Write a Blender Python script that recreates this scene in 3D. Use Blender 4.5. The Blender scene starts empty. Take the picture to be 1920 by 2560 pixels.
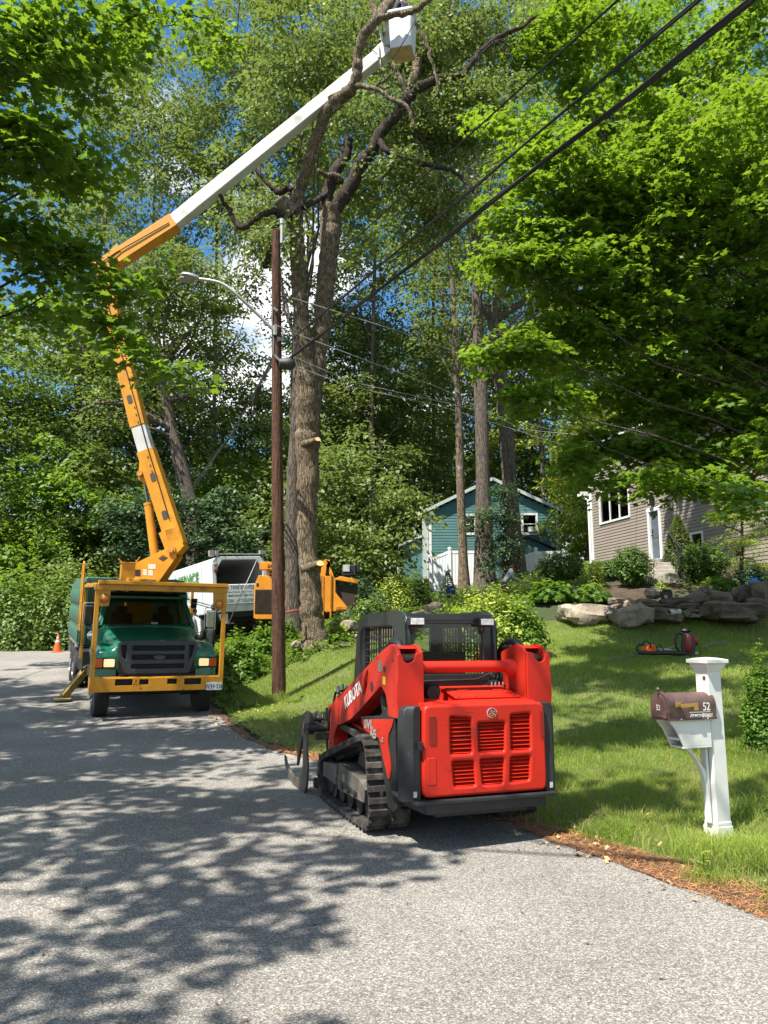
import bpy, math, random
import numpy as np
from mathutils import Vector, Matrix
R = math.radians
sc = bpy.context.scene
# ------------------------------------------------------------------ camera
F, CX, CY, PITCH, EYE = 1923.0, 960.0, 1280.0, R(9.45), 1.70
cam_d = bpy.data.cameras.new('camera'); cam = bpy.data.objects.new('camera', cam_d)
sc.collection.objects.link(cam); sc.camera = cam
cam.location = (0, 0, EYE); cam.rotation_euler = (math.pi/2 + PITCH, 0, 0)
cam_d.sensor_fit = 'VERTICAL'; cam_d.sensor_height = 24.0; cam_d.sensor_width = 18.0
cam_d.lens = 24.0*F/2560.0; cam_d.clip_start = 0.1; cam_d.clip_end = 2000
# ------------------------------------------------------------------ sky and sun
SUN_AZ = math.atan2(-0.73, -0.68)          # the sun stands behind the viewer and to the left
SUN_EL = R(61)
sd = Vector((math.sin(SUN_AZ)*math.cos(SUN_EL), math.cos(SUN_AZ)*math.cos(SUN_EL), math.sin(SUN_EL)))
w = bpy.data.worlds.new('World'); sc.world = w; w.use_nodes = True
nt = w.node_tree; nt.nodes.clear()
def wn(t, **k):
    n = nt.nodes.new(t)
    for a, b in k.items(): setattr(n, a, b)
    return n
sky = wn('ShaderNodeTexSky', sky_type='NISHITA', sun_disc=False)
sky.sun_elevation = SUN_EL; sky.sun_rotation = SUN_AZ; sky.air_density = 1.3; sky.dust_density = 0.6; sky.ozone_density = 2.0
tc = wn('ShaderNodeTexCoord'); mp = wn('ShaderNodeMapping'); mp.inputs['Scale'].default_value = (1, 1, 1.9)
nz = wn('ShaderNodeTexNoise'); nz.inputs['Scale'].default_value = 3.4; nz.inputs['Detail'].default_value = 8; nz.inputs['Roughness'].default_value = 0.55
cr = wn('ShaderNodeValToRGB'); cr.color_ramp.elements[0].position = 0.50; cr.color_ramp.elements[1].position = 0.62
mx = wn('ShaderNodeMixRGB'); mx.inputs[2].default_value = (8.6, 8.6, 8.8, 1)
hs = wn('ShaderNodeHueSaturation'); hs.inputs['Saturation'].default_value = 1.35
bg = wn('ShaderNodeBackground'); bg.inputs['Strength'].default_value = 0.078
wo = wn('ShaderNodeOutputWorld')
L = nt.links.new
L(tc.outputs['Generated'], mp.inputs['Vector']); L(mp.outputs[0], nz.inputs['Vector']); L(nz.outputs['Fac'], cr.inputs[0])
L(cr.outputs[0], mx.inputs[0]); L(sky.outputs[0], hs.inputs['Color']); L(hs.outputs[0], mx.inputs[1]); L(mx.outputs[0], bg.inputs['Color']); L(bg.outputs[0], wo.inputs[0])
sl = bpy.data.lights.new('sun', 'SUN'); so = bpy.data.objects.new('sun', sl); sc.collection.objects.link(so)
sl.energy = 5.0; sl.angle = R(0.53); sl.color = (1.0, 0.94, 0.84)
so.rotation_euler = sd.to_track_quat('Z', 'Y').to_euler(); so.location = sd*60
sc.view_settings.view_transform = 'Standard'; sc.view_settings.look = 'None'
sc.view_settings.exposure = 1.2; sc.view_settings.gamma = 1.0
sc.cycles.max_bounces = 7; sc.cycles.diffuse_bounces = 3; sc.cycles.glossy_bounces = 3; sc.cycles.transmission_bounces = 4; sc.cycles.transparent_max_bounces = 8
sc.cycles.sample_clamp_indirect = 6; sc.cycles.use_denoising = True
# ------------------------------------------------------------------ helpers
def at(px, py, Y):
    """world point seen at pixel (px,py) of the photograph, standing Y metres ahead"""
    xc, yc = (px-CX)/F, (CY-py)/F
    d = Vector((xc, math.cos(PITCH)-yc*math.sin(PITCH), math.sin(PITCH)+yc*math.cos(PITCH)))
    return Vector((0, 0, EYE)) + d*(Y/d.y)
def proj(p):
    x, y, z = p[0], p[1], p[2]-EYE
    c = y*math.cos(PITCH)+z*math.sin(PITCH); u = -y*math.sin(PITCH)+z*math.cos(PITCH)
    return (CX+F*x/c, CY-F*u/c)
def cdist(p): return p[1]*math.cos(PITCH)+(p[2]-EYE)*math.sin(PITCH)
def srgb(h):
    h = h.lstrip('#'); o = []
    for i in (0, 2, 4):
        c = int(h[i:i+2], 16)/255.0
        o.append(c/12.92 if c <= 0.04045 else ((c+0.055)/1.055)**2.4)
    return (o[0], o[1], o[2], 1.0)
MATS = {}
def mat(name, col=(.5, .5, .5, 1), rough=.6, metal=0.0, spec=.5, coat=0.0, var=0.0, vscale=6.0, bump=0.0, bscale=40.0, emit=None, estr=0, dirt=None, dscale=3.0, dlo=.55, dhi=.7, alpha=None, trans=0.0, rvar=0.0):
    """plain painted / metal / plastic material with noise in colour, gloss and surface"""
    if name in MATS: return MATS[name]
    m = bpy.data.materials.new(name); m.use_nodes = True; MATS[name] = m
    n = m.node_tree.nodes; l = m.node_tree.links.new; b = n['Principled BSDF']
    b.inputs['Roughness'].default_value = rough; b.inputs['Metallic'].default_value = metal
    b.inputs['Specular IOR Level'].default_value = spec; b.inputs['Coat Weight'].default_value = coat; b.inputs['Coat Roughness'].default_value = .12
    b.inputs['Base Color'].default_value = col; b.inputs['Transmission Weight'].default_value = trans
    t = n.new('ShaderNodeTexCoord')
    out = None
    if var:
        z = n.new('ShaderNodeTexNoise'); z.inputs['Scale'].default_value = vscale; z.inputs['Detail'].default_value = 6
        l(t.outputs['Object'], z.inputs['Vector'])
        h = n.new('ShaderNodeMapRange'); h.inputs[1].default_value = .3; h.inputs[2].default_value = .7; h.inputs[3].default_value = 1-var; h.inputs[4].default_value = 1+var
        l(z.outputs['Fac'], h.inputs[0])
        v = n.new('ShaderNodeVectorMath'); v.operation = 'SCALE'; v.inputs[0].default_value = col[:3]; l(h.outputs[0], v.inputs['Scale']); out = v.outputs[0]
    if dirt:
        z = n.new('ShaderNodeTexNoise'); z.inputs['Scale'].default_value = dscale; z.inputs['Detail'].default_value = 9; z.inputs['Roughness'].default_value = .7
        l(t.outputs['Object'], z.inputs['Vector'])
        h = n.new('ShaderNodeMapRange'); h.inputs[1].default_value = dlo; h.inputs[2].default_value = dhi; l(z.outputs['Fac'], h.inputs[0])
        x = n.new('ShaderNodeMixRGB'); x.inputs[2].default_value = dirt; x.inputs[1].default_value = col
        if out: l(out, x.inputs[1])
        l(h.outputs[0], x.inputs[0]); out = x.outputs[0]
        rr = n.new('ShaderNodeMapRange'); rr.inputs[3].default_value = rough; rr.inputs[4].default_value = min(1, rough+.35); l(h.outputs[0], rr.inputs[0]); l(rr.outputs[0], b.inputs['Roughness'])
    if out: l(out, b.inputs['Base Color'])
    if bump:
        z = n.new('ShaderNodeTexNoise'); z.inputs['Scale'].default_value = bscale; z.inputs['Detail'].default_value = 5; l(t.outputs['Object'], z.inputs['Vector'])
        q = n.new('ShaderNodeBump'); q.inputs['Strength'].default_value = bump; q.inputs['Distance'].default_value = .02; l(z.outputs['Fac'], q.inputs['Height']); l(q.outputs[0], b.inputs['Normal'])
    if emit: b.inputs['Emission Color'].default_value = emit; b.inputs['Emission Strength'].default_value = estr
    if alpha is not None: b.inputs['Alpha'].default_value = alpha
    return m
def tag(o, label=None, cat=None, group=None, kind=None):
    if label: o['label'] = label
    if cat: o['category'] = cat
    if group: o['group'] = group
    if kind: o['kind'] = kind
    return o
def empty(name, loc=(0, 0, 0), rz=0.0, rx=0.0, ry=0.0, mtx=None):
    o = bpy.data.objects.new(name, None); sc.collection.objects.link(o); o.empty_display_size = .2
    o.matrix_world = mtx if mtx is not None else Matrix.Translation(loc) @ Matrix.Rotation(rz, 4, 'Z') @ Matrix.Rotation(rx, 4, 'X') @ Matrix.Rotation(ry, 4, 'Y')
    o['mw'] = [c for r in o.matrix_world for c in r]
    return o
def mw(o):
    v = list(o['mw']); return Matrix([v[0:4], v[4:8], v[8:12], v[12:16]])
class MB:
    """collects shapes, then links them as ONE mesh object"""
    def __init__(s): s.v = []; s.f = []; s.m = []; s.mi = 0; s.M = Matrix()
    def add(s, vs, fs):
        n = len(s.v); s.v += [tuple(s.M @ Vector(p)) for p in vs]
        s.f += [tuple(i+n for i in f) for f in fs]; s.m += [s.mi]*len(fs); return s
    def box(s, x0, x1, y0, y1, z0, z1):
        return s.add([(x0,y0,z0),(x1,y0,z0),(x1,y1,z0),(x0,y1,z0),(x0,y0,z1),(x1,y0,z1),(x1,y1,z1),(x0,y1,z1)],
              [(0,3,2,1),(4,5,6,7),(0,1,5,4),(1,2,6,5),(2,3,7,6),(3,0,4,7)])
    def cbox(s, c, d, M=None):
        k = s.M
        if M is not None: s.M = k @ M
        s.box(c[0]-d[0]/2, c[0]+d[0]/2, c[1]-d[1]/2, c[1]+d[1]/2, c[2]-d[2]/2, c[2]+d[2]/2); s.M = k; return s
    def beam(s, a, b, w, h, up=(0, 0, 1), w2=None, h2=None):
        a, b = Vector(a), Vector(b); d = (b-a).normalized(); up = Vector(up)
        x = d.cross(up)
        if x.length < 1e-4: x = d.cross(Vector((1, 0, 0)))
        x.normalize(); z = x.cross(d); w2 = w2 or w; h2 = h2 or h; vs = []
        for p, ww, hh in ((a, w, h), (b, w2, h2)):
            for i, j in ((-1,-1),(1,-1),(1,1),(-1,1)): vs.append(p + x*(i*ww/2) + z*(j*hh/2))
        return s.add(vs, [(0,3,2,1),(4,5,6,7),(0,1,5,4),(1,2,6,5),(2,3,7,6),(3,0,4,7)])
    def prism(s, poly, a, b, axis='x'):
        """polygon (u,v) swept along axis from a to b. x: (u,v)=(y,z); y: (x,z); z: (x,y)"""
        n = len(poly); vs = []
        for t in (a, b):
            for u, v in poly: vs.append({'x': (t,u,v), 'y': (u,t,v), 'z': (u,v,t)}[axis])
        return s.add(vs, [tuple(range(n))[::-1], tuple(range(n, 2*n))] + [(i, (i+1)%n, n+(i+1)%n, n+i) for i in range(n)])
    def tube(s, pts, r, n=8, cap=True):
        pts = [Vector(p) for p in pts]; k = len(pts); rr = r if hasattr(r, '__len__') else [r]*k
        vs = []; x = None
        for i, p in enumerate(pts):
            d = (pts[min(i+1, k-1)] - pts[max(i-1, 0)])
            if d.length < 1e-9: d = Vector((0, 0, 1))
            d.normalize()
            if x is None:
                x = d.cross(Vector((0, 0, 1)))
                if x.length < .05: x = d.cross(Vector((0, 1, 0)))
            x = (x - d*x.dot(d)).normalized(); y = d.cross(x)
            for j in range(n):
                a = 2*math.pi*j/n; vs.append(p + (x*math.cos(a) + y*math.sin(a))*rr[i])
        fs = [(i*n+j, i*n+(j+1)%n, (i+1)*n+(j+1)%n, (i+1)*n+j) for i in range(k-1) for j in range(n)]
        if cap: fs += [tuple(range(n))[::-1], tuple(range((k-1)*n, k*n))]
        return s.add(vs, fs)
    def cyl(s, a, b, r, n=20, r2=None): return s.tube([a, b], [r, r if r2 is None else r2], n)
    def lathe(s, prof, c=(0, 0, 0), n=24, axis='z'):
        vs = []
        for r, h in prof:
            for j in range(n):
                a = 2*math.pi*j/n; p = (r*math.cos(a), r*math.sin(a), h)
                if axis == 'x': p = (p[2], p[0], p[1])
                if axis == 'y': p = (p[0], p[2], p[1])
                vs.append((p[0]+c[0], p[1]+c[1], p[2]+c[2]))
        k = len(prof)
        fs = [(i*n+j, i*n+(j+1)%n, (i+1)*n+(j+1)%n, (i+1)*n+j) for i in range(k-1) for j in range(n)]
        fs += [tuple(range(n))[::-1], tuple(range((k-1)*n, k*n))]
        return s.add(vs, fs)
    def ball(s, c, r, n=16, m=10, sq=1.0):
        r = r if hasattr(r, '__len__') else (r, r, r); vs = []; fs = []
        def pw(v): return math.copysign(abs(v)**sq, v)
        for i in range(m+1):
            t = math.pi*i/m
            for j in range(n):
                a = 2*math.pi*j/n
                vs.append((c[0]+r[0]*pw(math.sin(t))*pw(math.cos(a)), c[1]+r[1]*pw(math.sin(t))*pw(math.sin(a)), c[2]+r[2]*pw(math.cos(t))))
        for i in range(m):
            for j in range(n): fs.append((i*n+j, (i+1)*n+j, (i+1)*n+(j+1)%n, i*n+(j+1)%n))
        return s.add(vs, fs)
    def loft(s, secs, cap=True):
        """closed sections of equal point count"""
        n = len(secs[0]); vs = [p for q in secs for p in q]; k = len(secs)
        fs = [(i*n+j, i*n+(j+1)%n, (i+1)*n+(j+1)%n, (i+1)*n+j) for i in range(k-1) for j in range(n)]
        if cap: fs += [tuple(range(n))[::-1], tuple(range((k-1)*n, k*n))]
        return s.add(vs, fs)
    def grid(s, rows):
        """open sheet from rows of points"""
        n = len(rows[0]); k = len(rows)
        return s.add([p for q in rows for p in q], [(i*n+j, i*n+j+1, (i+1)*n+j+1, (i+1)*n+j) for i in range(k-1) for j in range(n-1)])
    def plate(s, outer, holes, depth, M=Matrix(), bevel=0.0, res=2):
        """slab with holes cut through it, outline (u,v), thickness along +w, rounded rims"""
        cu = bpy.data.curves.new('outline', 'CURVE'); cu.dimensions = '2D'; cu.fill_mode = 'BOTH'
        cu.extrude = max(depth/2-bevel, 1e-4); cu.bevel_depth = bevel; cu.bevel_resolution = res; cu.offset = -bevel
        for pl in [outer]+list(holes):
            sp = cu.splines.new('POLY'); sp.points.add(len(pl)-1); sp.use_cyclic_u = True
            for p, q in zip(sp.points, pl): p.co = (q[0], q[1], 0, 1)
        o = bpy.data.objects.new('outline', cu); sc.collection.objects.link(o)
        me = bpy.data.meshes.new_from_object(o.evaluated_get(bpy.context.evaluated_depsgraph_get()))
        T = M @ Matrix.Translation((0, 0, depth/2)); k = s.M; s.M = k @ T
        s.add([v.co for v in me.vertices], [tuple(p.vertices) for p in me.polygons]); s.M = k
        bpy.data.objects.remove(o); bpy.data.curves.remove(cu); bpy.data.meshes.remove(me); return s
    def text(s, body, size, M=Matrix(), depth=.002, align='LEFT', bold=0.0, sx=1.0, shear=0.0, space=1.0):
        cu = bpy.data.curves.new('lettering', 'FONT'); cu.body = body; cu.size = size; cu.extrude = depth; cu.align_x = align; cu.offset = bold; cu.shear = shear; cu.space_character = space
        cu.resolution_u = 3
        o = bpy.data.objects.new('lettering', cu); sc.collection.objects.link(o)
        me = bpy.data.meshes.new_from_object(o.evaluated_get(bpy.context.evaluated_depsgraph_get()))
        k = s.M; s.M = k @ M @ Matrix.Diagonal((sx, 1, 1, 1))
        s.add([v.co for v in me.vertices], [tuple(p.vertices) for p in me.polygons]); s.M = k
        bpy.data.objects.remove(o); bpy.data.curves.remove(cu); bpy.data.meshes.remove(me); return s
    def build(s, name, mats, parent=None, bevel=0.0, smooth=False, angle=35, label=None, world=False, seg=2, weld=False):
        me = bpy.data.meshes.new(name); vs = s.v
        if parent is not None and world:
            inv = mw(parent).inverted(); vs = [tuple(inv @ Vector(p)) for p in vs]
        me.from_pydata(vs, [], s.f)
        for m in (mats if isinstance(mats, (list, tuple)) else [mats]): me.materials.append(m)
        me.polygons.foreach_set('material_index', s.m)
        import bmesh
        bm = bmesh.new(); bm.from_mesh(me)
        if weld: bmesh.ops.remove_doubles(bm, verts=bm.verts, dist=1e-5)
        bmesh.ops.recalc_face_normals(bm, faces=bm.faces); bm.to_mesh(me); bm.free()
        if smooth or bevel:
            me.polygons.foreach_set('use_smooth', [True]*len(me.polygons)); me.set_sharp_from_angle(angle=R(angle))
        me.update()
        o = bpy.data.objects.new(name, me); sc.collection.objects.link(o)
        if parent is not None: o.parent = parent; o['mw'] = list(parent['mw'])
        if bevel:
            b = o.modifiers.new('edges', 'BEVEL'); b.width = bevel; b.segments = seg; b.limit_method = 'ANGLE'; b.angle_limit = R(40); b.harden_normals = True
        if label: o['label'] = label
        return o
def ident(): return Matrix()
def frame(o, u, v):
    """matrix whose x runs along u, y along v, origin o"""
    u = Vector(u).normalized(); v = Vector(v); v = (v - u*u.dot(v)).normalized(); w_ = u.cross(v)
    return Matrix(((u.x, v.x, w_.x, o[0]), (u.y, v.y, w_.y, o[1]), (u.z, v.z, w_.z, o[2]), (0, 0, 0, 1)))
def rrect(x0, x1, y0, y1, r, n=4):
    p = []
    for cx, cy, a0 in ((x1-r, y0+r, -90), (x1-r, y1-r, 0), (x0+r, y1-r, 90), (x0+r, y0+r, 180)):
        for i in range(n+1):
            a = R(a0+90*i/n); p.append((cx+r*math.cos(a), cy+r*math.sin(a)))
    return p
def rpoly(pts, r, n=3):
    """round the corners of a polygon"""
    out = []; k = len(pts)
    for i in range(k):
        p0, p, p1 = Vector(pts[i-1]), Vector(pts[i]), Vector(pts[(i+1) % k])
        rr = r[i] if hasattr(r, '__len__') else r
        a = p + (p0-p).normalized()*min(rr, (p0-p).length*.45); b = p + (p1-p).normalized()*min(rr, (p1-p).length*.45)
        for j in range(n+1):
            t = j/n; out.append(tuple(a*(1-t)**2 + p*2*t*(1-t) + b*t*t))
    return out
def np_mesh(name, verts, nper, mats, attrs=None, smooth=False, parent=None):
    """mesh of equal-sized faces from numpy arrays: verts (nfaces*nper, 3)"""
    me = bpy.data.meshes.new(name); nv = len(verts); nf = nv//nper
    me.vertices.add(nv); me.vertices.foreach_set('co', np.asarray(verts, np.float32).ravel())
    me.loops.add(nv); me.loops.foreach_set('vertex_index', np.arange(nv, dtype=np.int32))
    me.polygons.add(nf); me.polygons.foreach_set('loop_start', np.arange(0, nv, nper, dtype=np.int32))
    me.update(calc_edges=True)
    for k, a in (attrs or {}).items():
        at_ = me.attributes.new(k, 'FLOAT', 'FACE'); at_.data.foreach_set('value', np.asarray(a, np.float32))
    me.materials.append(mats)
    o = bpy.data.objects.new(name, me); sc.collection.objects.link(o)
    if parent is not None: o.parent = parent
    return o
def fbm(x, y, seed=0, sc_=1.0):
    """cheap smooth value noise on arrays"""
    r = np.random.RandomState(seed); t = r.rand(64, 64)
    out = 0; amp = 1; tot = 0; x = np.asarray(x)*sc_; y = np.asarray(y)*sc_
    for o in range(4):
        xi = np.floor(x).astype(int); yi = np.floor(y).astype(int); fx = x-xi; fy = y-yi; fx = fx*fx*(3-2*fx); fy = fy*fy*(3-2*fy)
        g = lambda a, b: t[a % 64, b % 64]
        out = out + amp*((g(xi, yi)*(1-fx)+g(xi+1, yi)*fx)*(1-fy)+(g(xi, yi+1)*(1-fx)+g(xi+1, yi+1)*fx)*fy); tot += amp; amp *= .5; x = x*2.03+7; y = y*2.03+3
    return out/tot
# ------------------------------------------------------------------ terrain
CP = np.array([(0,0,0),(0,5,0),(4,3,0),(-8,3,0),(-3,8,.02),(1.4,7,.01),(-1.6,12,.1),(-5,10,.04),(-10,12,.13),(-4.5,15,.24),(-3.4,16,.28),(-7.5,20,.60),(-8.6,21.5,.7),
 (-12,20,.58),(-10,27,1.0),(-13,33,1.27),(-20,33,1.27),(-25,30,1.12),(-7.5,27,1.15),(-10,39,1.25),(-25,42,1.2),(-12,52,.9),(0,-10,0),(-12,-8,0),(12,-8,.4),
 (2.9,6.4,.08),(3.2,4.2,.03),(6,6,.3),(8,10,.85),(6.1,15.5,1.38),(2.5,11,.5),(.2,13,.42),(2,19,1.75),(4.5,19,2.02),(9,19,2.1),(7,19,2.05),(-1.8,20,1.55),(-2.3,16.5,.42),(-3.2,19,.8),(-.3,16.5,.95),
 (3,15,1.1),(5,21,2.85),(9,21,3.05),(3,23,2.7),(4.6,28,3.3),(1,26,2.5),(5,36,4.2),(10,30,4.5),(13,30,4.6),(9,36,5.0),(6,44,4.5),(0,44,3.7),(0,35,2.9),(-4,30,1.8),(-4.5,25,1.3),(-3.5,22,1.4),
 (20,20,4),(20,40,6),(20,5,1.2),(-30,10,.2),(0,62,5),(-35,60,.8),(35,60,6.5),(60,90,8),(-60,90,1),(0,110,7),(-60,0,0),(60,0,3),(0,-60,0)], float)
def _tps(P):
    n = len(P); d = np.hypot(P[:,None,0]-P[None,:,0], P[:,None,1]-P[None,:,1]); K = np.where(d > 0, d*d*np.log(d+1e-12), 0) + np.eye(n)*.3
    A = np.zeros((n+3, n+3)); A[:n,:n] = K; A[:n,n] = 1; A[:n,n+1:] = P[:,:2]; A[n,:n] = 1; A[n+1:,:n] = P[:,:2].T
    return np.linalg.solve(A, np.r_[P[:,2], 0, 0, 0])
TW = _tps(CP)
def H(x, y):
    x = np.asarray(x, float); y = np.asarray(y, float); s_ = x.shape; x = x.ravel(); y = y.ravel(); out = np.zeros(len(x))
    for i in range(0, len(x), 20000):
        a, b = x[i:i+20000], y[i:i+20000]; d = np.hypot(a[:,None]-CP[None,:,0], b[:,None]-CP[None,:,1])
        out[i:i+20000] = (np.where(d > 0, d*d*np.log(d+1e-12), 0) @ TW[:-3]) + TW[-3] + TW[-2]*a + TW[-1]*b
    return out.reshape(s_)
def h1(x, y): return float(H(np.array([x]), np.array([y]))[0])
def ground_at(px, py, Y0=3.0, Y1=60.0):
    """where the sight line through a pixel meets the terrain"""
    p = None
    for Y in np.arange(Y0, Y1, .1):
        q = at(px, py, Y)
        if q.z <= h1(q.x, q.y): return q
        p = q
    return p
def resample(pts, n):
    pts = np.array(pts, float); d = np.r_[0, np.cumsum(np.hypot(*np.diff(pts[:,:2], axis=0).T))]; t = np.linspace(0, d[-1], n)
    # Catmull-like smoothing through dense linear + box filter
    x = np.interp(t, d, pts[:,0]); y = np.interp(t, d, pts[:,1]); k = max(3, n//40)|1; ker = np.ones(k)/k
    xs = np.convolve(np.pad(x, k//2, 'edge'), ker, 'valid'); ys = np.convolve(np.pad(y, k//2, 'edge'), ker, 'valid'); return np.c_[xs, ys]
EDGE = [(6.0,-12),(4.6,0.5),(3.3,3.2),(2.46,4.9),(1.62,6.7),(0.6,8.4),(-.55,10.2),(-1.7,12.0),(-2.6,13.7),(-3.4,16.0),(-4.6,18.6),(-6.2,22.0),(-8.0,26.5),(-9.2,30.5),(-9.8,34.5)]
LEFT = [(-6.5,-12),(-6.6,0.5),(-6.8,3.2),(-7.0,4.9),(-7.3,6.7),(-7.8,8.4),(-8.6,10.2),(-9.4,12.0),(-10.5,13.7),(-12.5,16.0),(-16,18.6),(-21,22),(-28,26),(-36,30),(-38,34.5)]
NR = 420
er = resample(EDGE, NR); el_ = resample(LEFT, NR)
er[:,0] += (fbm(np.arange(NR)*.35, np.zeros(NR), 5)-.5)*.16
def sheet(name, left, right, nv, zoff, m, jit=0.0):
    t = np.linspace(0, 1, nv)[None,:,None]; g = left[:,None,:]*(1-t) + right[:,None,:]*t
    X, Y = g[...,0], g[...,1]; Z = H(X, Y) + zoff
    if jit: Z += (fbm(X, Y, 3, 2.0)-.5)*jit
    V = np.stack([X, Y, Z], -1).reshape(-1, 3); n, k = X.shape
    i = np.arange(n-1)[:,None]*k + np.arange(k-1)[None,:]; Fq = np.stack([i, i+1, i+k+1, i+k], -1).reshape(-1, 4)
    me = bpy.data.meshes.new(name); me.from_pydata(V.tolist(), [], Fq.tolist()); me.materials.append(m)
    me.polygons.foreach_set('use_smooth', [True]*len(me.polygons)); me.update()
    o = bpy.data.objects.new(name, me); sc.collection.objects.link(o); return o
def nodemat(name):
    m = bpy.data.materials.new(name); m.use_nodes = True; MATS[name] = m
    return m, m.node_tree.nodes, m.node_tree.links.new, m.node_tree.nodes['Principled BSDF']
def nz_(n, l, vec, scale, detail=6, rough=.6, lo=.35, hi=.65, a=0.0, b=1.0):
    z = n.new('ShaderNodeTexNoise'); z.inputs['Scale'].default_value = scale; z.inputs['Detail'].default_value = detail; z.inputs['Roughness'].default_value = rough; l(vec, z.inputs['Vector'])
    h = n.new('ShaderNodeMapRange'); h.inputs[1].default_value = lo; h.inputs[2].default_value = hi; h.inputs[3].default_value = a; h.inputs[4].default_value = b; l(z.outputs['Fac'], h.inputs[0]); return h.outputs[0]
def mix_(n, l, fac, a, b, mode='MIX'):
    x = n.new('ShaderNodeMixRGB'); x.blend_type = mode
    for i, s_ in ((0, fac), (1, a), (2, b)):
        if hasattr(s_, 'links') or hasattr(s_, 'node'): l(s_, x.inputs[i])
        else: x.inputs[i].default_value = s_
    return x.outputs[0]
def bump_(n, l, b, h, strength, dist):
    q = n.new('ShaderNodeBump'); q.inputs['Strength'].default_value = strength; q.inputs['Distance'].default_value = dist; l(h, q.inputs['Height']); l(q.outputs[0], b.inputs['Normal']); return q
# asphalt: worn chip seal with pale and dark stones, patches, a few cracks
m, n, l, b = nodemat('asphalt'); tcx = n.new('ShaderNodeTexCoord').outputs['Object']
vo = n.new('ShaderNodeTexVoronoi'); vo.inputs['Scale'].default_value = 125; l(tcx, vo.inputs['Vector'])
hv = n.new('ShaderNodeSeparateColor'); l(vo.outputs['Color'], hv.inputs[0])
st = n.new('ShaderNodeValToRGB'); e = st.color_ramp.elements; e[0].position = 0; e[0].color = (.105,.097,.086,1); e[1].position = 1; e[1].color = (.42,.40,.36,1); x = e.new(.5); x.color = (.188,.176,.158,1); x = e.new(.8); x.color = (.27,.255,.232,1)
l(hv.outputs[0], st.inputs[0])
fine = nz_(n, l, tcx, 42, 4, .8, .3, .7, .72, 1.26)
big = nz_(n, l, tcx, .55, 6, .65, .3, .7, .76, 1.14)
c1 = mix_(n, l, 1.0, st.outputs[0], fine, 'MULTIPLY'); c1 = mix_(n, l, 1.0, c1, big, 'MULTIPLY')
vc = n.new('ShaderNodeTexVoronoi'); vc.feature = 'DISTANCE_TO_EDGE'; vc.inputs['Scale'].default_value = .42
wv = n.new('ShaderNodeTexNoise'); wv.inputs['Scale'].default_value = 1.6; wv.inputs['Detail'].default_value = 6; l(tcx, wv.inputs['Vector'])
wm = n.new('ShaderNodeMixRGB'); wm.inputs[0].default_value = .42; l(tcx, wm.inputs[1]); l(wv.outputs['Color'], wm.inputs[2]); l(wm.outputs[0], vc.inputs['Vector'])
ck = n.new('ShaderNodeMapRange'); ck.inputs[1].default_value = .0015; ck.inputs[2].default_value = .005; ck.inputs[3].default_value = .62; ck.inputs[4].default_value = 1.0; l(vc.outputs['Distance'], ck.inputs[0])
ckm = nz_(n, l, tcx, .5, 3, .5, .5, .58); ckx = mix_(n, l, ckm, (1,1,1,1), ck.outputs[0])
c1 = mix_(n, l, 1.0, c1, ckx, 'MULTIPLY'); l(c1, b.inputs['Base Color']); b.inputs['Roughness'].default_value = .85; b.inputs['Specular IOR Level'].default_value = .3
bump_(n, l, b, vo.outputs['Distance'], .45, .006)
# forest floor / mulch
m, n, l, b = nodemat('forest_floor'); tcx = n.new('ShaderNodeTexCoord').outputs['Object']
g1 = mix_(n, l, nz_(n, l, tcx, 3.0, 8, .7), (.05,.034,.022,1), (.14,.095,.06,1)); g1 = mix_(n, l, nz_(n, l, tcx, .35, 5, .6, .45, .6), g1, (.045,.075,.02,1))
g1 = mix_(n, l, nz_(n, l, tcx, 45, 3, .7, .58, .66), g1, (.24,.18,.11,1)); l(g1, b.inputs['Base Color']); b.inputs['Roughness'].default_value = .95
bump_(n, l, b, nz_(n, l, tcx, 14, 8, .7), .9, .06)
m, n, l, b = nodemat('turf'); tcx = n.new('ShaderNodeTexCoord').outputs['Object']
g1 = mix_(n, l, nz_(n, l, tcx, 22, 6, .7), (.09,.13,.02,1), (.20,.25,.055,1)); g1 = mix_(n, l, nz_(n, l, tcx, .9, 5, .65, .52, .68), g1, (.20,.17,.08,1)); l(g1, b.inputs['Base Color']); b.inputs['Roughness'].default_value = .95
bump_(n, l, b, nz_(n, l, tcx, 60, 4, .7), .8, .03)
m, n, l, b = nodemat('needle_litter'); tcx = n.new('ShaderNodeTexCoord').outputs['Object']
g1 = mix_(n, l, nz_(n, l, tcx, 90, 5, .8), (.14,.065,.03,1), (.34,.19,.10,1)); g1 = mix_(n, l, nz_(n, l, tcx, 7, 6, .7, .5, .62), g1, (.09,.055,.03,1)); l(g1, b.inputs['Base Color']); b.inputs['Roughness'].default_value = .95
bump_(n, l, b, nz_(n, l, tcx, 120, 4, .8), .9, .015)
tag(sheet('road', el_, er, 90, .014, MATS['asphalt']), kind='structure')
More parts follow.
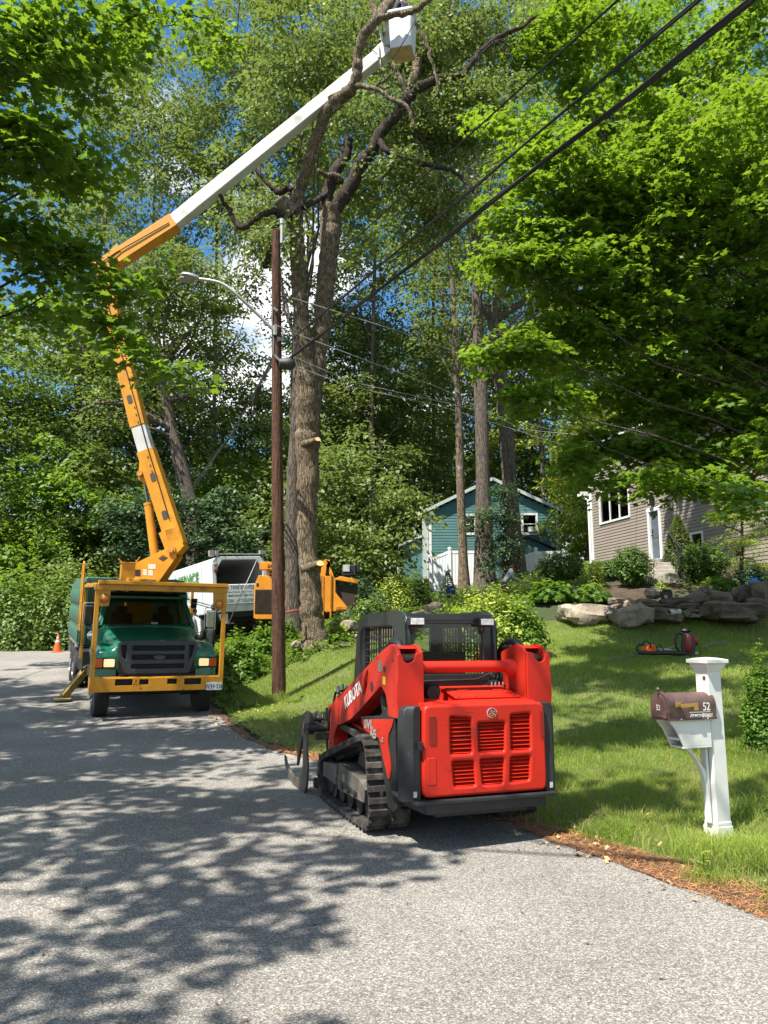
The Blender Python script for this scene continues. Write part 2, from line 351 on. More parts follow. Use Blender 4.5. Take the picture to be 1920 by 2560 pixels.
# ground: one sheet out to the horizon, finer close by
gx = np.unique(np.concatenate([np.linspace(-400, -40, 25), np.linspace(-40, 30, 150), np.linspace(30, 400, 25)])); gy = np.unique(np.concatenate([np.linspace(-200, -12, 14), np.linspace(-12, 60, 160), np.linspace(60, 600, 24)]))
GX, GY = np.meshgrid(gx, gy); far = np.clip((np.hypot(GX, GY-20)-60)/60, 0, 1)
GZ = H(np.clip(GX, -70, 70), np.clip(GY, -60, 110)); GZ = GZ*(1-far*.35) - .035 + (fbm(GX, GY, 9, .8)-.5)*.04
V = np.stack([GX, GY, GZ], -1).reshape(-1, 3); kx = len(gx); i = np.arange(len(gy)-1)[:,None]*kx + np.arange(kx-1)[None,:]
me = bpy.data.meshes.new('ground'); me.from_pydata(V.tolist(), [], np.stack([i, i+1, i+kx+1, i+kx], -1).reshape(-1, 4).tolist()); me.materials.append(MATS['forest_floor'])
me.polygons.foreach_set('use_smooth', [True]*len(me.polygons)); go = bpy.data.objects.new('ground', me); sc.collection.objects.link(go); tag(go, kind='structure')
# lawn sheet between the road and the stone wall, and the strip of needles along the road edge
ls = resample([(5.0,-1),(3.35,3.2),(2.56,4.9),(1.72,6.7),(0.7,8.4),(-.45,10.2),(-1.6,12.0),(-2.5,13.7),(-3.3,16.0),(-4.2,18.2)], 240)
lr = resample([(16,-1),(15,3),(14,6),(13.5,9),(13,12),(12.5,15),(12,17),(9.5,19.3),(2,19.6),(-3.2,19.9)], 240)
ls[:,0] += .10+(fbm(np.arange(240)*.3, np.zeros(240), 15)-.5)*.35
tag(sheet('lawn', ls, lr, 90, .0, MATS['turf'], .02), kind='structure')
ns = er[(er[:,1] > 1) & (er[:,1] < 17)]; k = len(ns); nl = ns.copy(); nl[:,0] -= .03+.14*(fbm(np.arange(k)*.45, np.zeros(k), 8)-.3); nr = ns.copy(); wdt = np.interp(ns[:,1], [1, 6, 9, 17], [.50, .34, .10, .05]); nr[:,0] += wdt*(.6+.8*fbm(np.arange(k)*.25, np.zeros(k), 18))
tag(sheet('needle_strip', nl, nr, 8, .019, MATS['needle_litter'], .008), kind='structure')
rs = np.random.RandomState(4)
# ------------------------------------------------------------------ leaf and bark materials
def leafmat(name, dark, light, trans, tfac=.38, rough=.5, spec=.32, back=None):
    m, n, l, b = nodemat(name)
    a = n.new('ShaderNodeAttribute'); a.attribute_name = 'tint'
    c = mix_(n, l, a.outputs['Fac'], dark, light); l(c, b.inputs['Base Color']); b.inputs['Roughness'].default_value = rough; b.inputs['Specular IOR Level'].default_value = spec
    t = n.new('ShaderNodeBsdfTranslucent'); c2 = mix_(n, l, a.outputs['Fac'], tuple(v*.65 for v in trans[:3])+(1,), trans); l(c2, t.inputs['Color'])
    ms = n.new('ShaderNodeMixShader'); ms.inputs[0].default_value = tfac; l(b.outputs[0], ms.inputs[1]); l(t.outputs[0], ms.inputs[2]); l(ms.outputs[0], n['Material Output'].inputs[0]); return m
leafmat('maple_leaf', (.050,.115,.014,1), (.14,.245,.028,1), (.36,.56,.03,1), .37)
leafmat('maple_leaf_dark', (.045,.10,.014,1), (.12,.225,.024,1), (.32,.52,.03,1), .40)
leafmat('oak_leaf', (.065,.115,.028,1), (.19,.245,.075,1), (.31,.41,.07,1), .35)
leafmat('wood_leaf', (.055,.11,.024,1), (.18,.26,.055,1), (.32,.46,.06,1), .36)
leafmat('yew_leaf', (.035,.08,.012,1), (.11,.20,.03,1), (.18,.32,.03,1), .22)
leafmat('lime_leaf', (.14,.21,.025,1), (.40,.48,.09,1), (.56,.68,.08,1), .34)
leafmat('hemlock_leaf', (.026,.062,.026,1), (.075,.13,.055,1), (.12,.21,.06,1), .22)
leafmat('grass_blade', (.12,.215,.026,1), (.35,.41,.085,1), (.52,.68,.10,1), .42, .5, .35)
leafmat('dry_grass', (.26,.20,.09,1), (.42,.34,.18,1), (.4,.34,.16,1), .25, .6, .3)
def barkmat(name, a, b_, scale=7.0, stretch=.16, strength=1.0, lich=None):
    m, n, l, b = nodemat(name); t = n.new('ShaderNodeTexCoord'); mp_ = n.new('ShaderNodeMapping'); mp_.inputs['Scale'].default_value = (1, 1, stretch); l(t.outputs['Object'], mp_.inputs['Vector'])
    z = n.new('ShaderNodeTexNoise'); z.inputs['Scale'].default_value = scale*1.4; z.inputs['Detail'].default_value = 5; l(mp_.outputs[0], z.inputs['Vector'])
    wmx = n.new('ShaderNodeMixRGB'); wmx.inputs[0].default_value = .12; l(mp_.outputs[0], wmx.inputs[1]); l(z.outputs['Color'], wmx.inputs[2])
    v = n.new('ShaderNodeTexVoronoi'); v.inputs['Scale'].default_value = scale*2.2; v.feature = 'DISTANCE_TO_EDGE'; l(wmx.outputs[0], v.inputs['Vector'])
    r = n.new('ShaderNodeMapRange'); r.inputs[1].default_value = 0; r.inputs[2].default_value = .16; l(v.outputs['Distance'], r.inputs[0])
    c = mix_(n, l, r.outputs[0], a, b_); c = mix_(n, l, 1.0, c, nz_(n, l, t.outputs['Object'], 9, 6, .7, .3, .7, .65, 1.3), 'MULTIPLY')
    if lich: c = mix_(n, l, nz_(n, l, t.outputs['Object'], 2.6, 6, .65, .6, .66), c, lich)
    l(c, b.inputs['Base Color']); b.inputs['Roughness'].default_value = .95; b.inputs['Specular IOR Level'].default_value = .15
    hf = mix_(n, l, .45, r.outputs[0], nz_(n, l, mp_.outputs[0], scale*5, 6, .75)); bump_(n, l, b, hf, strength, .03); return m
barkmat('oak_bark', (.062,.046,.032,1), (.28,.22,.15,1), 11, .11, 1.0, (.33,.32,.25,1))
barkmat('dark_bark', (.028,.023,.02,1), (.10,.08,.066,1), 14, .10, .9)
barkmat('wood_bark', (.06,.05,.042,1), (.17,.14,.112,1), 9.0, .12, .9)
barkmat('pole_wood', (.045,.022,.015,1), (.115,.062,.042,1), 12.0, .03, .35)
# ------------------------------------------------------------------ foliage
def _mir(h): return h + [(-x, y) for x, y in h[::-1] if abs(x) > 1e-6]
MAPLE = np.array(_mir([(0,0),(.17,-.07),(.15,.10),(.50,.12),(.34,.34),(.47,.62),(.17,.56),(0,1.0)]))
OAKL = np.array(_mir([(0,0),(.05,.22),(.30,.36),(.09,.48),(.30,.76),(0,1.0)]))
LANCE = np.array(_mir([(0,0),(.26,.42),(0,1.0)]))
OVAL = np.array(_mir([(0,0),(.28,.25),(.28,.65),(0,1.0)]))
NEEDL = np.array(_mir([(0,0),(.12,.3),(0,1.0)]))
def leaves(name, C, N, D, S, tmpl, m, parent=None, tint=None, fold=.25, rs=None):
    """one mesh of leaves: centres C, normals N, pointing D, size S"""
    N = N/np.linalg.norm(N, axis=1, keepdims=True); D = D - N*(D*N).sum(1, keepdims=True); D /= (np.linalg.norm(D, axis=1, keepdims=True)+1e-9); Xv = np.cross(D, N)
    u = tmpl[:,0][None,:,None]; v = (tmpl[:,1]-.45)[None,:,None]
    P = C[:,None,:] + S[:,None,None]*(Xv[:,None,:]*u + D[:,None,:]*v - N[:,None,:]*(fold*(v+.45)**2*.5 + np.abs(u)*fold*.5))
    if tint is None: tint = (rs or np.random).rand(len(C))
    return np_mesh(name, P.reshape(-1, 3), len(tmpl), MATS[m], {'tint': tint}, parent=parent)
def spray_pts(rs, centers, radii, nleaf, flat=.28, up=1.0, droop=.35, jit=.7, out=None):
    """flattened leafy sprays round given centres"""
    K = len(centers); tot = []; 
    cid = np.repeat(np.arange(K), nleaf); n = len(cid)
    a = rs.rand(n)*2*np.pi; r = np.sqrt(rs.rand(n)); rad = radii[cid]
    off = np.stack([np.cos(a)*r*rad, np.sin(a)*r*rad, rs.randn(n)*flat*rad*.5], 1); off[:,2] -= droop*rad*r*r
    # tilt each spray a little
    ax = rs.randn(K, 2)*.28; off[:,2] += (off[:,0]*ax[cid,0] + off[:,1]*ax[cid,1])
    C = centers[cid] + off
    N = np.stack([rs.randn(n)*jit*.6, rs.randn(n)*jit*.6, np.full(n, up)], 1); N[:,:2] += off[:,:2]/rad[:,None]*.35; N += rs.randn(n, 3)*.12
    D = np.stack([off[:,0]/rad, off[:,1]/rad, -.35+rs.randn(n)*.3], 1) + rs.randn(n, 3)*.35
    return C, N, D, cid
def wobble(pts, rs, amp, n=10):
    """smooth curve through control points with a little wander"""
    P = [Vector(p) for p in pts]; k = len(P); out = []
    for i in range(k-1):
        p0, p1, p2, p3 = P[max(i-1,0)], P[i], P[i+1], P[min(i+2,k-1)]; m_ = max(2, n//(k-1))
        for j in range(m_):
            t = j/m_; out.append(.5*((2*p1)+(p2-p0)*t+(2*p0-5*p1+4*p2-p3)*t*t+(3*p1-p0-3*p2+p3)*t**3))
    out.append(P[-1])
    return [p + Vector(rs.randn(3).tolist())*amp*(0 if q in (0, len(out)-1) else 1) for q, p in enumerate(out)]
def blob_centers(rs, blobs, step_keep=1.0):
    """clump centres, biased to the outside of irregular ellipsoids: (cx,cy,cz,rx,ry,rz,count)"""
    cs = []; bi = []
    for q, (cx, cy, cz, rx, ry, rz, k) in enumerate(blobs):
        d = rs.randn(k, 3); d /= np.linalg.norm(d, axis=1, keepdims=True); r = rs.rand(k)**.45
        lump = 1 + .22*np.sin(d[:,0]*5+q)*np.cos(d[:,1]*6+q*2) + .14*rs.randn(k)
        cs.append(np.array([cx, cy, cz]) + d*np.array([rx, ry, rz])*(r*lump)[:,None]); bi += [q]*k
    return np.concatenate(cs), np.array(bi)
TREES_BUILT = []
def tree(name, label, cat, trunk, r0, r1, blobs, seed=0, leaf='wood_leaf', tmpl=LANCE, size=.22, per=40, srad=.8, bark='wood_bark', group=None, limbs=True, flat=.28, droop=.35, twigs=.5, limb_r=.35, extra=None, sides=10, crown_name='crown', jit=.7, mask=None):
    rs = np.random.RandomState(seed+11)
    base = Vector(trunk[0]); root = empty(name, base); tag(root, label, cat, group)
    tb = MB(); path = wobble(trunk, rs, .0, 14); k = len(path); hh = [(i/(k-1)) for i in range(k)]
    rad = [ (r0*(1-t)+r1*t)*(1+.05*rs.randn()) + (r0*.35*math.exp(-t*22)) for t in hh]
    tb.tube([path[0]-Vector((0,0,.3))]+path, [rad[0]*1.15]+rad, sides); tb.build('trunk', MATS[bark], root, smooth=True, angle=80, world=True)
    C, bi = blob_centers(rs, blobs)
    if mask is not None: keep = mask(C); C = C[keep]; bi = bi[keep]
    if limbs:
        lb = MB(); curves = []
        for q, bl in enumerate(blobs):
            c = Vector(bl[:3]); t = min(.97, max(.35, (c.z - base.z)/(path[-1].z-base.z+.01)*.72)) if path[-1].z > base.z+.5 else 0
            s0 = path[min(k-1, int(t*(k-1)))]
            if bl[6] <= 6 and curves: s0 = min((cv[-2] for cv in curves), key=lambda a: (a-c).length)
            mid = s0.lerp(c, .5) + Vector((rs.randn()*.3, rs.randn()*.3, -.12*(c-s0).length*.5+.1)); pts = wobble([s0, mid, c, c+(c-s0)*.06], rs, .04*(c-s0).length*.3, 9)
            rr = max(.03, r0*limb_r*(1-.4*t)) if not (bl[6] <= 6 and curves) else .011; lb.tube(pts, [rr*(1-.85*i/(len(pts)-1)) for i in range(len(pts))], 6); curves.append(pts)
            ids = np.where(bi == q)[0]; rs.shuffle(ids)
            for i in ids[:int(len(ids)*twigs)]:
                e_ = Vector(C[i]); p = min(pts[2:], key=lambda a: (a-e_).length); m2 = p.lerp(e_, .55)+Vector((0, 0, .06*(e_-p).length))
                r_ = max(.008, rr*.16); lb.tube([p, m2, e_], [r_, r_*.6, r_*.25], 4, False)
        if extra: extra(lb, rs)
        lb.build('limbs', MATS[bark], root, smooth=True, angle=80, world=True)
    radii = srad*(.6+.8*rs.rand(len(C)))
    LC, LN, LD, cid = spray_pts(rs, C, radii, per, flat, 1.0, droop, jit)
    S = size*(.7+.6*rs.rand(len(LC))); tint = np.clip(.5+.25*rs.randn(len(LC))*.6 + .3*(rs.rand(len(C))[cid]-.5), 0, 1)
    o = leaves(crown_name, LC-np.array(base), LN, LD, S, tmpl, leaf, parent=root, tint=tint, rs=rs)
    TREES_BUILT.append((name, len(LC))); return root
def shrub(name, label, cat, c, r, nl, leaf='yew_leaf', tmpl=OVAL, size=.06, seed=0, group=None, shell=.55, stem=True, shape=None, jit=1.0, upn=.6, bark='dark_bark', nst=7):
    """a bush: stems and a body of small leaves; c is the base centre, r = (rx, ry, height)"""
    rs = np.random.RandomState(seed+77); root = empty(name, c); tag(root, label, cat, group)
    d = rs.randn(nl, 3); d[:,2] = np.abs(d[:,2])*1.0 if not shape else d[:,2]; d /= np.linalg.norm(d, axis=1, keepdims=True)
    rr = shell + (1-shell)*rs.rand(nl)**.6; lump = 1+.16*np.sin(d[:,0]*7+seed)*np.cos(d[:,1]*6+seed)+.10*np.sin(d[:,2]*11+d[:,0]*9+seed)+.09*rs.randn(nl)
    P = d*(rr*lump)[:,None]
    if shape == 'cone':
        z = rs.rand(nl)**1.35; a = rs.rand(nl)*2*np.pi; q = (1-z)**.75*(.5+.5*rs.rand(nl)**.4)*(1+.12*np.sin(a*5+z*9)); P = np.stack([np.cos(a)*q, np.sin(a)*q, z], 1)
    elif shape == 'round':
        P[:,2] = P[:,2]*.5+.5
    elif shape == 'tiers':
        lv = rs.randint(0, 9, nl); z = lv/9.0+.05; a = rs.rand(nl)*2*np.pi; na = np.round(a/(2*np.pi)*9)/9*2*np.pi+lv*1.3; a = na+(a-na)*.45; q = rs.rand(nl)**.7*(1-z)**.8; P = np.stack([np.cos(a)*q, np.sin(a)*q, z-.06*q+rs.randn(nl)*.012], 1)
    P = P*np.array(r); P[:,2] = np.maximum(P[:,2], .02)
    Nn = P/np.array([r[0], r[1], r[2]]); Nn[:,2] += upn; Nn += rs.randn(nl, 3)*.5*jit; D = rs.randn(nl, 3); D[:,2] += .4
    leaves('foliage', P, Nn, D, size*(.7+.6*rs.rand(nl)), tmpl, leaf, root, rs=rs)
    if stem:
        sb = MB()
        for i in range(nst):
            a = rs.rand()*6.28; q = rs.rand()*.55; e_ = (math.cos(a)*q*r[0], math.sin(a)*q*r[1], r[2]*(.5+.3*rs.rand())); sb.tube([(0, 0, -.05), (e_[0]*.4, e_[1]*.4, e_[2]*.55), e_], [.02+.012*r[2], .015, .006], 5)
        if shape in ('cone', 'tiers'): sb.tube([(0, 0, -.1), (0, 0, r[2]*.95)], [.04*r[2]**.5, .01], 6)
        sb.build('stem', MATS[bark], root)
    return root
# ------------------------------------------------------------------ compact track loader
red = mat('loader_red', (.50,.018,.007,1), .45, spec=.35, coat=.08, var=.12, vscale=3, dirt=(.20,.03,.02,1), dscale=2.2, dlo=.58, dhi=.75)
redd = mat('loader_red_worn', (.40,.022,.010,1), .55, spec=.3, var=.2, vscale=4, dirt=(.05,.02,.015,1), dscale=7, dlo=.60, dhi=.66)
blk = mat('loader_black', (.018,.019,.020,1), .55, spec=.45, var=.25, vscale=5, dirt=(.09,.08,.07,1), dscale=9, dlo=.6, dhi=.75)
cabm = mat('cab_black', (.022,.026,.027,1), .33, spec=.5, coat=.15, var=.1)
rub = mat('track_rubber', (.030,.028,.026,1), .85, spec=.25, var=.2, dirt=(.13,.115,.10,1), dscale=5, dlo=.48, dhi=.72, bump=.3, bscale=60)
steel = mat('worn_steel', (.11,.095,.08,1), .6, metal=.35, var=.3, vscale=8, dirt=(.17,.10,.06,1), dscale=5, dlo=.55, dhi=.7)
dksteel = mat('dark_steel', (.035,.033,.03,1), .5, metal=.4, var=.3, dirt=(.12,.09,.07,1), dscale=6, dlo=.55, dhi=.7)
chrome = mat('chrome', (.75,.75,.76,1), .18, metal=1.0)
hose = mat('hose_rubber', (.012,.012,.013,1), .45)
white = mat('white_lettering', (.72,.72,.70,1), .5)
grey = mat('grey_lettering', (.22,.22,.21,1), .5)
glass = None
def glassmat(name, tint, alpha=.25, rough=.04, gl=.6):
    m, n, l, b = nodemat(name); t = n.new('ShaderNodeBsdfTransparent'); t.inputs[0].default_value = tint; g = n.new('ShaderNodeBsdfGlossy'); g.inputs['Roughness'].default_value = rough; g.inputs[0].default_value = (.9,.9,.9,1)
    f = n.new('ShaderNodeFresnel'); f.inputs[0].default_value = 1.5; a = n.new('ShaderNodeMath'); a.operation = 'MULTIPLY_ADD'; a.inputs[1].default_value = gl; a.inputs[2].default_value = alpha*.05; l(f.outputs[0], a.inputs[0])
    x = n.new('ShaderNodeMixShader'); l(a.outputs[0], x.inputs[0]); l(t.outputs[0], x.inputs[1]); l(g.outputs[0], x.inputs[2]); l(x.outputs[0], n['Material Output'].inputs[0]); return m
cglass = glassmat('cab_glass', (.72,.78,.74,1), gl=.35); hglass = glassmat('window_glass', (.30,.34,.34,1), .8, gl=1.0); wglass = glassmat('windshield_glass', (.62,.66,.64,1), .2, gl=.28)
sk = empty('skid_steer', (.654, 7.32, h1(.654, 7.32)+.02), R(20)); tag(sk, 'red and black tracked skid steer parked on the asphalt with its back to the viewer', 'skid steer')
XZ = lambda y: Matrix(((1,0,0,0),(0,0,-1,y),(0,1,0,0),(0,0,0,1)))      # (u,v,w) -> x, z, -y   (outward = towards the rear)
YZl = lambda x: Matrix(((0,0,-1,x),(-1,0,0,0),(0,1,0,0),(0,0,0,1)))    # u -> -y, v -> z, w -> -x (outward left)
YZ = lambda x: Matrix(((0,0,1,x),(1,0,0,0),(0,1,0,0),(0,0,0,1)))       # u -> y, v -> z, w -> +x
def gu(cx): return (cx-1178)/357*.57
def gv(cy): return 1.13-(cy-640)*.00134
# rear door with six grille openings
def gp(p): return [(gu(a), gv(b)) for a, b in p]
holes = [gp([(972,705),(972,935),(1095,935),(1092,716)]), gp([(1132,750),(1136,932),(1286,932),(1292,750)]), gp([(1330,708),(1328,930),(1446,930),(1448,700)]),
         gp([(980,975),(990,1128),(1111,1130),(1102,978)]), gp([(1142,972),(1154,1130),(1274,1130),(1282,972)]), gp([(1324,970),(1315,1124),(1432,1118),(1442,968)])]
holes = [rpoly(h[::-1], .018, 3) for h in holes]
outer = rpoly([(-.57,.40),(.57,.40),(.58,.50),(.575,1.10),(.54,1.14),(-.54,1.14),(-.575,1.10),(-.58,.50)], .05, 4)
mb = MB(); mb.plate(outer, holes, .10, XZ(-.52), .022, 3)
mb.box(-.56,.56,-.52,-.02,.42,1.12); 
mb.prism([(-.50,1.115),(-.50,1.14),(.02,1.255),(.02,1.115)], -.555, -.30, 'x'); mb.prism([(-.50,1.115),(-.50,1.14),(.02,1.255),(.02,1.115)], -.16, .555, 'x'); mb.prism([(-.50,1.115),(-.50,1.14),(-.42,1.157),(-.42,1.115)], -.30, -.16, 'x')
hood = mb.build('hood', red, sk, bevel=.006, smooth=True, angle=50)
lv = MB()
for h in holes:
    xs = [p[0] for p in h]; zs = [p[1] for p in h]; x0, x1, z0, z1 = min(xs), max(xs), min(zs), max(zs); k = 9 if z1-z0 > .22 else 7
    for i in range(k):
        z = z0+(z1-z0)*(i+.45)/k; lv.prism([(-.60,z-.012),(-.605,z-.008),(-.565,z+.016),(-.56,z+.012)], x0-.005, x1+.005, 'x')
lv.build('grille_louvre', red, sk)
sc_m = mat('scratch_dark', (.10,.02,.015,1), .8); rr_ = np.random.RandomState(12); mb = MB()
for i in range(26):
    x, z = rr_.uniform(-.54,.54), rr_.choice([rr_.uniform(.42,.50), rr_.uniform(.42,1.1)]); a = rr_.uniform(-.5,.5); l_ = rr_.uniform(.01,.09)
    if any(min(p[0] for p in h)-.02 < x < max(p[0] for p in h)+.02 and min(p[1] for p in h)-.02 < z < max(p[1] for p in h)+.02 for h in holes): continue
    mb.plate([(x,z),(x+l_*math.cos(a),z+l_*math.sin(a)),(x+l_*math.cos(a)+.002,z+l_*math.sin(a)+.003),(x+.001,z+.004)], [], .0006, XZ(-.6202))
mb.build('paint_scratch', sc_m, hood)  # thin dark scratches in the rear door paint
bk = MB()
for h in holes:
    xs = [p[0] for p in h]; zs = [p[1] for p in h]; bk.box(min(xs)-.01, max(xs)+.01, -.545, -.523, min(zs)-.01, max(zs)+.01)
bk.build('grille_backing', blk, sk)
for rx in ((848,888,700,868),(1508,1532,697,858)):
    mb = MB(); mb.plate(rrect(gu(rx[0]),gu(rx[1]),gv(rx[3]),gv(rx[2]),.008), [], .008, XZ(-.618), .002); mb.build('tail_light', mat('tail_red', (.22,.008,.01,1), .15, coat=.6), sk)
mb = MB(); mb.plate(rrect(gu(836),gu(888),gv(1108),gv(948),.012), [], .006, XZ(-.616), .005); mb.build('door_recess', red, sk)
mb = MB(); mb.M = XZ(-.622) @ Matrix.Translation((gu(1213), gv(692), 0)) @ Matrix.Diagonal((1.15,1,1,1)); mb.lathe([(.040,-.004),(.042,.004),(.036,.008),(.034,.004),(.0335,.0025),(.0001,.0025)], n=28)
bd = mb.build('badge', chrome, sk, smooth=True)
mb = MB(); mb.M = XZ(-.6255) @ Matrix.Translation((gu(1213), gv(692), 0)) @ Matrix.Diagonal((1.15,1,1,1)); mb.mi = 0; mb.lathe([(.033,0),(.033,.0012),(.0001,.0012)], n=24)
mb.mi = 1
for q in ([(-.022,-.02),(-.006,-.004),(-.012,.004),(-.027,-.010)], [(-.016,.012),(-.006,.024),(.006,.020),(-.006,.004)], [(-.004,-.001),(.022,.020),(.026,.014),(.004,-.006)], [(.0,-.006),(.010,-.022),(.024,-.016),(.008,-.001)], [(-.014,-.024),(.006,-.026),(.004,-.020),(-.010,-.018)]): mb.plate(q, [], .002, Matrix.Translation((0,0,.0013)))
mb.build('emblem', [mat('badge_red', (.45,.015,.01,1), .3), chrome], bd)
# hatch, exhaust, hood rails
mb = MB(); M = Matrix.Translation((.12,-.22,1.207)) @ Matrix.Rotation(math.atan2(.115,.52),4,'X'); mb.M = M; mb.box(-.30,.34,-.20,.17,0,.012); mb.box(-.27,.31,-.17,.14,.012,.017); mb.box(-.20,-.10,-.02,.05,.017,.024); mb.box(.16,.26,-.02,.05,.017,.024)
hatch = mb.build('hood_hatch', red, sk, bevel=.004)
for x in (-.27,-.10,.08,.28):
    mb = MB(); mb.M = M; mb.cyl((x,-.185,.012),(x,-.185,.020),.007,8); mb.build('bolt', dksteel, hatch)
mb = MB(); mb.tube([(-.40,.05,1.15),(-.385,-.12,1.215),(-.375,-.26,1.235),(-.37,-.36,1.225)],[.062,.064,.068,.068],20,False); mb.tube([(-.37,-.36,1.225),(-.375,-.26,1.235),(-.385,-.12,1.215)],[.061,.06,.055],20,True)
mb.build('exhaust_pipe', mat('soot_black', (.012,.011,.011,1), .7), sk, smooth=True)
mb = MB(); mb.box(-.50,-.27,-.42,.02,1.10,1.125); mb.build('exhaust_recess', redd, sk)
# side guards and rear bumper
def SH(s_): return Matrix(((1,.24*s_,0,.03*s_),(0,1,0,0),(0,0,1,0),(0,0,0,1)))
for s_ in (-1, 1):
    mb = MB(); mb.loft([[(s_*(.585+(a-.585)*q), b, z) for a, b in ((.585,-.585),(.66,-.60),(.735-.04*(s_>0),-.56),(.755-.05*(s_>0),-.49),(.69,-.36),(.64,-.20),(.585,-.18))] for z, q in ((.37,1),(.60,1),(1.04,1),(1.10,.92),(1.13,.7))])
    mb.build('rear_guard', blk, sk, bevel=.008)
    mb = MB(); mb.M = SH(s_); mb.prism([(-.12,1.12),(.02,1.07),(.10,1.0),(.44,.96),(.30,.86),(.10,.70),(.05,.48),(-.02,.22),(-.10,.20),(-.16,.24)], s_*.60, s_*.645, 'x'); sp = mb.build('side_panel', blk, sk, bevel=.008)
    mb = MB(); P = [(.40,.94),(-.12,.985),(-.11,.93),(-.05,.85),(-.04,.76),(-.07,.66),(-.09,.56),(-.07,.47),(-.04,.47),(.03,.62),(.10,.80),(.34,.85)]
    mb.M = SH(s_); mb.prism(rpoly(P,.02), s_*.647, s_*.655, 'x'); pn = mb.build('red_panel', redd, sp, bevel=.002)
    if s_ < 0:
        mb = MB(); mb.text('SVL', .105, frame((-.770,.335,.868),(.24,-1,.06),(0,.06,1)), .001, bold=.005, sx=.95); mb.build('lettering', grey, pn); mb = MB(); mb.text('65', .105, frame((-.746,.235,.790),(.24,-1,.06),(0,.06,1)), .001, bold=.006); mb.text('-2', .055, frame((-.707,.06,.775),(.24,-1,.06),(0,.06,1)), .001, bold=.002); mb.build('lettering', grey, pn)
    mb = MB(); mb.M = Matrix.Translation((s_*.745,-.09,.36)); mb.lathe([(.03,0),(.032,.01*s_),(.001,.012*s_)], n=16, axis='x'); mb.build('hub_cap', blk, sp, smooth=True)
mb = MB(); mb.box(-.628,-.585,-.635,-.60,.78,.85); mb.build('door_latch', hose, sk, bevel=.004)
mb = MB(); mb.prism([(-.69,-.50),(-.66,-.665),(.64,-.665),(.67,-.50),(.66,-.12),(-.68,-.12)], .355, .385, 'z'); mb.prism([(-.56,-.64),(.55,-.64),(.60,-.2),(-.60,-.2)], .275, .355, 'z'); mb.box(-.42,.42,-.5,1.3,.22,.42)
mb.build('rear_bumper', blk, sk, bevel=.006)
for x in (-.645, .63):
    mb = MB(); mb.cbox((x,-.603,.435),(.03,.003,.045)); mb.build('sticker', mat('pale_sticker', (.5,.5,.48,1), .6, var=.4, vscale=90), sk)
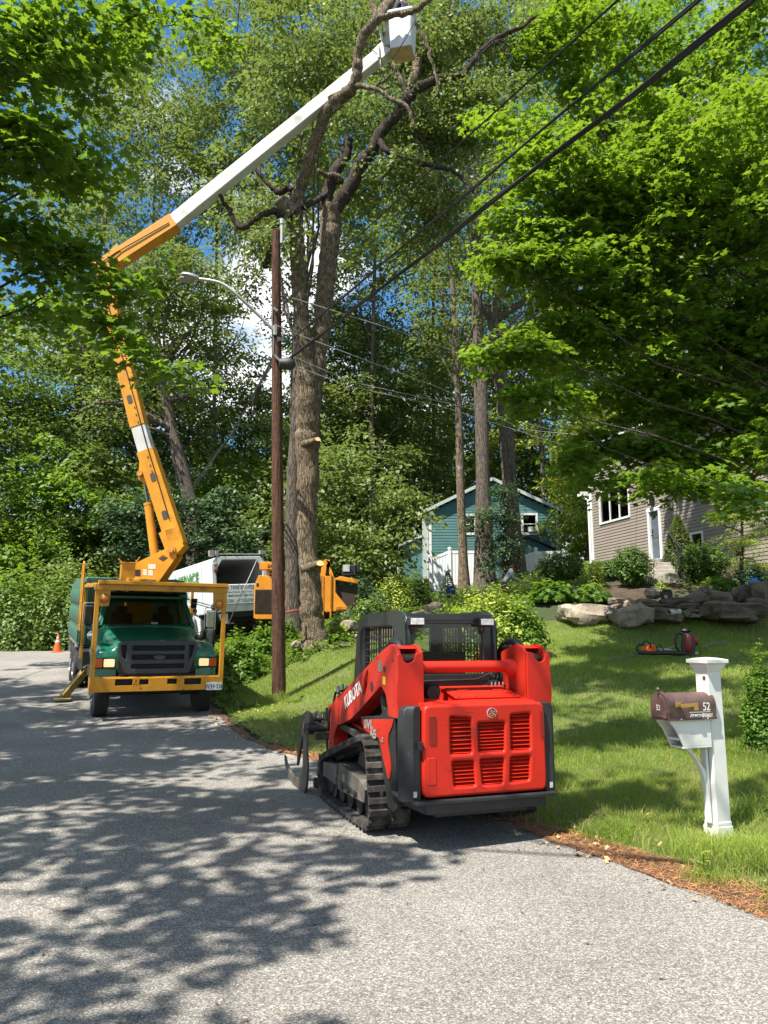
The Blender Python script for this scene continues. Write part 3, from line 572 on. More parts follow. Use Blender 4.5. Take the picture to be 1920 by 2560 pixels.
# lift arms
AP = [(-.44,1.565),(-.36,1.625),(-.27,1.64),(.016,1.557),(1.239,1.10),(1.40,1.06),(1.56,.97),(1.60,.86),(1.60,.72),(1.64,.62),(1.633,.50),(1.44,.50),(1.46,.66),(1.34,.79),(1.18,.82),(.85,.90),(.60,1.00),(.25,1.15),(-.02,1.27),(-.14,1.21),(-.20,1.10),(-.20,1.02),(-.45,1.02),(-.45,1.05),(-.43,1.2)]
for s_ in (-1, 1):
    mb = MB(); mb.prism(rpoly(AP, .035), s_*.70, s_*.735, 'x'); arm = mb.build('lift_arm', redd if s_ < 0 else red, sk, bevel=.004)
    mb = MB(); mb.prism(rpoly([(y, z) for y, z in AP[3:19]], .03), s_*.57, s_*.70, 'x'); mb.prism([(-.36,1.60),(-.27,1.625),(.016,1.545),(-.02,1.50),(-.30,1.58)], s_*.53, s_*.70, 'x'); mb.build('arm_box', red, arm, bevel=.003)
    mb = MB(); mb.prism(rpoly(AP[:4]+AP[18:], .03), s_*.50, s_*.53, 'x'); mb.build('inner_plate', redd, arm, bevel=.003)
    # rear facing plate of the upright, with the notch at its top
    up = [(.505,1.0),(.73,1.0),(.75,1.18),(.752,1.30),(.74,1.40),(.745,1.555),(.705,1.555),(.685,1.49),(.64,1.475),(.59,1.50),(.575,1.56),(.51,1.57),(.505,1.40)]
    mb = MB(); mb.plate(rpoly([(s_*a, b) for a, b in up][::s_], .015), [], .022, XZ(-.445), .003); mb.build('upright_plate', red, arm)
    mb = MB(); mb.cyl((s_*.535,-.35,1.50),(s_*.70,-.35,1.50),.055,16); mb.build('pivot_pin', mat('greasy_steel', (.05,.025,.02,1), .35, metal=.5, var=.4, vscale=20), arm, smooth=True)
    mb = MB(); mb.tube([(s_*.60,.28,1.45),(s_*.60,.16,1.60),(s_*.60,.02,1.66),(s_*.60,-.12,1.645),(s_*.61,-.22,1.58),(s_*.61,-.26,1.47)], .038, 10); mb.tube([(s_*.54,.22,1.44),(s_*.54,.08,1.60),(s_*.55,-.10,1.61),(s_*.56,-.2,1.48)], .024, 8); mb.build('hose', hose, arm, smooth=True)
    mb = MB(); mb.cyl((s_*.60,-.30,1.08),(s_*.60,.10,1.12),.045,14); mb.cyl((s_*.63,.10,1.0),(s_*.63,.22,1.22),.040,12); mb.cyl((s_*.57,.16,.95),(s_*.57,.26,1.20),.020,8); mb.build('lift_cylinder', dksteel, arm, smooth=True)
    for y, z, r_ in ((-.12,1.42,.030),(.22,1.25,.045)):
        mb = MB(); mb.cyl((s_*.735,y,z),(s_*.738,y,z),r_,16); mb.build('arm_opening', mat('hole_dark', (.03,.008,.006,1), .8), arm)
    if s_ < 0:
        mb = MB(); d = Vector((0,-.925,.355)); mb.text('KUBOTA', .172, frame((-.7385,1.04,.982), d, (0,.36,.93)), .0012, bold=.004, sx=.82); mb.build('lettering', white, arm)
        mb = MB(); mb.cbox((-.7365,-.005,1.44),(.003,.10,.10)); mb.mi = 1; mb.cbox((-.7368,-.11,1.32),(.003,.07,.07)); mb.build('sticker', [mat('label_dark', (.13,.10,.08,1), .6, var=.6, vscale=60), mat('label_yellow', (.6,.38,.02,1), .5)], arm)
        mb = MB(); mb.tube([(-.745,.34,1.40),(-.76,.36,1.32),(-.745,.42,1.20),(-.74,.46,1.18),(-.74,.40,1.27)],[.012,.016,.018,.012,.006],8); mb.build('lifting_hook', redd, arm, smooth=True)
        mb = MB(); mb.prism(rpoly([(1.25,1.04),(1.40,1.03),(1.50,.93),(1.46,.80),(1.36,.74),(1.28,.82)],.04), -.742, -.735, 'x'); mb.cyl((-.75,1.585,.95),(-.70,1.585,.95),.035,14); mb.build('elbow_plate', redd, arm, bevel=.003)
mb = MB(); mb.cyl((-.51,-.22,1.435),(.51,-.22,1.435),.052,24); mb.loft([[(.40,-.22+.05*math.cos(a),1.435+.05*math.sin(a)) for a in np.linspace(0,6.283,13)[:-1]],[(.51,-.20+.09*math.cos(a),1.41+.10*math.sin(a)) for a in np.linspace(0,6.283,13)[:-1]]]); mb.build('cross_tube', red, sk, smooth=True)
# cab
cabo = MB(); side = rpoly([(.05,1.02),(.05,1.80),(.13,1.915),(.30,1.935),(1.25,1.925),(1.40,1.87),(1.46,1.72),(1.56,1.20),(1.58,.78),(.05,.78)], .06, 4)
whole = rpoly([(.34,1.20),(.33,1.74),(.40,1.80),(1.28,1.80),(1.36,1.74),(1.38,1.25),(1.30,1.12),(.42,1.12)], .04, 3)
for s_ in (-1, 1): cabo.plate(side, [whole], .05, YZ(s_*.45-.025), .02, 3)
cabo.box(-.43,.43,.14,1.36,1.885,1.925); cabo.cbox((0,.09,1.885),(.86,.09,.055)); cabo.cbox((0,1.42,1.85),(.86,.05,.09)); cabo.box(-.43,.43,.1,1.5,.78,.84)
wr = rpoly([(-.375,1.36),(-.375,1.72),(-.33,1.80),(-.28,1.825),(.25,1.825),(.315,1.76),(.33,1.70),(.33,1.36)], .035, 4); wr2 = rpoly([(-.43,1.05),(-.43,1.90),(.43,1.90),(.43,1.05)], .02)
cabo.plate(wr2, [wr[::-1]], .04, XZ(.09), .008)
cab_ = cabo.build('cab', cabm, sk, bevel=.004, smooth=True, angle=50)
mb = MB(); mb.box(-.38,.34,.065,.069,1.35,1.83); mb.build('rear_window', cglass, cab_)
mb = MB()
for s_ in (-1, 1):
    for i in range(1, 15): mb.box(s_*.45-.006, s_*.45+.006, .33+i*.0715, .340+i*.0715, 1.12, 1.80)
    for i in range(0, 9): mb.box(s_*.45-.005, s_*.45+.005, .33, 1.39, 1.17+i*.0665, 1.181+i*.0665)
    mb.box(s_*.45-.012, s_*.45+.012, .80, .825, 1.12, 1.80); mb.box(s_*.45-.008, s_*.45+.008, 1.24, 1.38, 1.12, 1.80)
mb.build('side_lattice', blk, cab_)
mb = MB(); mb.box(-.44,.44,1.35,1.37,.82,1.14); mb.box(-.44,-.36,1.36,1.42,1.1,1.88); mb.box(.36,.44,1.36,1.42,1.1,1.88); mb.box(.02,.10,1.36,1.40,.9,1.86); mb.build('front_frame', blk, cab_)
mb = MB(); mb.loft([[(x*.26+.05,y,z) for x, y in ((-1,.42-t),(1,.42-t),(.9,.50-t),(-.9,.50-t))] for z, t in ((.95,-.1),(1.1,0),(1.45,.04),(1.56,.06))]); mb.box(-.2,.3,.45,.95,.9,1.02); mb.box(-.38,-.28,.45,.95,.95,1.18); mb.build('seat', mat('seat_vinyl', (.02,.02,.021,1), .6), cab_, bevel=.02)
for s_, x0 in ((-1,-.455),(1,.265)):
    mb = MB(); mb.cbox((x0+.075,.01,1.843),(.155,.085,.082)); wl = mb.build('work_light', blk, cab_, bevel=.01)
    mb = MB(); mb.cbox((x0+.075,-.036,1.843),(.132,.008,.058)); mb.build('lens', mat('lamp_lens', (.62,.62,.60,1), .25, var=.3, vscale=30, coat=.5), wl, bevel=.003)
    mb = MB(); mb.cyl((x0+.06,.0,1.80),(x0+.06,.03,1.74),.006,6); mb.cbox((x0+.06,.03,1.745),(.03,.01,.03)); mb.build('bracket', dksteel, wl)
mb = MB(); mb.box(-.44,.44,-.03,.06,1.235,1.30); mb.box(-.43,.43,.0,.07,1.30,1.36); mb.tube([(-.42,-.035,1.30),(.20,-.035,1.31),(.30,-.035,1.34),(.36,-.02,1.36)], .010, 6); mb.build('sill_frame', blk, sk, bevel=.005)
mb = MB(); rr_ = np.random.RandomState(3)
for i in range(7):
    x = .34+.035*i; mb.tube([(x,.02,1.24),(x+.02*rr_.randn(),-.02,1.33+.02*rr_.randn()),(x+.05,.06,1.38),(x+.10,.20,1.30)], .010, 6)
mb.cbox((.42,-.05,1.245),(.22,.05,.02)); mb.build('hydraulic_hoses', hose, sk, smooth=True)
mb = MB()
for i in range(5): mb.cyl((.36+.04*i,-.05,1.255),(.36+.04*i,-.05,1.285),.012,8)
mb.build('coupling', chrome, sk, smooth=True)
# undercarriage: rubber tracks, frames, rollers
TP = rpoly([(1.50,.0),(.16,.0),(.06,.03),(-.035,.14),(.10,.70),(.16,.79),(.26,.83),(.40,.80),(1.52,.50),(1.70,.42),(1.76,.24),(1.68,.06)], .10, 4)
def track_path(n):
    P = [Vector((0, a, b)) for a, b in TP]; P.append(P[0]); d = [0]
    for i in range(len(P)-1): d.append(d[-1]+(P[i+1]-P[i]).length)
    o = []
    for k in range(n):
        t = d[-1]*k/n; i = max(j for j in range(len(d)-1) if d[j] <= t); f = (t-d[i])/(d[i+1]-d[i]+1e-9); p = P[i].lerp(P[i+1], f); tt = (P[i+1]-P[i]).normalized(); o.append((p, tt, Vector((0, -tt.z, tt.y))))
    return o
for s_ in (-1, 1):
    pp = track_path(120); x0, x1 = (-.835,-.45) if s_ < 0 else (.45,.835); secs = []
    # the path runs counter-clockwise seen from the left; find the inward normal by the centre
    cen = Vector((0, .85, .38))
    for p, t, nrm in pp:
        inn = nrm if nrm.dot(cen-p) > 0 else -nrm; a = p + inn*.022; b_ = p + inn*.06
        secs.append([(x0,a.y,a.z),(x1,a.y,a.z),(x1-.01,b_.y,b_.z),(x0+.01,b_.y,b_.z)])
    mb = MB(); secs.append(secs[0]); mb.loft(secs, cap=False)
    for p, t, nrm in track_path(44):
        inn = nrm if nrm.dot(cen-p) > 0 else -nrm
        for a, b_ in ((x0,x0+.17),(x0+.21,x1)):
            q = [p+inn*.026-t*.032, p+inn*.026+t*.032, p+inn*.0+t*.022, p+inn*.0-t*.022]; mb.loft([[(a,v.y,v.z) for v in q],[(b_,v.y,v.z) for v in q]])
    for p, t, nrm in track_path(88):
        inn = nrm if nrm.dot(cen-p) > 0 else -nrm; xm = (x0+x1)/2; q = [p+inn*.055-t*.012, p+inn*.055+t*.012, p+inn*.10+t*.006, p+inn*.10-t*.006]
        for xx in (xm-.06, xm+.04): mb.loft([[(xx,v.y,v.z) for v in q],[(xx+.02,v.y,v.z) for v in q]])
    trk = mb.build('track', rub, sk)
    xo = s_*.80; xi = s_*.50
    mb = MB(); mb.prism([(.25,.22),(.22,.34),(.34,.40),(1.02,.46),(1.10,.44),(1.12,.28),(1.05,.20)], s_*.55, s_*.80, 'x'); mb.prism([(1.05,.44),(1.10,.24),(1.55,.26),(1.55,.40)], s_*.56, s_*.82, 'x'); mb.prism([(.3,.38),(1.0,.44),(.9,.60),(.5,.60)], s_*.42, s_*.62, 'x'); uf = mb.build('track_frame', mat('frame_grey', (.075,.068,.058,1), .7, var=.25, dirt=(.16,.13,.10,1), dscale=4, dlo=.5, dhi=.65), sk, bevel=.006)
    mb = MB(); mb.prism([(.44,.24),(.44,.28),(.96,.30),(.96,.26)], s_*.80, s_*.806, 'x'); 
    for y in (.5,.7,.9): mb.cyl((s_*.80,y,.25),(s_*.815,y,.25),.022,10)
    mb.mi = 1; mb.cbox((s_*.803,.86,.34),(.004,.07,.07)); mb.build('frame_detail', [dksteel, mat('label_faded', (.22,.22,.12,1), .7)], uf)
    for y in (.28,.56,.84,1.12,1.38):
        mb = MB(); mb.M = Matrix.Translation((s_*.60,y,.155)); mb.lathe([(.03,-.14),(.09,-.14),(.092,-.06),(.06,-.05),(.06,.05),(.092,.06),(.09,.14),(.03,.145)], n=20, axis='x'); mb.build('roller', dksteel, sk, smooth=True)
    mb = MB(); mb.M = Matrix.Translation((s_*.62,1.52,.26)); mb.lathe([(.03,-.13),(.175,-.13),(.18,-.05),(.15,-.04),(.15,.04),(.18,.05),(.175,.13),(.12,.13),(.10,.11),(.03,.12)], n=28, axis='x'); mb.build('idler', dksteel, sk, smooth=True)
    mb = MB()
    P = []; 
    for i in range(32):
        a = 2*math.pi*i/32; r_ = .205 if i % 4 in (0, 1) else .175; P.append((.27+r_*math.cos(a), .56+r_*math.sin(a)))
    mb.prism(P, s_*.60, s_*.66, 'x'); mb.M = Matrix.Translation((s_*.66,.27,.56)); mb.lathe([(.13,-.06),(.13,.03),(.06,.08),(.01,.08)], n=20, axis='x'); mb.build('sprocket', dksteel, sk, smooth=True, angle=40)
# front coupler and grapple
mb = MB(); mb.box(-.62,.62,1.62,1.70,.16,.72); mb.box(-.70,-.56,1.56,1.75,.46,.62); mb.box(.56,.70,1.56,1.75,.46,.62); mb.beam((-.66,.35,.72),(-.66,1.45,.80),.08,.07); mb.build('coupler_plate', dksteel, sk, bevel=.01)
mb = MB(); mb.beam((-.58,.55,.74),(-.58,1.40,.82),.09,.09); mb.build('lower_link', redd, sk, bevel=.006)
gr = MB(); gr.cyl((-.93,1.92,.70),(.90,1.92,.70),.062,20); gr.box(-.86,.86,1.72,1.80,.10,.20); gr.box(-.86,.86,1.72,1.79,.60,.68); gr.box(-.5,-.42,1.72,1.80,.1,.7); gr.box(.42,.5,1.72,1.80,.1,.7)
grp = gr.build('grapple', dksteel, sk, bevel=.006)
for x in (-.93,-.50,-.06,.38,.80):
    mb = MB(); mb.prism(rpoly([(1.86,.76),(1.96,.78),(1.985,.66),(2.00,.34),(2.03,.20),(2.20,.14),(2.48,.115),(2.80,.20),(2.93,.30),(2.86,.16),(2.66,.07),(2.30,.0),(1.95,.0),(1.84,.10),(1.80,.30),(1.86,.50)],.03), x, x+.028, 'x'); mb.build('lower_tine', steel, grp, bevel=.004)
for x in (-.86,-.14,.56):
    mb = MB(); mb.prism(rpoly([(1.88,.76),(1.96,.86),(2.14,.88),(2.32,.82),(2.46,.64),(2.54,.38),(2.56,.20),(2.47,.34),(2.34,.54),(2.20,.66),(2.05,.70)],.03), x, x+.03, 'x'); mb.prism(rpoly([(1.88,.76),(2.14,.88),(2.30,.80),(2.1,.72)],.02), x+.12, x+.15, 'x'); mb.cyl((x,1.95,.80),(x+.15,1.95,.80),.02,10); mb.build('clamp_tine', dksteel, grp, bevel=.004)
mb = MB()
for i in range(6): mb.cyl((-.86+.05*i,1.95,.77),(-.86+.05*i,2.0,.83+.02*(i%2)),.014,8)
mb.cbox((-.60,1.80,.86),(.22,.16,.14)); mb.cyl((-.5,1.75,.80),(-.3,1.95,.85),.03,12); mb.build('grapple_valve', hose, grp, bevel=.005)
mb = MB()
for i, dx in enumerate((0,.03,.06)): mb.tube([(-.62+dx,1.70,.70),(-.66+dx,1.78,.90),(-.64+dx,1.72,1.10-.05*i),(-.58+dx,1.55,1.14),(-.56,1.45,1.0)], .014, 7)
mb.tube([(-.70,1.72,.30),(-.70,1.84,.55),(-.68,1.80,.85),(-.62,1.65,1.02)], .013, 7); mb.tube([(-.64,1.80,.25),(-.62,1.86,.5),(-.62,1.70,.62)], .013, 7); mb.build('front_hose', hose, grp, smooth=True)
mb = MB()
for i in range(4): mb.cyl((-.64+.05*i,1.60,1.10+.02*(i%2)),(-.62+.05*i,1.70,1.16+.02*(i%2)),.020,10)
mb.build('quick_coupler', mat('steel_bright', (.35,.34,.32,1), .3, metal=.9), grp, smooth=True)
# ------------------------------------------------------------------ bucket truck
ylw = mat('truck_yellow', (.56,.245,.012,1), .42, spec=.45, coat=.1, var=.14, vscale=3, dirt=(.20,.10,.03,1), dscale=3.5, dlo=.58, dhi=.74)
grn = mat('truck_green', (.006,.15,.085,1), .28, spec=.5, coat=.6, var=.10, vscale=2)
grnb = mat('box_green', (.045,.13,.085,1), .42, spec=.45, coat=.1, var=.2, vscale=2, dirt=(.02,.06,.05,1), dscale=2, dlo=.5, dhi=.7)
plas = mat('grille_plastic', (.035,.043,.05,1), .45, var=.1)
dark = mat('chassis_black', (.010,.010,.011,1), .7)
tyre = mat('tyre_rubber', (.018,.018,.019,1), .8, var=.2, bump=.3, bscale=80)
alu = mat('aluminium', (.62,.62,.62,1), .32, metal=.9, var=.15)
wht = mat('boom_white', (.50,.51,.50,1), .5, var=.10, dirt=(.33,.32,.29,1), dscale=3, dlo=.48, dhi=.72)
amber = mat('amber_lens', (.75,.20,.01,1), .2, coat=.6); lampm = mat('lit_headlight', (.55,.48,.36,1), .2, emit=(1.0,.66,.30,1), estr=.42, var=.2, vscale=60)
platem = mat('plate_white', (.62,.62,.64,1), .5)
tk = empty('bucket_truck', (-4.26, 14.91, .20), R(25), .06); tag(tk, 'green bucket truck with yellow front guard and raised yellow and white boom', 'bucket truck')
XZf = lambda y: Matrix(((1,0,0,0),(0,0,-1,y),(0,1,0,0),(0,0,0,1)))
# bumper with its four openings
hs_ = [rpoly([(a,c),(b,c),(b,d),(a,d)], .012, 2) for a, b, c, d in ((-.80,-.49,.665,.785),(-.37,-.20,.675,.775),(.14,.32,.675,.775),(.46,.78,.66,.775))]
mb = MB(); mb.plate([(-1.245,.555),(1.205,.555),(1.205,.805),(-1.245,.805)], [h[::-1] for h in hs_], .02, XZf(.02), .003); mb.box(-1.245,1.205,.02,.26,.795,.805); mb.box(-1.245,1.205,.02,.20,.555,.565); mb.box(-1.245,-1.235,.02,.30,.565,.795); mb.box(1.195,1.205,.02,.30,.565,.795)
bump = mb.build('bumper', ylw, tk)
mb = MB(); mb.box(-1.2,1.15,.08,.10,.58,.78); mb.build('bumper_backing', dark, bump)
mb = MB(); rr_ = np.random.RandomState(9)
for i in range(14):
    x = -.47+.16*rr_.rand() if i < 8 else rr_.uniform(-1.2,1.1); z = .60+.17*rr_.rand() if i < 8 else .565; r_ = .006+.016*rr_.rand(); P = [(x+r_*(.6+.7*rr_.rand())*math.cos(a), z+r_*(.5+.5*rr_.rand())*math.sin(a)*(.7 if i >= 8 else 1)) for a in np.linspace(0,6.28,8)[:-1]]; mb.plate(P, [], .001, XZf(-.0012))
mb.build('rust_chip', mat('rust', (.10,.035,.015,1), .9), bump)
mb = MB(); mb.plate(rrect(.88,1.185,.545,.695,.01), [], .004, XZf(-.006), .001); pl = mb.build('license_plate', platem, bump)
mb = MB(); mb.text('W39·536', .115, XZf(-.0115) @ Matrix.Translation((1.033,.575,0)), .0006, 'CENTER', .001, .80); mb.build('plate_number', mat('plate_navy', (.03,.03,.09,1), .6), pl)
mb = MB(); mb.box(.90,1.165,-.008,-.006,.672,.688); mb.build('plate_heading', mat('plate_heading_ink', (.20,.19,.22,1), .6, var=.6, vscale=120), pl)
# guard frame over the cab
mb = MB()
mb.box(-1.245,-1.165,.0,.07,.805,2.42); mb.box(1.125,1.205,.0,.07,.805,2.42); mb.box(-1.26,1.215,-.01,.07,2.42,2.53); mb.box(-1.19,1.20,-.06,3.2,2.53,2.56); mb.box(-1.2,1.21,-.065,.10,2.535,2.60)
mb.prism([(-1.165,2.42),(-.98,2.42),(-.98,2.25),(-1.0,2.12),(-1.165,2.12)], .01,.06,'y'); mb.prism([(1.125,2.42),(.94,2.42),(.95,2.22),(.99,2.10),(1.125,2.10)], .01,.06,'y')
mb.beam((-1.2,.04,2.5),(-1.2,3.3,2.5),.06,.06); mb.beam((1.17,.04,2.5),(1.17,3.3,2.5),.06,.06); mb.beam((-1.2,3.3,.9),(-1.2,3.3,2.5),.06,.06); mb.beam((1.17,3.3,.9),(1.17,3.3,2.5),.06,.06)
grd = mb.build('cab_guard', ylw, tk, bevel=.006)
for x, z in ((-1.075,2.27),(1.06,2.20)):
    mb = MB(); mb.M = XZf(.008) @ Matrix.Translation((x,z,0)); mb.lathe([(.088,0),(.088,.012),(.07,.02),(.066,.01)], n=24); ml = mb.build('marker_lamp', mat('lamp_bezel', (.25,.15,.04,1), .4), grd, smooth=True)
    mb = MB(); mb.M = XZf(.0) @ Matrix.Translation((x,z,0)); mb.ball((0,0,.002),(.064,.064,.022),16,8); mb.build('lens', amber, ml, smooth=True)
for x in (-.35,.15,.55):
    mb = MB(); mb.prism([(x,2.53),(x+.28,2.53),(x+.18,2.42),(x+.10,2.42)], .9,.93,'y'); mb.build('guard_gusset', ylw, grd)
# cab and hood (lofted sections across the truck)
def sec(y, pts): return [(x, y, z) for x, z in pts]
def hoodsec(y, w_, zt, zs, fw, zf, zb):   # half profile mirrored: bottom, fender, shoulder, hood top
    h = [(fw, zb), (fw+.02, (zb+zf)*.5), (fw, zf-.06), (fw-.07, zf), (fw-.18, zf+.02), (w_+.03, zs-.05), (w_-.03, zs+.03), (w_-.16, zt-.03), (w_*.5, zt), (0, zt+.01)]
    return sec(y, h + [(-x, z) for x, z in h[-2::-1]])
mb = MB(); mb.loft([hoodsec(.36,.80,1.38,1.30,1.10,1.20,.98), hoodsec(.46,.82,1.45,1.34,1.15,1.28,.80), hoodsec(.70,.83,1.50,1.40,1.17,1.38,.80), hoodsec(1.05,.84,1.56,1.45,1.18,1.42,1.18), hoodsec(1.45,.86,1.62,1.50,1.17,1.36,1.10), hoodsec(1.70,.88,1.66,1.54,1.12,1.20,.80), hoodsec(1.95,.93,1.70,1.58,1.06,1.20,.80)])
hd = mb.build('hood', grn, tk, smooth=True, angle=55)
sm = hd.modifiers.new('soft', 'SUBSURF'); sm.levels = 1; sm.render_levels = 2
for s_ in (-1, 1):
    mb = MB(); mb.prism([(.42,.76),(.44,1.0),(.60,1.02),(.72,.92),(.78,.70),(.5,.68)], s_*.74, s_*1.15, 'x'); mb.build('fender_lower', grn, tk, bevel=.02)
    x0 = -.985 if s_ < 0 else .80; mb = MB(); mb.box(x0-.02,x0+.22,.385,.44,.955,1.145) ; mb.box(min(s_*1.155,s_*.99),max(s_*1.155,s_*.99),.39,.46,.945,1.14); hh_ = mb.build('headlight_housing', dark, tk, bevel=.008)
    mb = MB(); mb.plate(rrect(x0,x0+.195,.975,1.12,.02), [], .012, XZf(.388), .004); mb.build('headlight', lampm, hh_)
    mb = MB(); mb.plate(rrect(min(s_*1.145,s_*1.01),max(s_*1.145,s_*1.01),.965,1.125,.012), [], .014, XZf(.392), .004); mb.build('turn_signal', mat('signal_orange', (.55,.10,.012,1), .25, coat=.5), hh_)
# grille
go_ = rpoly([(-.755,1.45),(-.60,1.47),(.60,1.47),(.735,1.45),(.745,1.30),(.60,.84),(-.62,.84),(-.77,1.30)], .04, 3)
gh = [rrect(-.49,.49,z0,z1,.02) for z0, z1 in ((1.285,1.375),(1.115,1.205),(.945,1.03))] + [rpoly([(-.70,1.385),(-.60,1.385),(-.60,1.10),(-.665,1.18)],.02), rpoly([(.58,1.385),(.675,1.385),(.64,1.18),(.58,1.10)],.02)]
mb = MB(); mb.plate(go_, [h[::-1] for h in gh], .08, XZf(.36), .018, 3); gl_ = mb.build('grille', plas, tk, bevel=.002)
mb = MB(); mb.box(-.72,.70,.352,.358,.86,1.44); mb.build('radiator_screen', dark, gl_)
mb = MB()
for z0 in (1.285,1.115,.945):
    for i in range(5): mb.box(-.49,.49,.335,.352,z0+.008+i*.017,z0+.013+i*.017)
mb.build('grille_mesh', mat('mesh_black', (.02,.02,.022,1), .6), gl_)
mb = MB(); mb.M = XZf(.279) @ Matrix.Translation((.02,1.155,0)) @ Matrix.Diagonal((1.0,.42,1,1)); mb.lathe([(.112,0),(.112,.006),(.100,.010),(.098,.006),(.0001,.006)], n=28); mb.build('emblem', mat('emblem_grey', (.05,.055,.065,1), .4), gl_, smooth=True)
mb = MB(); mb.cbox((-.04,.50,1.463),(.17,.10,.003)); mb.mi = 1; mb.cbox((.10,.50,1.463),(.10,.10,.003)); mb.build('hood_sticker', [mat('sticker_dark', (.22,.08,.08,1), .6, var=.7, vscale=70), mat('sticker_pale', (.5,.5,.48,1), .6, var=.4, vscale=80)], tk)
# cab body
def cs(y, wb, wt, zb, zm, zt): h = [(wb-.02,zb),(wb,zb+.1),(wb,zm),(wt,zt-.10),(wt-.10,zt),(0,zt+.03)]; return sec(y, h+[(-x,z) for x,z in h[-2::-1]])
mb = MB(); mb.loft([cs(1.95,1.0,1.0,.75,1.55,1.66), cs(2.0,1.02,.98,.75,1.58,1.72)]); mb.loft([sec(2.52,[(-.84,2.24),(-.76,2.32),(.76,2.32),(.84,2.24)]), sec(2.75,[(-.85,2.25),(-.76,2.36),(.76,2.36),(.85,2.25)]), sec(3.24,[(-.87,2.25),(-.78,2.36),(.78,2.36),(.87,2.25)])])
mb.box(-1.0,1.0,2.0,3.2,.75,1.50); mb.plate([(-1.0,.9),(1.0,.9),(1.0,1.66),(.86,2.26),(-.86,2.26),(-1.0,1.66)], [rrect(-.50,.50,1.68,2.16,.05)[::-1]], .05, XZf(3.24), .004)
for s_ in (-1, 1):
    mb.beam((s_*.955,1.98,1.66),(s_*.81,2.58,2.28),.10,.09); mb.box(min(s_*1.02,s_*.94),max(s_*1.02,s_*.94),2.0,3.2,.8,1.64); mb.beam((s_*.97,3.1,1.6),(s_*.84,3.1,2.28),.08,.14); mb.beam((s_*.97,2.62,1.62),(s_*.97,2.0,1.62),.05,.05)
cb = mb.build('cab', grn, tk, bevel=.02)
mb = MB(); mb.box(-.95,.95,2.03,2.30,1.50,1.66); mb.box(-.98,.98,2.1,3.2,1.50,1.54); mb.tube([(.42+.17*math.cos(a),2.36+.05*math.sin(a),1.78+.17*math.sin(a)) for a in np.linspace(0,6.283,20)],.014,6,False); mb.build('dashboard', mat('cab_dark', (.012,.012,.013,1), .7), cb)
for x in (-.45,.45):
    mb = MB(); mb.box(x-.24,x+.24,2.75,2.92,1.45,1.92); mb.box(x-.12,x+.12,2.78,2.88,1.92,2.08); mb.box(x-.24,x+.24,2.45,2.85,1.40,1.56); mb.build('seat', MATS['cab_dark'], cb, bevel=.04)
mb = MB(); V = [(-.93,1.955,1.70),(.93,1.955,1.70),(.80,2.50,2.25),(-.80,2.50,2.25)]; mb.add(V+[(a,b+.006,c+.004) for a,b,c in V], [(0,1,2,3),(7,6,5,4),(0,4,5,1),(1,5,6,2),(2,6,7,3),(3,7,4,0)]); mb.build('windshield', wglass, cb)
mb = MB(); mb.beam((-.80,1.93,1.72),(-.05,1.96,1.715),.012,.012); mb.beam((.02,1.93,1.715),(.80,1.96,1.72),.012,.012); mb.beam((-.75,1.935,1.71),(-.10,1.90,1.70),.03,.02); mb.build('wiper', dark, cb)
mb = MB(); mb.cbox((.14,1.975,1.735),(.14,.004,.06),Matrix()); mb.build('dash_paper', mat('paper_grey', (.3,.3,.3,1), .6), cb)
mb = MB(); mb.box(-.86,.86,2.42,3.2,2.36,2.40)
for i in range(5): mb.cbox((-.6+.3*i,2.46,2.40),(.09,.10,.05))
mb.build('roof_shade_slab', dark, cb, bevel=.01)  # dark slab stands for the black shadow on the cab roof
mb = MB(); mb.box(-.55,.55,1.1,8.2,.50,.78); mb.box(-.95,.95,.6,1.4,.45,.62); mb.box(-.7,.7,.30,.5,.60,.84); mb.box(-1.05,1.05,2.0,3.3,.55,.78); mb.build('chassis', dark, tk)
mb = MB(); mb.cyl((.55,.9,.40),(.95,.9,.44),.05,10); mb.tube([(.35,.8,.50),(.5,.85,.42),(.62,.8,.46),(.72,.9,.52)],.03,8); mb.cyl((-.9,.95,.45),(.9,.95,.45),.07,12); mb.build('front_axle', dksteel, tk)
# mirrors
for s_, x, z0, z1 in ((-1,-1.20,1.68,2.12),(1,1.285,1.64,2.06)):
    mb = MB(); mb.cbox((x,1.80,(z0+z1)/2),(.17,.07,z1-z0-.04)); mi = mb.build('mirror', chrome if s_ > 0 else dark, tk, bevel=.03, seg=3)
    mb = MB(); mb.plate(rrect(-.065,.065,-(z1-z0)/2+.05,(z1-z0)/2-.05,.02), [], .004, XZf(1.762) @ Matrix.Translation((x,(z0+z1)/2,0))); mb.build('mirror_back_plate', mat('mirror_face', (.42,.42,.40,1), .25, metal=.6), mi) if s_ > 0 else None
    mb = MB(); f_ = rrect(x-.115, x+.115, z0-.03, z1+.03, .04); mb.tube([(a,1.80,b) for a, b in f_+f_[:1]], .010, 6, False); mb.tube([(x,1.8,z1+.03),(s_*.9,2.15,2.20)], .010, 6); mb.tube([(x,1.8,z0-.03),(s_*1.02,2.1,1.52)], .010, 6); mb.tube([(x-.0,1.8,z0+.1),(s_*.95,2.1,1.95)], .008, 6); mb.build('mirror_arm', alu, mi, smooth=True)
mb = MB(); mb.ball((-1.13,1.55,1.50),(.10,.05,.10),16,10); mb.build('round_mirror', chrome, tk, smooth=True)
mb = MB(); mb.prism([(2.3,2.28),(2.42,2.28),(2.46,2.08),(2.38,2.06)], .98,1.10,'x'); mb.beam((.84,2.5,2.28),(1.30,1.9,2.14),.02,.02); mb.build('spot_lamp', dark, tk, bevel=.02)
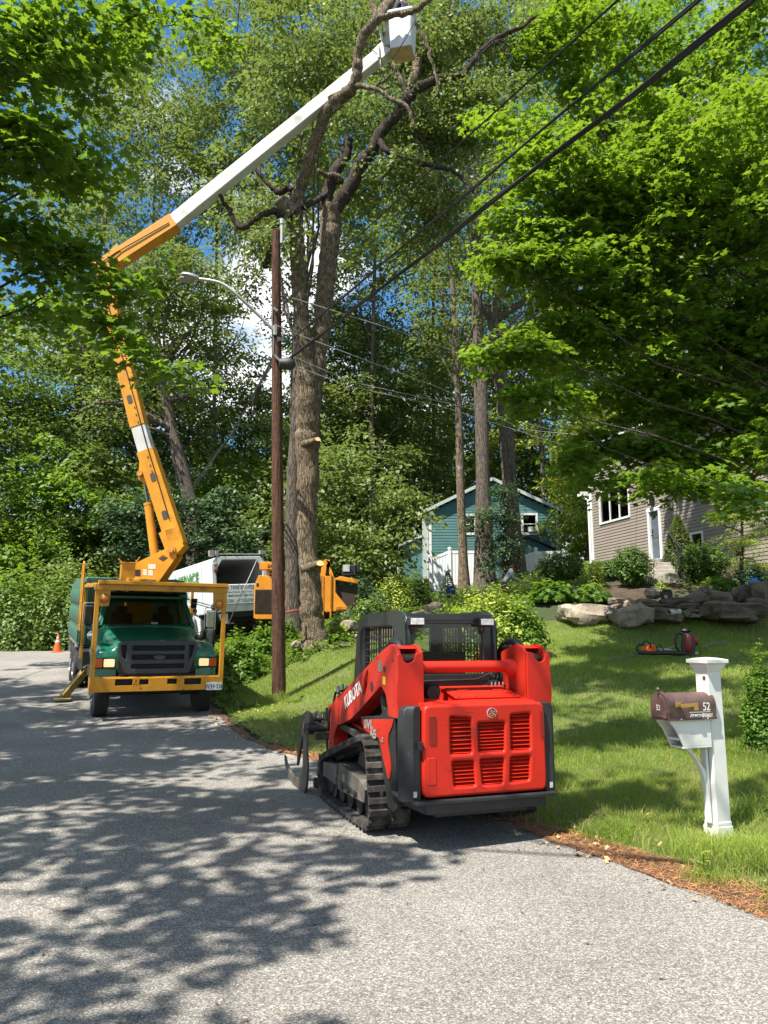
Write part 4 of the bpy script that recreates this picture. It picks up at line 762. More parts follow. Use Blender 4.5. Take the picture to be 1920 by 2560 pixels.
# wheels
def wheel(parent, x, y, r=.50, w_=.28, out=1, z=None, dual=False):
    mb = MB(); mb.M = Matrix.Translation((x,y,r if z is None else z)); mb.lathe([(r*.56,-w_/2),(r*.90,-w_/2),(r*.97,-w_*.44),(r,-w_*.36),(r,w_*.36),(r*.97,w_*.44),(r*.90,w_/2),(r*.56,w_/2)], n=36, axis='x')
    for q in (-.22,-.08,.08,.22):
        mb.lathe([(r*1.0,w_*(q-.05)),(r*1.012,w_*(q-.045)),(r*1.012,w_*(q+.045)),(r*1.0,w_*(q+.05))], n=36, axis='x')
    wh = mb.build('wheel', tyre, parent, smooth=True, angle=30)
    mb = MB(); mb.M = Matrix.Translation((x,y,r if z is None else z)); o = out*w_/2; mb.lathe([(r*.57,o*.98),(r*.52,o*1.02),(r*.46,o*.4),(r*.25,o*.35),(r*.24,o*1.1),(r*.12,o*1.15),(.001,o*1.15)], n=28, axis='x'); mb.build('rim', alu, wh, smooth=True, angle=30)
    return wh
wheel(tk,-.97,.95,.48,.27,-1,.46); wheel(tk,.985,.95,.48,.27,1,.44)
for y in (5.7,6.9):
    for x, o in ((-1.08,-1),(-.76,1),(1.08,1),(.76,-1)): wheel(tk,x,y,.50,.26,o)
mb = MB()
for x in (-1.0,):
    mb.M = Matrix.Translation((-1.11,.95,.46)); mb.lathe([(.14,0),(.13,-.05),(.05,-.07),(.001,-.07)], n=12, axis='x')
mb.build('hub_nut_cover', chrome, tk, smooth=True)
# side lockers, tanks, mudguards
for s_ in (-1, 1):
    mb = MB(); mb.box(min(s_*1.16,s_*.75),max(s_*1.16,s_*.75),3.5,4.9,.55,1.05); mb.build('side_locker', dark, tk, bevel=.02)
for y in (6.3,):
    for s_ in (-1, 1):
        mb = MB(); P = [(y-1.25,1.02),(y-1.1,1.10),(y+1.1,1.10),(y+1.25,1.02),(y+1.25,.75),(y+1.29,.75),(y+1.29,1.05),(y+1.12,1.14),(y-1.12,1.14),(y-1.29,1.05)]; mb.prism(P, s_*.80, s_*1.24, 'x'); mb.build('mudguard', alu, tk)
# chip box
mb = MB(); bs = lambda y: sec(y, [(-1.22,1.12),(-1.22,2.50),(-1.12,2.72),(1.12,2.72),(1.22,2.50),(1.22,1.12)]); mb.loft([bs(4.25), bs(8.4)]); bx = mb.build('chip_box', grnb, tk, bevel=.03)
for i, (z0, z1) in enumerate(((1.18,1.52),(1.60,1.98),(2.06,2.42))):
    for s_ in (-1, 1):
        mb = MB(); mb.loft([[(s_*1.22,y,z0),(s_*1.255,y,z0+.05),(s_*1.255,y,z1-.05),(s_*1.22,y,z1)] for y in (4.32,8.3)]); mb.build('side_rib', grnb, bx, bevel=.015)
mb = MB()
for x in (-1.1,-.4,.4,1.1): mb.box(x-.03,x+.03,4.20,4.25,1.15,2.68)
mb.build('front_rib', grnb, bx)
mb = MB(); mb.tube([(-1.24,3.5,1.5),(-1.24,3.5,3.0),(-1.24,3.7,3.05)],.022,8); mb.tube([(-1.24,3.95,1.5),(-1.24,3.95,3.0)],.022,8)
for i in range(5): mb.cyl((-1.24,3.5,1.6+i*.28),(-1.24,3.95,1.6+i*.28),.014,6)
mb.build('ladder', ylw, tk, smooth=True)
# outrigger
mb = MB(); mb.beam((-1.05,3.6,.62),(-1.50,3.42,.06),.16,.14); mb.beam((-.8,3.65,.80),(-1.10,3.6,.60),.22,.20); mb.cbox((-1.52,3.40,.03),(.36,.30,.03)); mb.build('outrigger', mat('outrigger_paint', (.22,.15,.03,1), .6, var=.4, vscale=8), tk, bevel=.01)
# pedestal, turret and booms (world positions, in the plane the boom works in)
mb = MB(); mb.box(-.27,.30,3.45,3.95,.80,2.60); mb.cyl((0.02,3.75,2.58),(.02,3.75,2.70),.36,24); mb.build('pedestal', ylw, tk, bevel=.01)
EL = at(258, 672, 19.2); PV = at(441, 1380, 18.55); TIP = at(985, 118, 18.2); BP = Vector((TIP.x-EL.x, TIP.y-EL.y, 0)).normalized(); BN = Vector((BP.y, -BP.x, 0))   # BN points at the viewer
if BN.y > 0: BN = -BN
def bp(px, py, off=0.0):
    """point of the boom plane on a sight line, then moved off the plane towards the viewer"""
    d = at(px, py, 10.0) - Vector((0,0,EYE)); o = Vector((0,0,EYE)); t = (PV-o).dot(BN)/d.dot(BN); return o + d*t + BN*off
def bplate(mb, pts, off0, off1, r=.03):
    a = [bp(*p, off0) for p in rpoly(pts, r*100)]; b_ = [p+BN*(off1-off0) for p in a]; n = len(a)
    mb.add(a+b_, [tuple(range(n))[::-1], tuple(range(n,2*n))]+[(i,(i+1)%n,n+(i+1)%n,n+i) for i in range(n)])
def c2(x, y): return (140+x/3.607, 1360+y/3.607)
mb = MB(); PT = [c2(*p) for p in ((645,290),(650,250),(695,205),(1045,38),(1085,28),(1112,60),(1112,125),(960,345),(860,345),(700,325))]
bplate(mb, PT, .16, .20); bplate(mb, PT, -.20, -.16); tr_ = mb.build('turret', ylw, tk, bevel=.006, world=True)
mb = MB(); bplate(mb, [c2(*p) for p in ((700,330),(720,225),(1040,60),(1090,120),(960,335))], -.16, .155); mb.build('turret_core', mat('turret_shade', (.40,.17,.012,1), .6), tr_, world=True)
mb = MB(); bplate(mb, [c2(*p) for p in ((700,235),(795,238),(795,298),(700,290))], .199, .205, .01); mb.build('turret_opening', mat('opening_black', (.01,.009,.008,1), .8), tr_, world=True)
mb = MB(); bplate(mb, [c2(*p) for p in ((955,138),(995,108),(1040,132),(998,162))], .201, .206, .0); mb.build('maker_mark', mat('mark_black', (.012,.012,.012,1), .5), tr_, world=True)
mb = MB(); bplate(mb, [c2(*p) for p in ((972,137),(996,119),(1023,133),(998,151))], .206, .208, .0); mb.mi = 1; bplate(mb, [c2(*p) for p in ((976,137),(996,122),(1019,133),(998,148))], .208, .210, .0); mb.build('mark_lines', [mat('mark_yellow', (.5,.24,.02,1), .5), MATS['mark_black']], tr_, world=True)
for i, q in enumerate((((865,188),(932,190),(930,232),(865,230)), ((866,240),(905,240),(905,292),(866,290)), ((815,235),(852,236),(852,290),(815,288)))):
    mb = MB(); bplate(mb, [c2(*p) for p in q], .201, .206, .0); mb.build('notice', mat('notice_pale', (.5,.5,.47,1), .6, var=.3, vscale=30), tr_, world=True)
mb = MB(); p = bp(*c2(1075,65)); mb.cyl(p+BN*.18, p+BN*.25, .10, 20); mb.cyl(p+BN*.25, p+BN*.28, .06, 12); mb.cyl(p-BN*.25, p+BN*.19, .06, 20); mb.build('pivot_pin', mat('pin_yellow', (.42,.2,.03,1), .5, var=.3, vscale=20), tr_, smooth=True, world=True)
mb = MB(); q = bp(*c2(610,215)); mb.box(-.43,-.12,3.6,3.9,2.62,3.06); mb.box(-.45,-.10,3.58,3.92,3.06,3.08); mb.tube([(-.15,3.7,3.0),(-.08,3.7,3.12),(-.02,3.7,3.22)],.015,6); mb.tube([(-.4,3.7,3.05),(-.5,3.7,3.15)],.02,6); mb.build('control_tower', ylw, tk, bevel=.01)
mb = MB(); rows = []; rr_ = np.random.RandomState(2)
for i in range(9): rows.append([(-.75+1.15*j/11, 3.0+.09*i, 2.60+.05*rr_.rand()+.07*math.sin(j*.9)*math.exp(-((i-4)/3)**2)) for j in range(12)])
mb.grid(rows); tp = mb.build('tarpaulin', mat('tarp_black', (.013,.013,.014,1), .35), tk, smooth=True, angle=90); so_ = tp.modifiers.new('thick', 'SOLIDIFY'); so_.thickness = .01
# booms
def boxboom(mb, a, b_, ha, hb, wd=.15):
    """box section between two plane points given in photo pixels"""
    A, B_ = bp(*a), bp(*b_); d = (B_-A).normalized(); n = d.cross(BN); vs = []
    for p, h in ((A,ha),(B_,hb)):
        for i, j in ((-1,-1),(1,-1),(1,1),(-1,1)): vs.append(p + n*(i*h/2) + BN*(j*wd))
    mb.add(vs, [(0,3,2,1),(4,5,6,7),(0,1,5,4),(1,2,6,5),(2,3,7,6),(3,0,4,7)])
mb = MB(); boxboom(mb, (444,1365),(367,1128), .44,.42); bplate(mb, [(357,1175),(350,1200),(368,1215),(372,1180)], -.1,.1); bplate(mb, [(352,1152),(358,1135),(372,1150),(380,1190),(366,1215),(350,1198)], -.09,.09); lb_ = mb.build('lower_boom', ylw, tk, bevel=.015, world=True)
mb = MB(); boxboom(mb, (425,1325),(445,1378), .47,.46, .17); bplate(mb, [(418,1325),(452,1322),(462,1372),(447,1388),(432,1378)], -.17,.17); mb.build('boom_heel', ylw, lb_, bevel=.01, world=True)
mb = MB(); boxboom(mb, (371,1142),(345,1052), .37,.37, .135); mb.build('insulated_section', wht, lb_, bevel=.02, world=True)
mb = MB(); boxboom(mb, (349,1068),(258,690), .39,.40); mb.build('boom_top_section', ylw, lb_, bevel=.015, world=True)
for (x, y) in ((331,1003),(389,1196),(418,1290),(270,800)):
    for off in (.151,):
        mb = MB(); c = bp(x, y, off); d = (bp(x+7, y+26, off)-c).normalized(); n = d.cross(BN); pts = rrect(-.065,.065,-.115,.115,.05)
        P = [c+n*a+d*b_ for a, b_ in pts]; P2 = [p+BN*.006 for p in P]; k = len(P); mb.add(P+P2, [tuple(range(k)), tuple(range(k,2*k))]+[(i,(i+1)%k,k+(i+1)%k,k+i) for i in range(k)]); ap = mb.build('boom_opening', mat('opening_grey', (.05,.045,.035,1), .7), lb_, world=True)
for (x, y) in ((343,1022),(347,1040),(352,1058),(376,1145),(382,1166),(386,1180)):
    mb = MB(); c = bp(x, y, .15); mb.cyl(c, c+BN*.02, .018, 8); mb.build('bolt_head', mat('bolt_brown', (.25,.09,.02,1), .6), lb_, world=True)
mb = MB(); c = bp(357,1187,.1); mb.cyl(c, c+BN*.1, .07, 14); mb.build('cylinder_pin', MATS['pin_yellow'], lb_, smooth=True, world=True)
mb = MB(); mb.cyl(bp(371,1262,0), bp(387,1390,0), .105, 24); mb.cyl(bp(370,1258,0), bp(371,1264,0), .112, 24); lc = mb.build('lift_cylinder', ylw, tk, smooth=True, angle=40, world=True)
mb = MB(); mb.cyl(bp(359,1190,.0), bp(371,1262,0), .036, 14); mb.build('cylinder_rod', mat('rod_steel', (.25,.25,.25,1), .2, metal=1), lc, smooth=True, world=True)
mb = MB(); bplate(mb, [(249,668),(262,660),(286,668),(283,690),(262,712),(245,702),(226,668),(240,664)], .16,.20); bplate(mb, [(249,668),(262,660),(286,668),(283,690),(262,712),(245,702),(226,668),(240,664)], -.2,-.16); c = bp(238,676); mb.cyl(c-BN*.2, c+BN*.2, .10, 18); el = mb.build('elbow', ylw, tk, bevel=.005, world=True)
mb = MB(); o_ = bp(258,836,.153); d_ = bp(279,922,.153)-o_; mb.text('VERSALIFT', .22, frame(o_, d_, bp(290,828,.153)-o_), .001, bold=.003, sx=.78); mb.build('boom_lettering', dark, lb_, world=True)
U0, U1, U2 = (250,678), (438,556), (985,112)
mb = MB(); boxboom(mb, U0, U1, .40,.40,.17); bplate(mb, [(300,618),(312,640),(255,690),(244,676),(252,664)], .17,.19); ub = mb.build('upper_boom', ylw, tk, bevel=.015, world=True)
mb = MB(); boxboom(mb, (436,557), (950,141), .37,.33,.145); mb.build('fibreglass_section', wht, ub, bevel=.03, world=True, seg=3)
mb = MB(); boxboom(mb, (945,146), (968,125), .36,.36,.16); c = bp(960,120,.12); mb.tube([c, bp(955,100,.2), bp(952,85,.2), bp(957,60,.2)], .035, 8); mb.cyl(bp(948,130,.18), bp(950,158,.18), .035, 10); mb.tube([bp(953,158,.18), bp(953,175,.18), bp(955,186,.18)], .012, 6); mb.build('boom_tip', mat('tip_white', (.6,.6,.57,1), .5, var=.3), ub, bevel=.008, world=True)
# hoses strapped along the booms
mb = MB(); mb.tube([bp(430,1300,.17), bp(400,1200,.17), bp(372,1110,.17), bp(345,1010,.16), bp(300,850,.17), bp(270,740,.17), bp(256,700,.2), bp(262,668,.22), bp(300,640,.2), bp(430,566,.19)], .014, 6); mb.build('hydraulic_line', hose, lb_, smooth=True, world=True)
for a_, b2 in ((500,520),(640,438),(760,366)):
    mb = MB(); mb.beam(bp(a_,b2,.147), bp(a_+5,b2+8,.147), .05, .004); mb.build('boom_band', mat('band_scuffed', (.30,.29,.26,1), .7, var=.3, vscale=12), ub, world=True)
# bucket
BC = bp(1008, 133, .12); s_ = cdist(BC)/F; ang = math.atan2(BP.y, BP.x)
bk_ = MB(); BM = Matrix.Translation(BC) @ Matrix.Rotation(ang-R(6), 4, 'Z') ; bk_.M = BM
# tapering basket: outer and inner shell, lip
def rs_(w_, d, z, r=.06): return [(a, b_, z) for a, b_ in rrect(-w_/2, w_/2, -d/2, d/2, r, 3)]
zt = .93; zb = -.13
bk_.loft([rs_(.56,.56,zb,.05), rs_(.57,.57,zb+.03), rs_(.635,.635,zt-.08), rs_(.69,.69,zt-.06), rs_(.69,.69,zt), rs_(.60,.60,zt), rs_(.55,.55,zb+.08)])
bkt = bk_.build('bucket', mat('bucket_white', (.60,.61,.62,1), .45, var=.06, dirt=(.45,.42,.38,1), dscale=5, dlo=.6, dhi=.8), tk, smooth=True, angle=35, world=True)
mb = MB(); mb.M = BM; mb.loft([rs_(.555,.555,zb-.012,.05), rs_(.55,.55,zb-.002,.05)]); mb.build('bucket_underside', mat('underside_tan', (.55,.40,.25,1), .8, var=.2, vscale=9), bkt, world=True)
mb = MB(); mb.M = BM; mb.box(-.46,-.31,-.14,.10,.12,.34); mb.box(-.44,-.33,-.10,.06,.34,.95); mb.build('bucket_mount', wht, bkt, bevel=.01, world=True)
# ------------------------------------------------------------------ buildings
def siding(mb, x0, x1, z0, z1, pitch=.115, d=.018, openings=(), y=0.0, zt=None):
    """lapped boards in the plane y, facing -y; zt(x) is the wall's top edge"""
    k = int((z1-z0)/pitch)+1
    for i in range(k):
        a, b = z0+i*pitch, min(z0+(i+1)*pitch, z1)
        if b-a < .01: continue
        xs = [(x0, x1)]
        if zt:
            n_ = 60; g = [x0+(x1-x0)*j/n_ for j in range(n_+1)]; ok = [x for x in g if zt(x) >= (a+b)/2]
            if not ok: continue
            xs = [(min(ok), max(ok))]
        for ox0, ox1, oz0, oz1 in openings:
            if oz0 < (a+b)/2 < oz1:
                nx = []
                for s0, s1 in xs:
                    if ox1 <= s0 or ox0 >= s1: nx.append((s0, s1)); continue
                    if ox0 > s0: nx.append((s0, ox0))
                    if ox1 < s1: nx.append((ox1, s1))
                xs = nx
        for s0, s1 in xs: mb.add([(s0,y-d,a),(s1,y-d,a),(s1,y-.003,b),(s0,y-.003,b),(s0,y,a),(s1,y,a)], [(0,1,2,3),(4,5,1,0)])
trim = mat('trim_white', (.66,.68,.66,1), .5, var=.06); trimg = mat('trim_pale', (.42,.47,.46,1), .5, var=.1)
def window(parent, x0, x1, z0, z1, y=0.0, cols=1, frm=.07, sash=True, dark_side=False):
    mb = MB(); f = frm
    mb.box(x0-f,x1+f,y-.05,y+.02,z1,z1+f); mb.box(x0-f,x1+f,y-.06,y+.02,z0-f,z0); mb.box(x0-f,x0,y-.05,y+.02,z0,z1); mb.box(x1,x1+f,y-.05,y+.02,z0,z1)
    w_ = mb.build('window', trim, parent)
    mb = MB(); mb.box(x0,x1,y+.02,y+.03,z0,z1); mb.build('pane', hglass, w_)
    mb = MB(); mb.box(x0-.02,x1+.02,y+.30,y+.31,z0-.02,z1+.02); mb.box(x0,x1,y+.08,y+.10,z1-(z1-z0)*.12,z1); mb.build('dark_room', mat('room_dark', (.02,.022,.022,1), .9), w_)
    mb = MB()
    for i in range(1, cols): x = x0+(x1-x0)*i/cols; mb.box(x-.025,x+.025,y-.02,y+.02,z0,z1)
    if sash: z = (z0+z1)/2; mb.box(x0,x1,y-.015,y+.02,z-.02,z+.02)
    if cols > 1 or sash: mb.build('sash', trim, w_)
    return w_
# teal house, gable end towards the street
def tz(px, py, Y): return at(px, py, Y)
TY = 45.0
th = empty('teal_house', (0, 0, 0)); tl = tz(1074, 1277, TY); trt = tz(1393, 1278, TY); ap = tz(1230, 1203, TY)
th.matrix_world = Matrix.Translation((tl.x, TY, 0)); th['mw'] = [c for r in th.matrix_world for c in r]; tag(th, 'teal clapboard house with white corner trim behind the white fence', 'house')
W_ = trt.x-tl.x; ez = (tl.z+trt.z)/2; az = ap.z; ax_ = ap.x-tl.x; bz = ez-4.0
def th_x(px): return tz(px, 1300, TY).x-tl.x
def th_z(py): return tz(1200, py, TY).z
teal = mat('teal_siding', (.065,.165,.165,1), .6, var=.12, vscale=1.5)
ztop = lambda x: ez+(az-ez)*(x/ax_) if x < ax_ else ez+(az-ez)*((W_-x)/(W_-ax_))
wins = [(th_x(1308), th_x(1339), th_z(1332), th_z(1288)), (th_x(1160), th_x(1186), th_z(1332), th_z(1290)), (th_x(1110), th_x(1128), th_z(1375), th_z(1345))][:2]
mb = MB(); siding(mb, 0, W_, bz, az, .17, .02, wins, 0, ztop)
mb.prism([(0,bz),(W_,bz),(W_,ez-.02),(ax_,az-.02),(0,ez-.02)], .32, 9.0, 'y')
for (a,b_,c,d) in (): pass
mb.add([(0,.01,bz),(0,.01,ez),(0,.32,ez),(0,.32,bz)], [(0,1,2,3)]); mb.add([(W_,.01,bz),(W_,.01,ez),(W_,.32,ez),(W_,.32,bz)], [(0,1,2,3)])
mb.build('wall', teal, th)
for q in wins: window(th, *q, y=.0, frm=.13)
mb = MB(); mb.cbox((wins[0][1]-.25, -.12, wins[0][2]+.18),(.42,.35,.30)); mb.build('window_unit', trim, th, bevel=.02)
for x in (-.06, W_-.10):
    mb = MB(); mb.box(x,x+.16,-.04,.02,bz,ez); mb.build('corner_trim', trim, th)
mb = MB()
def rake(xa, za, xb, zb, y0, y1, t=.16):
    mb.add([(xa,y0,za),(xb,y0,zb),(xb,y0,zb+t),(xa,y0,za+t),(xa,y1,za),(xb,y1,zb),(xb,y1,zb+t),(xa,y1,za+t)], [(0,1,2,3),(7,6,5,4),(0,4,5,1),(1,5,6,2),(2,6,7,3),(3,7,4,0)])
rake(-.45, ez-.10-(az-ez)/ax_*.45+.1, ax_, az+.0, -.30, -.18, .20); rake(ax_, az+.0, W_+.45, ez-(az-ez)/(W_-ax_)*.45, -.30, -.18, .20); mb.build('rake_board', trimg, th)
mb = MB(); rake(-.5, ez+.10-(az-ez)/ax_*.5, ax_, az+.10, -.18, 9.3, .10); rake(ax_, az+.10, W_+.5, ez+.10-(az-ez)/(W_-ax_)*.5, -.18, 9.3, .10); mb.build('roof', mat('roof_shingle', (.07,.07,.075,1), .9, var=.3, vscale=20), th)
mb = MB(); x0, x1 = th_x(1010), 0; mb.prism([(x0,bz),(x1-.02,bz),(x1-.02,th_z(1335)),(x0,th_z(1355))], 1.0, 7.0, 'y'); lean = mb.build('side_wing', teal, th)
mb = MB(); rake(x0-.3, th_z(1362), -.02, th_z(1332), .7, 7.2, .12); mb.build('wing_roof', trimg, lean)
mb = MB(); mb.box(-.40,-.08,.2,1.1,bz,ez-.2); mb.tube([(-.25,.1,ez-.1),(-.12,.02,ez-.3),(-.12,.02,bz)], .05, 8); mb.build('downspout', trimg, th)
# little board-sided shed before it
SY = 42.5; sa = tz(1313, 1341, SY); s0 = tz(1272, 1358, SY); s1 = tz(1378, 1372, SY)
sh = empty('garden_shed', (0, SY, 0)); tag(sh, 'small dark teal shed with a low gable roof behind the white fence', 'shed')
mb = MB(); mb.M = Matrix(); b0 = s0.z-2.4
xs_ = np.linspace(s0.x, s1.x, 12)
mb.prism([(s0.x,b0),(s1.x,b0),(s1.x,s1.z),(sa.x,sa.z),(s0.x,s0.z)], 0, 2.5, 'y')
for x in xs_: 
    z_ = s0.z+(sa.z-s0.z)*(x-s0.x)/(sa.x-s0.x) if x < sa.x else sa.z+(s1.z-sa.z)*(x-sa.x)/(s1.x-sa.x)
    mb.box(x-.02,x+.02,-.02,0,b0,z_)
mb.build('wall', mat('shed_teal', (.04,.12,.125,1), .7, var=.15), sh)
mb = MB(); rake(s0.x-.2, s0.z-.05, sa.x, sa.z, -.2, 2.7, .10); rake(sa.x, sa.z, s1.x+.25, s1.z-.04, -.2, 2.7, .10); mb.build('roof', mat('shed_roof', (.03,.04,.045,1), .8), sh)
# white fence
fwm = mat('fence_white', (.74,.77,.80,1), .4, var=.04)
def fence(name, label, pts, Y, posts):
    r = empty(name, (0, Y, 0)); tag(r, label, 'fence', None)
    for i in range(len(pts)-1):
        (xa, ta, ba), (xb, tb_, bb) = pts[i], pts[i+1]; A, B_ = at(xa, ta, Y), at(xb, tb_, Y); C_, D_ = at(xb, bb, Y), at(xa, ba, Y); n = max(2, int((B_.x-A.x)/.15))
        mb = MB()
        for j in range(n):
            u0, u1 = j/n, (j+.92)/n; mb.prism([(D_.x+(C_.x-D_.x)*u0, D_.z+(C_.z-D_.z)*u0-.3), (D_.x+(C_.x-D_.x)*u1, D_.z+(C_.z-D_.z)*u1-.3), (A.x+(B_.x-A.x)*u1, A.z+(B_.z-A.z)*u1-.08), (A.x+(B_.x-A.x)*u0, A.z+(B_.z-A.z)*u0-.08)], 0, .02, 'y')
        mb.beam((A.x,.01,A.z-.06),(B_.x,.01,B_.z-.06),.05,.14); mb.beam((D_.x,.01,D_.z+.05),(C_.x,.01,C_.z+.05),.05,.14); mb.build('fence_panel', fwm, r)
    for (x, t, b) in posts:
        A, B_ = at(x, t, Y), at(x, b, Y); mb = MB(); mb.box(A.x-.07,A.x+.07,-.07,.07,B_.z-.4,A.z+.02); mb.lathe([(.11,A.z+.02),(.10,A.z+.06),(.01,A.z+.12)], (A.x,0,0), 4); mb.build('post', fwm, r)
fence('white_fence', 'white vinyl fence with a stepped panel, left of the dark oak trunk', [(1015,1462,1468),(1016,1440,1466),(1076,1396,1464),(1122,1377,1462),(1148,1377,1462),(1200,1377,1460)][2:], 39.5, [(1076,1392,1462),(1124,1373,1462),(1198,1374,1460)])
fence('white_fence', 'white vinyl fence section right of the hemlock, below the shed', [(1250,1405,1452),(1300,1391,1450),(1339,1379,1449),(1420,1377,1445)], 39.0, [(1339,1374,1449),(1250,1400,1452)])
# grey house, long clapboard side running back from the street
GD = at(1640, 1400, 30); gu_ = Vector((.268, -.963, 0)); gn = Vector((-.963, -.268, 0))
gh_ = empty('grey_house', (0, 0, 0), mtx=Matrix(((gu_.x, -gn.x, 0, GD.x), (gu_.y, -gn.y, 0, GD.y), (0, 0, 1, 0), (0, 0, 0, 1)))); tag(gh_, 'grey brown clapboard house with white door frame, above the stone wall', 'house')
def gh(px, py):
    d = at(px, py, 10)-Vector((0,0,EYE)); o = Vector((0,0,EYE)); t = (GD-o).dot(gn)/d.dot(gn); p = o+d*t; return ((p-GD).dot(gu_), p.z)
def g6(x, y): return gh(1400+x/3.19, 1150+y/3.19)
c0 = g6(262, 740); ctop = g6(250, 285)[1]; wall_x1 = gh(1990, 1300)[0]+.5; base_z = c0[1]-3.2
w1a, w1b = g6(330, 500), g6(555, 445); w1 = (w1a[0], w1b[0], (w1a[1]+w1b[1])/2, (w1a[1]+w1b[1])/2+1.35)
d_a, d_b = g6(732, 700), g6(806, 700); dtop = (g6(735,412)[1]+g6(800,398)[1])/2; dbot = g6(770,775)[1]-.12; door = (d_a[0], d_b[0], dbot, dtop)
w2a, w2b = g6(1030, 285), g6(1180, 250); w2 = (w2a[0], w2b[0], w2a[1], w2a[1]+1.3)
w3a, w3b = g6(1060, 690), g6(1135, 580); w3 = (w3a[0], w3b[0], w3a[1]-.05, w3b[1])
grs = mat('grey_siding', (.245,.208,.178,1), .65, var=.06, vscale=1.2)
mb = MB(); siding(mb, c0[0], wall_x1, base_z, ctop+2.0, .125, .022, [w1, door, w2, w3]); wtop = ctop+2.0
mb.box(c0[0],wall_x1,.32,7.5,base_z,wtop); mb.box(c0[0],c0[0]+.02,.0,.33,base_z,wtop); mb.build('wall', grs, gh_)
window(gh_, *w1, cols=3, sash=False, frm=.08); window(gh_, *w2, cols=1, sash=False, frm=.08); window(gh_, *w3, cols=1, sash=False, frm=.07)
mb = MB(); f = .13; mb.box(door[0]-f,door[0],-.06,.05,door[2],door[3]); mb.box(door[1],door[1]+f,-.06,.05,door[2],door[3]); mb.box(door[0]-f-.02,door[1]+f+.02,-.07,.05,door[3],door[3]+f+.03); mb.box(door[0]-f-.1,door[1]+f+.1,-.35,.05,door[2]-.12,door[2]); fr_ = mb.build('door_frame', trim, gh_, bevel=.006)
mb = MB(); mb.box(door[0],door[1],.03,.06,door[2],door[3]); dw = door[1]-door[0]
for a, b_, c, d in ((.12,.88,.08,.40),(.12,.88,.46,.88)): mb.box(door[0]+dw*a,door[0]+dw*b_,.018,.03,door[2]+(door[3]-door[2])*c,door[2]+(door[3]-door[2])*d)
dr = mb.build('door', mat('door_grey', (.10,.12,.14,1), .45, var=.2), gh_, bevel=.006)
mb = MB(); mb.cbox(((door[0]+door[1])/2,.015,door[3]-.18),(.12,.02,.13)); mb.build('door_knocker', dark, dr)
mb = MB(); mb.ball((door[0]+.09,-.01,door[2]+1.0),.04,10,6); mb.box(door[0]+.05,door[0]+.12,.0,.03,door[2]+1.1,door[2]+1.25); mb.build('handle', dark, dr)
la = g6(750, 330); mb = MB(); mb.box(la[0]-.09,la[0]+.09,-.26,-.08,la[1]-.16,la[1]+.10); mb.box(la[0]-.12,la[0]+.12,-.29,-.05,la[1]+.10,la[1]+.14); mb.box(la[0]-.02,la[0]+.02,-.06,-.0,la[1]+.0,la[1]+.2); wl_ = mb.build('wall_lamp', dark, gh_, bevel=.01)
mb = MB(); mb.box(la[0]+.0,la[0]+.2,-.03,-.02,la[1]-.02,la[1]+.22); mb.cbox((la[0],-.17,la[1]-.03),(.10,.19,.16)); mb.build('lamp_pane', mat('pane_pale', (.35,.36,.34,1), .2), wl_)
mb = MB(); mb.box(c0[0]-.04,c0[0]+.14,-.05,.05,base_z,wtop); mb.tube([(c0[0]-.25,-.35,ctop+.10),(c0[0]-.20,-.22,ctop-.06),(c0[0]-.02,-.10,ctop-.22),(c0[0]-.02,-.10,base_z)], .06, 10); mb.build('downspout', trim, gh_)
mb = MB(); mb.box(c0[0]-.5,wall_x1,-.45,-.02,wtop,wtop+.18); mb.box(c0[0]-.42,c0[0]-.05,-.42,3.0,ctop+.02,ctop+.20); mb.build('gutter', trim, gh_)
mb = MB(); mb.prism([(-.5,wtop+.18),(8,wtop+.18),(3.7,wtop+2.2)], c0[0]-.4, wall_x1, 'x'); mb.build('roof', MATS['roof_shingle'], gh_)
# stone steps up to the door, with a handrail
st_ = MB(); sp_ = at(1664, 1462, 22.2)
stp = empty('stone_steps', (sp_.x, sp_.y, h1(sp_.x, sp_.y)), R(-12)); tag(stp, 'pale stone steps between the round yews leading to the grey house door', 'steps')
for i in range(6):
    mb = MB(); mb.box(-.45,.40,i*.36,(i+1)*.36+.3,-.35,.14*(i+1)); mb.build('step', mat('step_stone', (.33,.30,.26,1), .85, var=.2, vscale=5, bump=.3, bscale=14), stp, bevel=.015)
mb = MB(); mb.tube([(.46,-.1,0),(.46,-.1,.95),(.46,1.9,1.65),(.46,1.9,.7)], .03, 8); mb.box(.42,.50,.3,.36,.1,1.1); mb.build('handrail', dark, stp)
